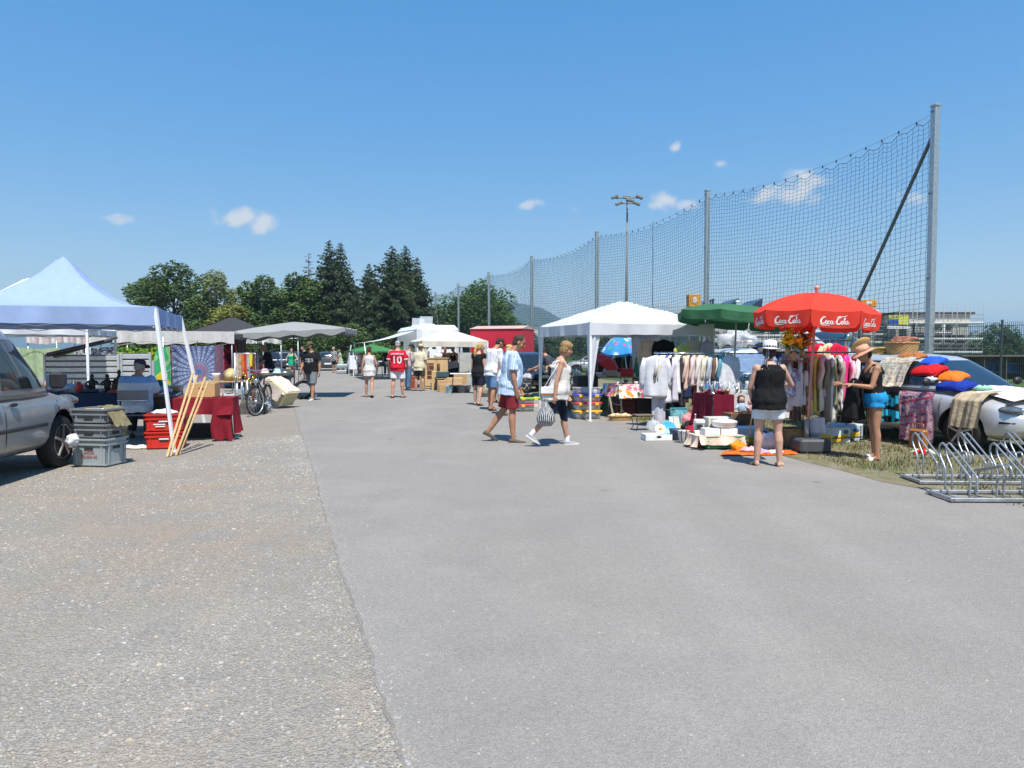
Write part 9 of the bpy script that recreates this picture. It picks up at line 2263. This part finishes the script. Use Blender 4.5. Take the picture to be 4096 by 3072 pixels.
person('man in straw hat, cream shirt and dark shorts',G(1678,1566),-26,1.74,'m',1.16,'fair',dict(lean=4,belly=.2,legL=(0,4,3,0,8),legR=(4,4,3,0,12),armR=(8,14,24,4),armL=(4,12,30,6),hpitch=12,hyaw=-10),
       dict(kind='shirt',mat=cl('cream_shirt',(.60,.53,.38)),hem=-.16,loose=.03,sleeve=.75,sr=.08),dict(len=.82,mat=cl('charcoal_shorts',(.045,.04,.036)),loose=.03),dict(kind='sneaker',mat=mat('black_trainer',(.03,.03,.033),rough=.7),sole=WSOLE),('short',(.2,.16,.12)),dict(kind='fedora',mat=STRAW,brim=.155,crown=.11,cr=.09,droop=.008),vox=.012)
person('man in pale cap and dark checked shirt behind the straw hat man',G(1700,1535),-40,1.80,'m',1.0,'mid',dict(lean=4,hpitch=20),dict(kind='shirt',mat=VC,print=lambda x,y,z: (.09,.11,.15) if ((x*18) % 1 < .4) ^ ((z*18) % 1 < .4) else (.2,.22,.26),hem=-.12,sleeve=.7),
       dict(len=1.9,mat=cl('dark_jeans',(.05,.065,.10)),name='jeans'),dict(kind='shoe',mat=BLACKPL),('short',(.2,.18,.16)),dict(kind='fedora',mat=mat('pale_hat',(.66,.66,.68),rough=.8),brim=.13,crown=.1),vox=.014)
# --- left half of the lane
def skull(x,y,z):
 if y > 0:
  zz = (z - 1.24)
  if abs(zz) < .05 and abs(x) < .135:
   k = .22 + .35*noise.noise((x*22,zz*26,2)) + .25*max(0,abs(zz)/.05)
   if abs(x) < .012 + .02*max(0,-zz/.05): return (.5,.5,.5)
   k = max(.03,k - .35*(abs(abs(x) - .07) < .03 and abs(zz) < .026)); return (k,k,k)
  if abs(z - 1.165) < .010 and abs(x) < .042: return (.5,.5,.5)
 return (.014,.014,.016)
person('man in olive cap, black printed t-shirt and grey cargo shorts walking towards the camera',G(1247,1602),166,1.80,'m',1.06,'tan',dict(lean=2,legL=(14,2,4,-4,6),legR=(-14,2,24,28,6),armL=(-6,14,16,4),armR=(6,14,18,4),hpitch=6,hyaw=-34),
       dict(kind='tee',mat=cl('black_print',(1,1,1),vcol=True),print=skull,hem=-.13,loose=.028,sleeve=.68,sr=.08),dict(len=1.05,mat=cl('grey_cargo',(.16,.18,.19)),loose=.034,amp=.014),dict(kind='sneaker',mat=mat('pale_trainer',(.55,.53,.50),rough=.7),sole=WSOLE),('short',(.03,.02,.015)),dict(kind='cap',mat=cl('olive_cap',(.10,.095,.05)),bill=-6),vox=.0095,beard=(.05,.035,.025))
person('person in dark navy clothes behind the cap man',G(1218,1518),150,1.78,'m',1.0,'fair',dict(lean=3,legL=(4,3,3,0,8),legR=(-4,3,6,4,8),hpitch=20),dict(kind='tee',mat=cl('ink',(.014,.016,.026)),hem=-.14,sleeve=.7),dict(len=.95,mat=cl('ink_shorts',(.014,.014,.018)),loose=.03),dict(kind='shoe',mat=BLACKPL),('short',(.03,.02,.014)),vox=.014)
person('woman in bright green top and pale denim shorts with sunglasses',G(1170,1520),176,1.66,'f',1.15,'fair',dict(lean=4,legL=(4,3,4,0,6),legR=(-4,3,4,0,6),armL=(2,30,70,40),armR=(2,30,70,40),hpitch=20,hyaw=10),dict(kind='tank',mat=cl('mint_green',(.012,.42,.21)),hem=-.1,name='tank_top'),dict(len=.36,mat=cl('pale_denim',(.42,.52,.60))),dict(kind='shoe',mat=WHITEC),('bob',(.09,.045,.025)),vox=.014)
person('man in grey t-shirt and black shorts far down the lot',G(1338,1492),150,1.76,'m',1.05,'mid',dict(lean=3,hpitch=12),dict(kind='tee',mat=cl('mid_grey',(.24,.25,.25)),hem=-.14,sleeve=.7),dict(len=.8,mat=BLK2),dict(kind='sandal',mat=BROWN),('short',(.4,.38,.35)),vox=.016)
person('woman in pale green dress far down the lot',G(1362,1490),100,1.60,'f',1.05,'fair',dict(lean=3,hpitch=12),dict(kind='tee',mat=cl('sage',(.36,.48,.34)),hem=-.22,sleeve=.4,flare=.08,name='dress'),dict(kind='skirt',len=.4,hem=-.34,mat=cl('sage2',(.33,.45,.31)),name='skirt'),dict(kind='shoe',mat=WHITEC),('bob',(.2,.12,.06)),vox=.016)
person('woman in pale pink top with a hand on her hip behind the white blouse',G(1440,1500),168,1.64,'f',1.05,'fair',dict(lean=2,armR=(-10,45,60,60),hpitch=10),dict(kind='tank',mat=cl('pale_pink',(.70,.55,.56)),hem=-.1,name='tank_top'),dict(len=.6,mat=cl('sand_shorts',(.42,.37,.29)),loose=.03),dict(kind='flipflop',mat=FLIP),('bob',(.10,.05,.03)),vox=.016)
person('dark-clothed person standing at the table behind the red jersey',G(1548,1502),-150,1.74,'m',1.05,'mid',dict(lean=8,hpitch=25),dict(kind='tee',mat=BLK2,hem=-.14,sleeve=.8),dict(len=1.9,mat=cl('dark_jeans2',(.045,.055,.08)),name='jeans'),dict(kind='shoe',mat=BLACKPL),('short',(.03,.02,.015)),vox=.016)
person('vendor in dark brown t-shirt inside the cream tent',(X(1782,32.6),32.6,0),176,1.72,'m',1.0,'tan',dict(lean=4,hpitch=14),dict(kind='tee',mat=cl('dark_brown',(.035,.022,.018)),hem=-.14),dict(len=1.9,mat=cl('dark_jeans3',(.045,.055,.08)),name='jeans'),dict(kind='shoe',mat=BLACKPL),('short',(.03,.02,.015)),vox=.016)
person('vendor woman in black dress and sunglasses holding a grey bag',(X(1818,31),31,0),150,1.72,'f',1.05,'mid',dict(lean=6,hpitch=22,armL=(16,14,60,20),armR=(18,14,60,20)),dict(kind='dress',mat=BLACKT,hem=-.2,name='dress'),dict(kind='skirt',len=1,hem=-.62,mat=BLACKT,flare=.14,name='skirt'),dict(kind='shoe',mat=BLACKPL),('bun',(.05,.03,.02)),vox=.016)
person('grey-haired man in dark t-shirt at the stall behind the bicycle',(X(1080,24.5),24.5,0),100,1.76,'m',1.08,'tan',dict(lean=12,armL=(20,12,50,10),armR=(22,12,50,10),hpitch=24,neckfwd=.04),dict(kind='tee',mat=cl('midnight',(.014,.016,.022)),hem=-.14,sleeve=.7),dict(len=1.9,mat=cl('dark_jeans4',(.045,.055,.08)),name='jeans'),dict(kind='shoe',mat=BLACKPL),('bald',(.30,.29,.28)),vox=.013)
person('person in dark grey t-shirt leaning over the goods inside the white tent',(X(2212,20.6),20.6,0),60,1.70,'m',1.02,'mid',dict(lean=28,armL=(30,14,40,6),armR=(30,14,40,6),hpitch=20),dict(kind='tee',mat=cl('charcoal_tee',(.055,.058,.068)),hem=-.14,sleeve=.7),dict(len=1.9,mat=cl('dark_jeans5',(.045,.055,.08)),name='jeans'),dict(kind='shoe',mat=BLACKPL),('short',(.04,.02,.014)),vox=.013)
# --- seated vendor at the left, back to us
def polo(x,y,z):
 if z > .98: return (.24,.40,.66)
 k = (z*26) % 1
 return (.60,.66,.74) if k < .55 else (.72,.72,.74)
SEATED = SEATED_AT
person('seated man in blue and white polo shirt and dark flat cap, back turned',SEATED,14,1.76,'m',1.3,'tan',dict(pz=.56,lean=10,legL=(84,8,84,0,10),legR=(84,8,84,0,10),armL=(26,14,60,10),armR=(26,14,60,10),hpitch=16,hyaw=-14,neckfwd=.05),
       dict(kind='tee',mat=cl('polo',(1,1,1),vcol=True),print=polo,hem=-.1,loose=.03,sleeve=.75,sr=.08),dict(len=1.9,mat=cl('navy_trousers',(.03,.035,.055)),name='trousers'),dict(kind='shoe',mat=BLACKPL),('short',(.3,.29,.28)),dict(kind='cap',mat=cl('slate_cap',(.03,.04,.06)),bill=-20),vox=.0105)
finish_pending()
def project_text(txt,parent,target,zc,size,m,name):
 from mathutils.bvhtree import BVHTree
 me = text_mesh(txt,size)
 bv = BVHTree.FromPolygons([v.co for v in target.data.vertices],[p.vertices for p in target.data.polygons])
 for v in me.vertices:
  x,z = v.co.x,v.co.y + zc
  h = bv.ray_cast(Vector((x,-1,z)),Vector((0,1,0)))
  v.co = (x,(h[0].y if h[0] is not None else -.15) - .006,z)
 o = bpy.data.objects.new(name,me); COL.objects.link(o); o.parent = parent; me.materials.append(m)
 return o
jo = [o for o in bpy.data.objects if o.parent == jp and o.name.startswith('jersey')][0]
PRINTW = mat('jersey_print',(.74,.72,.72),rough=.8)
project_text('10',jo,jo,1.17*jf.s,.33,PRINTW,'number_print'); project_text('GAROPPOLO',jo,jo,1.36*jf.s,.072,PRINTW,'name_print')
# ---------------------------------------------------------------- haze
mb = MB(); mb.box((0,3400,119.0),(13000,8000,240.0))
HZ = bpy.data.materials.new('haze_air'); HZ.use_nodes = True
t = HZ.node_tree; t.nodes.clear()
o_ = t.nodes.new('ShaderNodeOutputMaterial'); pv = t.nodes.new('ShaderNodeVolumePrincipled')
pv.inputs['Color'].default_value = (.60,.84,1,1); pv.inputs['Density'].default_value = HAZE_DENS
pv.inputs['Anisotropy'].default_value = .2
t.links.new(pv.outputs[0],o_.inputs['Volume'])
hz = mb.obj('haze',HZ); tag(hz,'thin summer haze over the valley','haze',kind='stuff')
